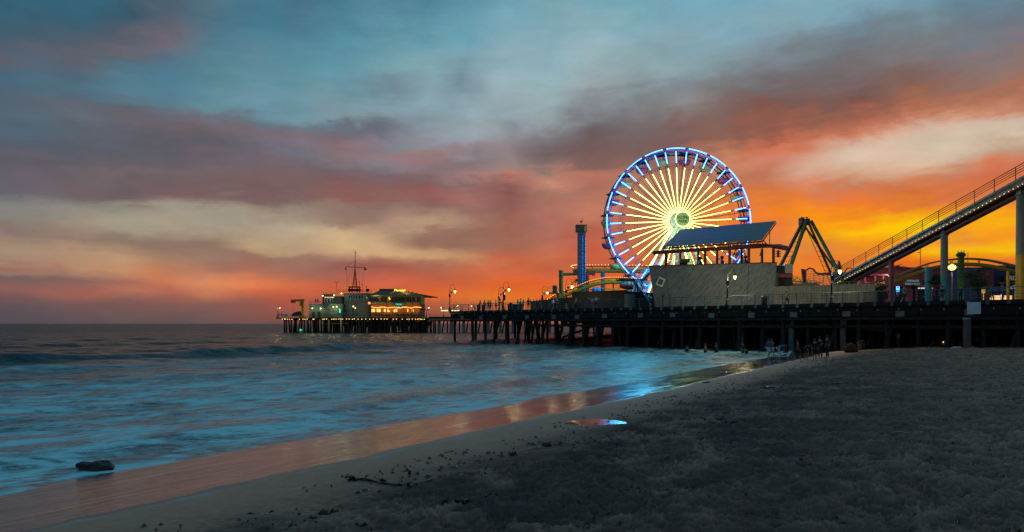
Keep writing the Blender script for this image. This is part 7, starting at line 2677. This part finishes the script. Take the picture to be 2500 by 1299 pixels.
# denser line of visitors before the restaurant and along the link
rnd = random.Random(31)
kx = 0
for k in range(34):
    zx = 1425 + k * 19.5 + rnd.uniform(-6, 6)
    Y = FY + 1.2 + rnd.random() * 2
    x = FZ(zx, 0, Y).x
    if zx > 2080:
        Y = FY + 8 + rnd.random() * 4
        x = FZ(zx, 0, Y).x
    person((x, Y, DK if zx <= 2080 else DK - .3), rnd.uniform(0, 6), rnd.choice(('stand', 'walk', 'lean')), k % 2, rnd.choice(('black', 'navy', 'grey', 'black')), 'black',
           'one of the small dark visitors crowding the far pier before and beside the restaurant', 'visitors crowding the far pier by the restaurant', rnd.uniform(.95, 1.08))

# ------------------------------------------------------------------ beach details
def puddle():
    m = bpy.data.materials.new('still_water')
    m.use_nodes = True
    N, L, Mth, noise, mr, mix = node_helpers(m)
    b = N['Principled BSDF']
    b.inputs['Base Color'].default_value = (.02, .022, .025, 1)
    b.inputs['Roughness'].default_value = .07
    b.inputs['IOR'].default_value = 1.33
    b.inputs['Specular IOR Level'].default_value = 1.0
    geo = N.new('ShaderNodeNewGeometry')
    n = noise(geo.outputs['Position'], 14, 5, .7)
    bp = N.new('ShaderNodeBump')
    bp.inputs['Distance'].default_value = .01
    bp.inputs['Strength'].default_value = .35
    L.new(n, bp.inputs['Height'])
    L.new(bp.outputs[0], b.inputs['Normal'])
    z = ground_z(PUD.x, PUD.y) - 0.018
    vs = [(0, 0, 0)]
    n_ = 60
    for i in range(n_):
        a = 2 * PI * i / n_
        r = 1 + .12 * math.sin(3 * a + 1) + .07 * math.sin(5 * a)
        vs.append((.95 * r * math.cos(a), .75 * r * math.sin(a), 0))
    me = bpy.data.meshes.new('puddle')
    me.from_pydata(vs, [], [(0, 1 + i, 1 + (i + 1) % n_) for i in range(n_)])
    me.materials.append(m)
    o = bpy.data.objects.new('puddle', me)
    COL.objects.link(o)
    o.location = (PUD.x, PUD.y, z)
    meta(o, 'small still puddle on the damp sand reflecting the ferris wheel', 'puddle', None, 'structure')


puddle()


def gz(x, y):
    return ground_z(x, y)


def ground_pt(px, py):
    Y = 2.5 * F / (py - HOR)
    for _ in range(12):
        x = (px - 1250) / F * Y
        z = gz(x, Y)
        Y = (CZ - z) * F / (py - HOR)
    return V((px - 1250) / F * Y, Y, z)


# dark kelp-covered rock in the surf
rk_ = ground_pt(232, 1150)
yy = (CZ - 0.0) * F / (1148 - HOR)
rx = (232 - 1250) / F * yy
vs_mb = MB().ball((0, 0, 0), 0.46, 28, 16, (1, .6, .33))
rs = np.random.RandomState(4)
A = np.array(vs_mb.v)
d = 1 + .55 * fbm(A[:, 0] * 3.0 + 3, A[:, 1] * 3.0 + A[:, 2] * 4, 200, 4)
A = A * d[:, None]
vs_mb.v = [tuple(a) for a in A]
o = vs_mb.build('surf_rock', 'rock', local=True, label='dark wet kelp-covered rock rounded by the blue surf foam', cat='rock')
o.location = (rx, yy, .05)


def kelp_strand(pts, r, label, name='kelp_strand', leaves=18, seed=0):
    rs = random.Random(seed)
    P3 = []
    for (px, py) in pts:
        g = ground_pt(px, py)
        P3.append(g + V(0, 0, r * .5 + .01))
    sm = smooth(P3, 6)
    t = thing(name, label, 'seaweed', sm[0])
    MB().path(sm, [r * (.7 + .5 * rs.random()) for _ in sm], 6).build('stem', 'kelp', t)
    for k in range(leaves):
        i = rs.randrange(len(sm)) if k % 2 else rs.choice((0, 1, 2, len(sm) - 1))
        p = sm[min(i, len(sm) - 1)]
        a = rs.uniform(0, 2 * PI)
        L = rs.uniform(.06, .2)
        w = L * .28
        q = p + V(math.cos(a) * L, math.sin(a) * L, rs.uniform(-.01, .03))
        s = V(-math.sin(a), math.cos(a), 0) * w
        mid = p.lerp(q, .5) + V(0, 0, rs.uniform(.01, .05))
        m = MB()
        m.add([p, mid + s, q, mid - s], [(0, 1, 2), (0, 2, 3)])
        m.add([p - V(0, 0, .006), mid + s - V(0, 0, .006), q - V(0, 0, .006), mid - s - V(0, 0, .006)], [(2, 1, 0), (3, 2, 0)])
        m.build('blade', 'kelp', t)
    return t


kelp_strand([(862, 1174), (885, 1172), (905, 1175), (925, 1180), (950, 1184), (975, 1187), (1005, 1186), (1030, 1182), (1055, 1175), (1075, 1172), (1100, 1170)], .022,
            'long curved kelp strand with a knotted left end on the smooth damp sand', leaves=26, seed=1)
kelp_strand([(1105, 1232), (1140, 1228), (1165, 1222), (1205, 1216)], .028, 'short brown kelp strand lying on the trampled sand below the long curved one', leaves=24, seed=2)


def kelp_clump(px, py, w, label, seed, n=26):
    rs = random.Random(seed)
    c = ground_pt(px, py)
    rad = w / F * c.y / 2
    t = thing('kelp_clump', label, 'seaweed', c)
    m = MB().ball(c + V(0, 0, .01), rad * .55, 12, 7, (1.3, .9, .35))
    A = np.array(m.v)
    dd = 1 + .35 * fbm((A[:, 0] - c.x) * 14, (A[:, 1] - c.y) * 14, seed + 300, 3)
    A = np.array([c.x, c.y, c.z]) + (A - np.array([c.x, c.y, c.z])) * dd[:, None]
    m.v = [tuple(a) for a in A]
    m.build('mass', 'kelp', t)
    for k in range(n):
        a = rs.uniform(0, 2 * PI)
        r0, r1 = rad * rs.uniform(0, .5), rad * rs.uniform(.6, 1.2)
        z1 = rs.uniform(0, .05)
        p0 = c + V(math.cos(a) * r0, math.sin(a) * r0 * .7, .02)
        p1 = c + V(math.cos(a + .3) * (r0 + r1) / 2, math.sin(a + .3) * (r0 + r1) / 2 * .7, .03 + z1)
        p2 = c + V(math.cos(a + .5) * r1, math.sin(a + .5) * r1 * .7, .012)
        MB().path([p0, p1, p2], [.008, .014, .004], 4).build('frond', 'kelp', t)
    return t


clumps = [(800, 1258, 60, 'brown kelp clump at the lower left of the trampled sand'), (1790, 985, 46, 'dark kelp clump at the edge of the smooth sand below the far shallows'),
          (1888, 948, 60, 'low scattered kelp heap where the trampled sand begins'), (2050, 938, 50, 'dark flat kelp mound in the middle of the dry sand'),
          (1725, 935, 22, 'thin dark weed streak on the smooth sand near the yellow glint'), (1000, 1160, 10, 'tiny dark weed tuft above the long kelp strand'),
          (1870, 960, 40, 'ragged kelp patch just below the low heap'), (1250, 1112, 24, 'small weed tuft on the sand below the puddle'), (1335, 1090, 26, 'small dark weed knot left of the trampled area top'),
          (1370, 1160, 22, 'small weed knot in the middle foreground'), (880, 1290, 30, 'weed bits at the bottom edge left of centre'), (1500, 1060, 18, 'weed bit just below the puddle'),
          (2130, 862, 16, 'dark weed bit near the orange tent, on smooth lit sand'), (2105, 878, 14, 'dark weed bit at the left of the far smooth sand'),
          (1780, 1035, 30, 'weed knot on the rough sand below the dark kelp clump')]
for k, (px, py, w, lab) in enumerate(clumps):
    kelp_clump(px, py, w, lab, 50 + k, 22 if w > 25 else 10)

# little sticks, shells and litter on the sand
for k, (px, py, m, lab) in enumerate(((2460, 1140, 'canvas_white', 'white scrap of litter near the right edge of the sand'), (1980, 1008, 'teal', 'blue scrap of litter in the mid sand'),
                                      (2380, 1043, 'galv', 'grey shell on the sand towards the right'), (1962, 1116, 'red', 'tiny red bottle cap in the foreground sand'),
                                      (1982, 1028, 'canvas_white', 'pale paper scrap just below the blue scrap'), (2197, 1060, 'cream', 'short tan stick lying on the sand'),
                                      (1942, 974, 'orange', 'small orange stick beside the low kelp heap'), (2155, 978, 'cream', 'thin pale stick right of the low kelp heap'),
                                      (1127, 1166, 'canvas_white', 'white shell fragment at the right end of the long kelp strand'), (2305, 872, 'teal', 'teal scrap of litter on the far dry sand'),
                                      (2370, 870, 'navy', 'dark blue cloth scrap on the far dry sand'), (1508, 1049, 'canvas_white', 'small pale pebble at the puddle edge'))):
    p = ground_pt(px, py)
    if 'stick' in lab:
        MB().path([p + V(-.16, .03, .03), p + V(0, 0, .05), p + V(.17, -.04, .03)], .012, 6).build('stick', m, label=lab, cat='stick')
    else:
        s = .035 if p.y < 20 else .09
        mb = MB().ball(p + V(0, 0, .03), s, 8, 5, (1.5, 1, .6))
        A = np.array(mb.v)
        A += .3 * s * rs.randn if False else (np.random.RandomState(k).rand(*A.shape) - .5) * s * .7
        mb.v = [tuple(a) for a in A]
        mb.build('scrap' if 'scrap' in lab else ('shell' if 'shell' in lab else 'pebble' if 'pebble' in lab else 'bottle_cap'), m, label=lab, cat='litter' if ('scrap' in lab or 'cap' in lab) else 'shell' if 'shell' in lab else 'pebble')

# orange tent and little camp under the pier
t = thing('orange_tent', 'small orange beach tent on the sand under the pier edge', 'tent', (0, 0, 0))
x, Y = (2077 - 1250) / F * 63, 63
z = gz(x, Y)
t.location = (x, Y, z); WL[t.name] = V(x, Y, z)
mb = MB()
apx = V(x + .1, Y + .1, z + .95)
mb.lathe((x, Y, z), [(.62, 0), (.6, .3), (.45, .6), (.25, .8), (.05, .88)], 9)
A = np.array(mb.v)
A[:, :2] += (np.random.RandomState(12).rand(len(A), 2) - .5) * .14
mb.v = [tuple(a) for a in A]
mb.build('canvas', mat('tent_canvas', (.09, .028, .008), .9, var=.3), t)
MB().tube(apx - V(0, 0, 1.1), apx + V(0, 0, .1), .02, None, 5).build('pole', 'darkmetal', t)
x, Y = (2288 - 1250) / F * 71.5, 71.5
z = gz(x, Y)
cp_ = thing('camp_blanket', 'pale blanket with bags and a small warm light on the sand under the pier', 'blanket', (x, Y, z))
MB().box((x, Y, z + .12), (2.3, 1.2, .24)).build('blanket', 'canvas_white', cp_)
MB().ball((x - .7, Y, z + .35), .3, 10, 6, (1.3, .9, .8)).build('bag', CLOTH['grey'], cp_)
MB().ball((x + .45, Y - .3, z + .32), .045, 8, 6).build('lantern', 'bulb', cp_)
light('lantern_glow', (x + .45, Y - .5, z + .6), (1, .6, .2), 4, .05, cp_)
for k, (px, Y_, lab) in enumerate(((1890, 57.5, 'left low white beach chair at the waterline'), (1910, 56.5, 'right low white beach chair at the waterline'))):
    x = (px - 1250) / F * Y_
    z = gz(x, Y_)
    c = thing('beach_chair', lab, 'chair', (x, Y_, z), 'low beach chairs at the waterline')
    MB().box((x, Y_, z + .25), (.9, .5, .05)).build('seat', 'canvas_white', c)
    MB().beam((x + .4, Y_, z + .25), (x + .7, Y_, z + .7), .5, .04).build('backrest', 'canvas_white', c)
    for dx in (-.4, .4):
        for dy in (-.2, .2):
            MB().tube((x + dx, Y_ + dy, z - .05), (x + dx, Y_ + dy, z + .25), .02, None, 5).build('leg', 'galv', c)
for k, (px, py, lab) in enumerate(((2335, 843, 'left pale towel heap on the sand before the tall post'), (2366, 841, 'right pale towel heap at the foot of the tall post'))):
    p = ground_pt(px, py + 8)
    m = MB().ball(p + V(0, 0, .05), .35, 12, 6, (1.5, .8, .35))
    A = np.array(m.v); A += (np.random.RandomState(k + 9).rand(*A.shape) - .5) * .08
    m.v = [tuple(a) for a in A]
    m.build('towel', 'canvas_white', label=lab, cat='towel')


# loose weed bits and debris along the drift line
def drift_debris():
    rs = np.random.RandomState(77)
    n = 5200
    Y = 6.5 + 50 * rs.rand(n) ** 1.5
    q = 3.4 + 2.0 * rs.randn(n) + 1.2 * (rs.rand(n) ** 3) * 8
    X = (q - QC - QY * Y) / QX
    keep = (q > 1.2) & (fbm(X * .45, Y * .45, 131, 3) > -0.12) & (np.abs(X / Y) < .95)
    X, Y = X[keep], Y[keep]
    Z = base_z(X, Y)
    mb = MB()
    for x, y, z in zip(X, Y, Z):
        s = rs.uniform(.008, .030) * (1 + y * .02)
        a = rs.rand() * PI
        dx, dy = math.cos(a) * s * rs.uniform(1, 3), math.sin(a) * s * rs.uniform(1, 3)
        w = s * .5
        h = rs.uniform(.015, .05)
        z = z + .01
        mb.add([(x - dx, y - dy, z), (x + dy * .3 + w, y - dx * .3, z + .005), (x + dx, y + dy, z), (x - dy * .3 - w, y + dx * .3, z), (x, y, z + h)],
               [(0, 1, 4), (1, 2, 4), (2, 3, 4), (3, 0, 4)])
    mb.build('drift_debris', 'kelp', label='scattered dark weed bits and debris along the drift line of the beach', cat='debris', kind='stuff')


drift_debris()
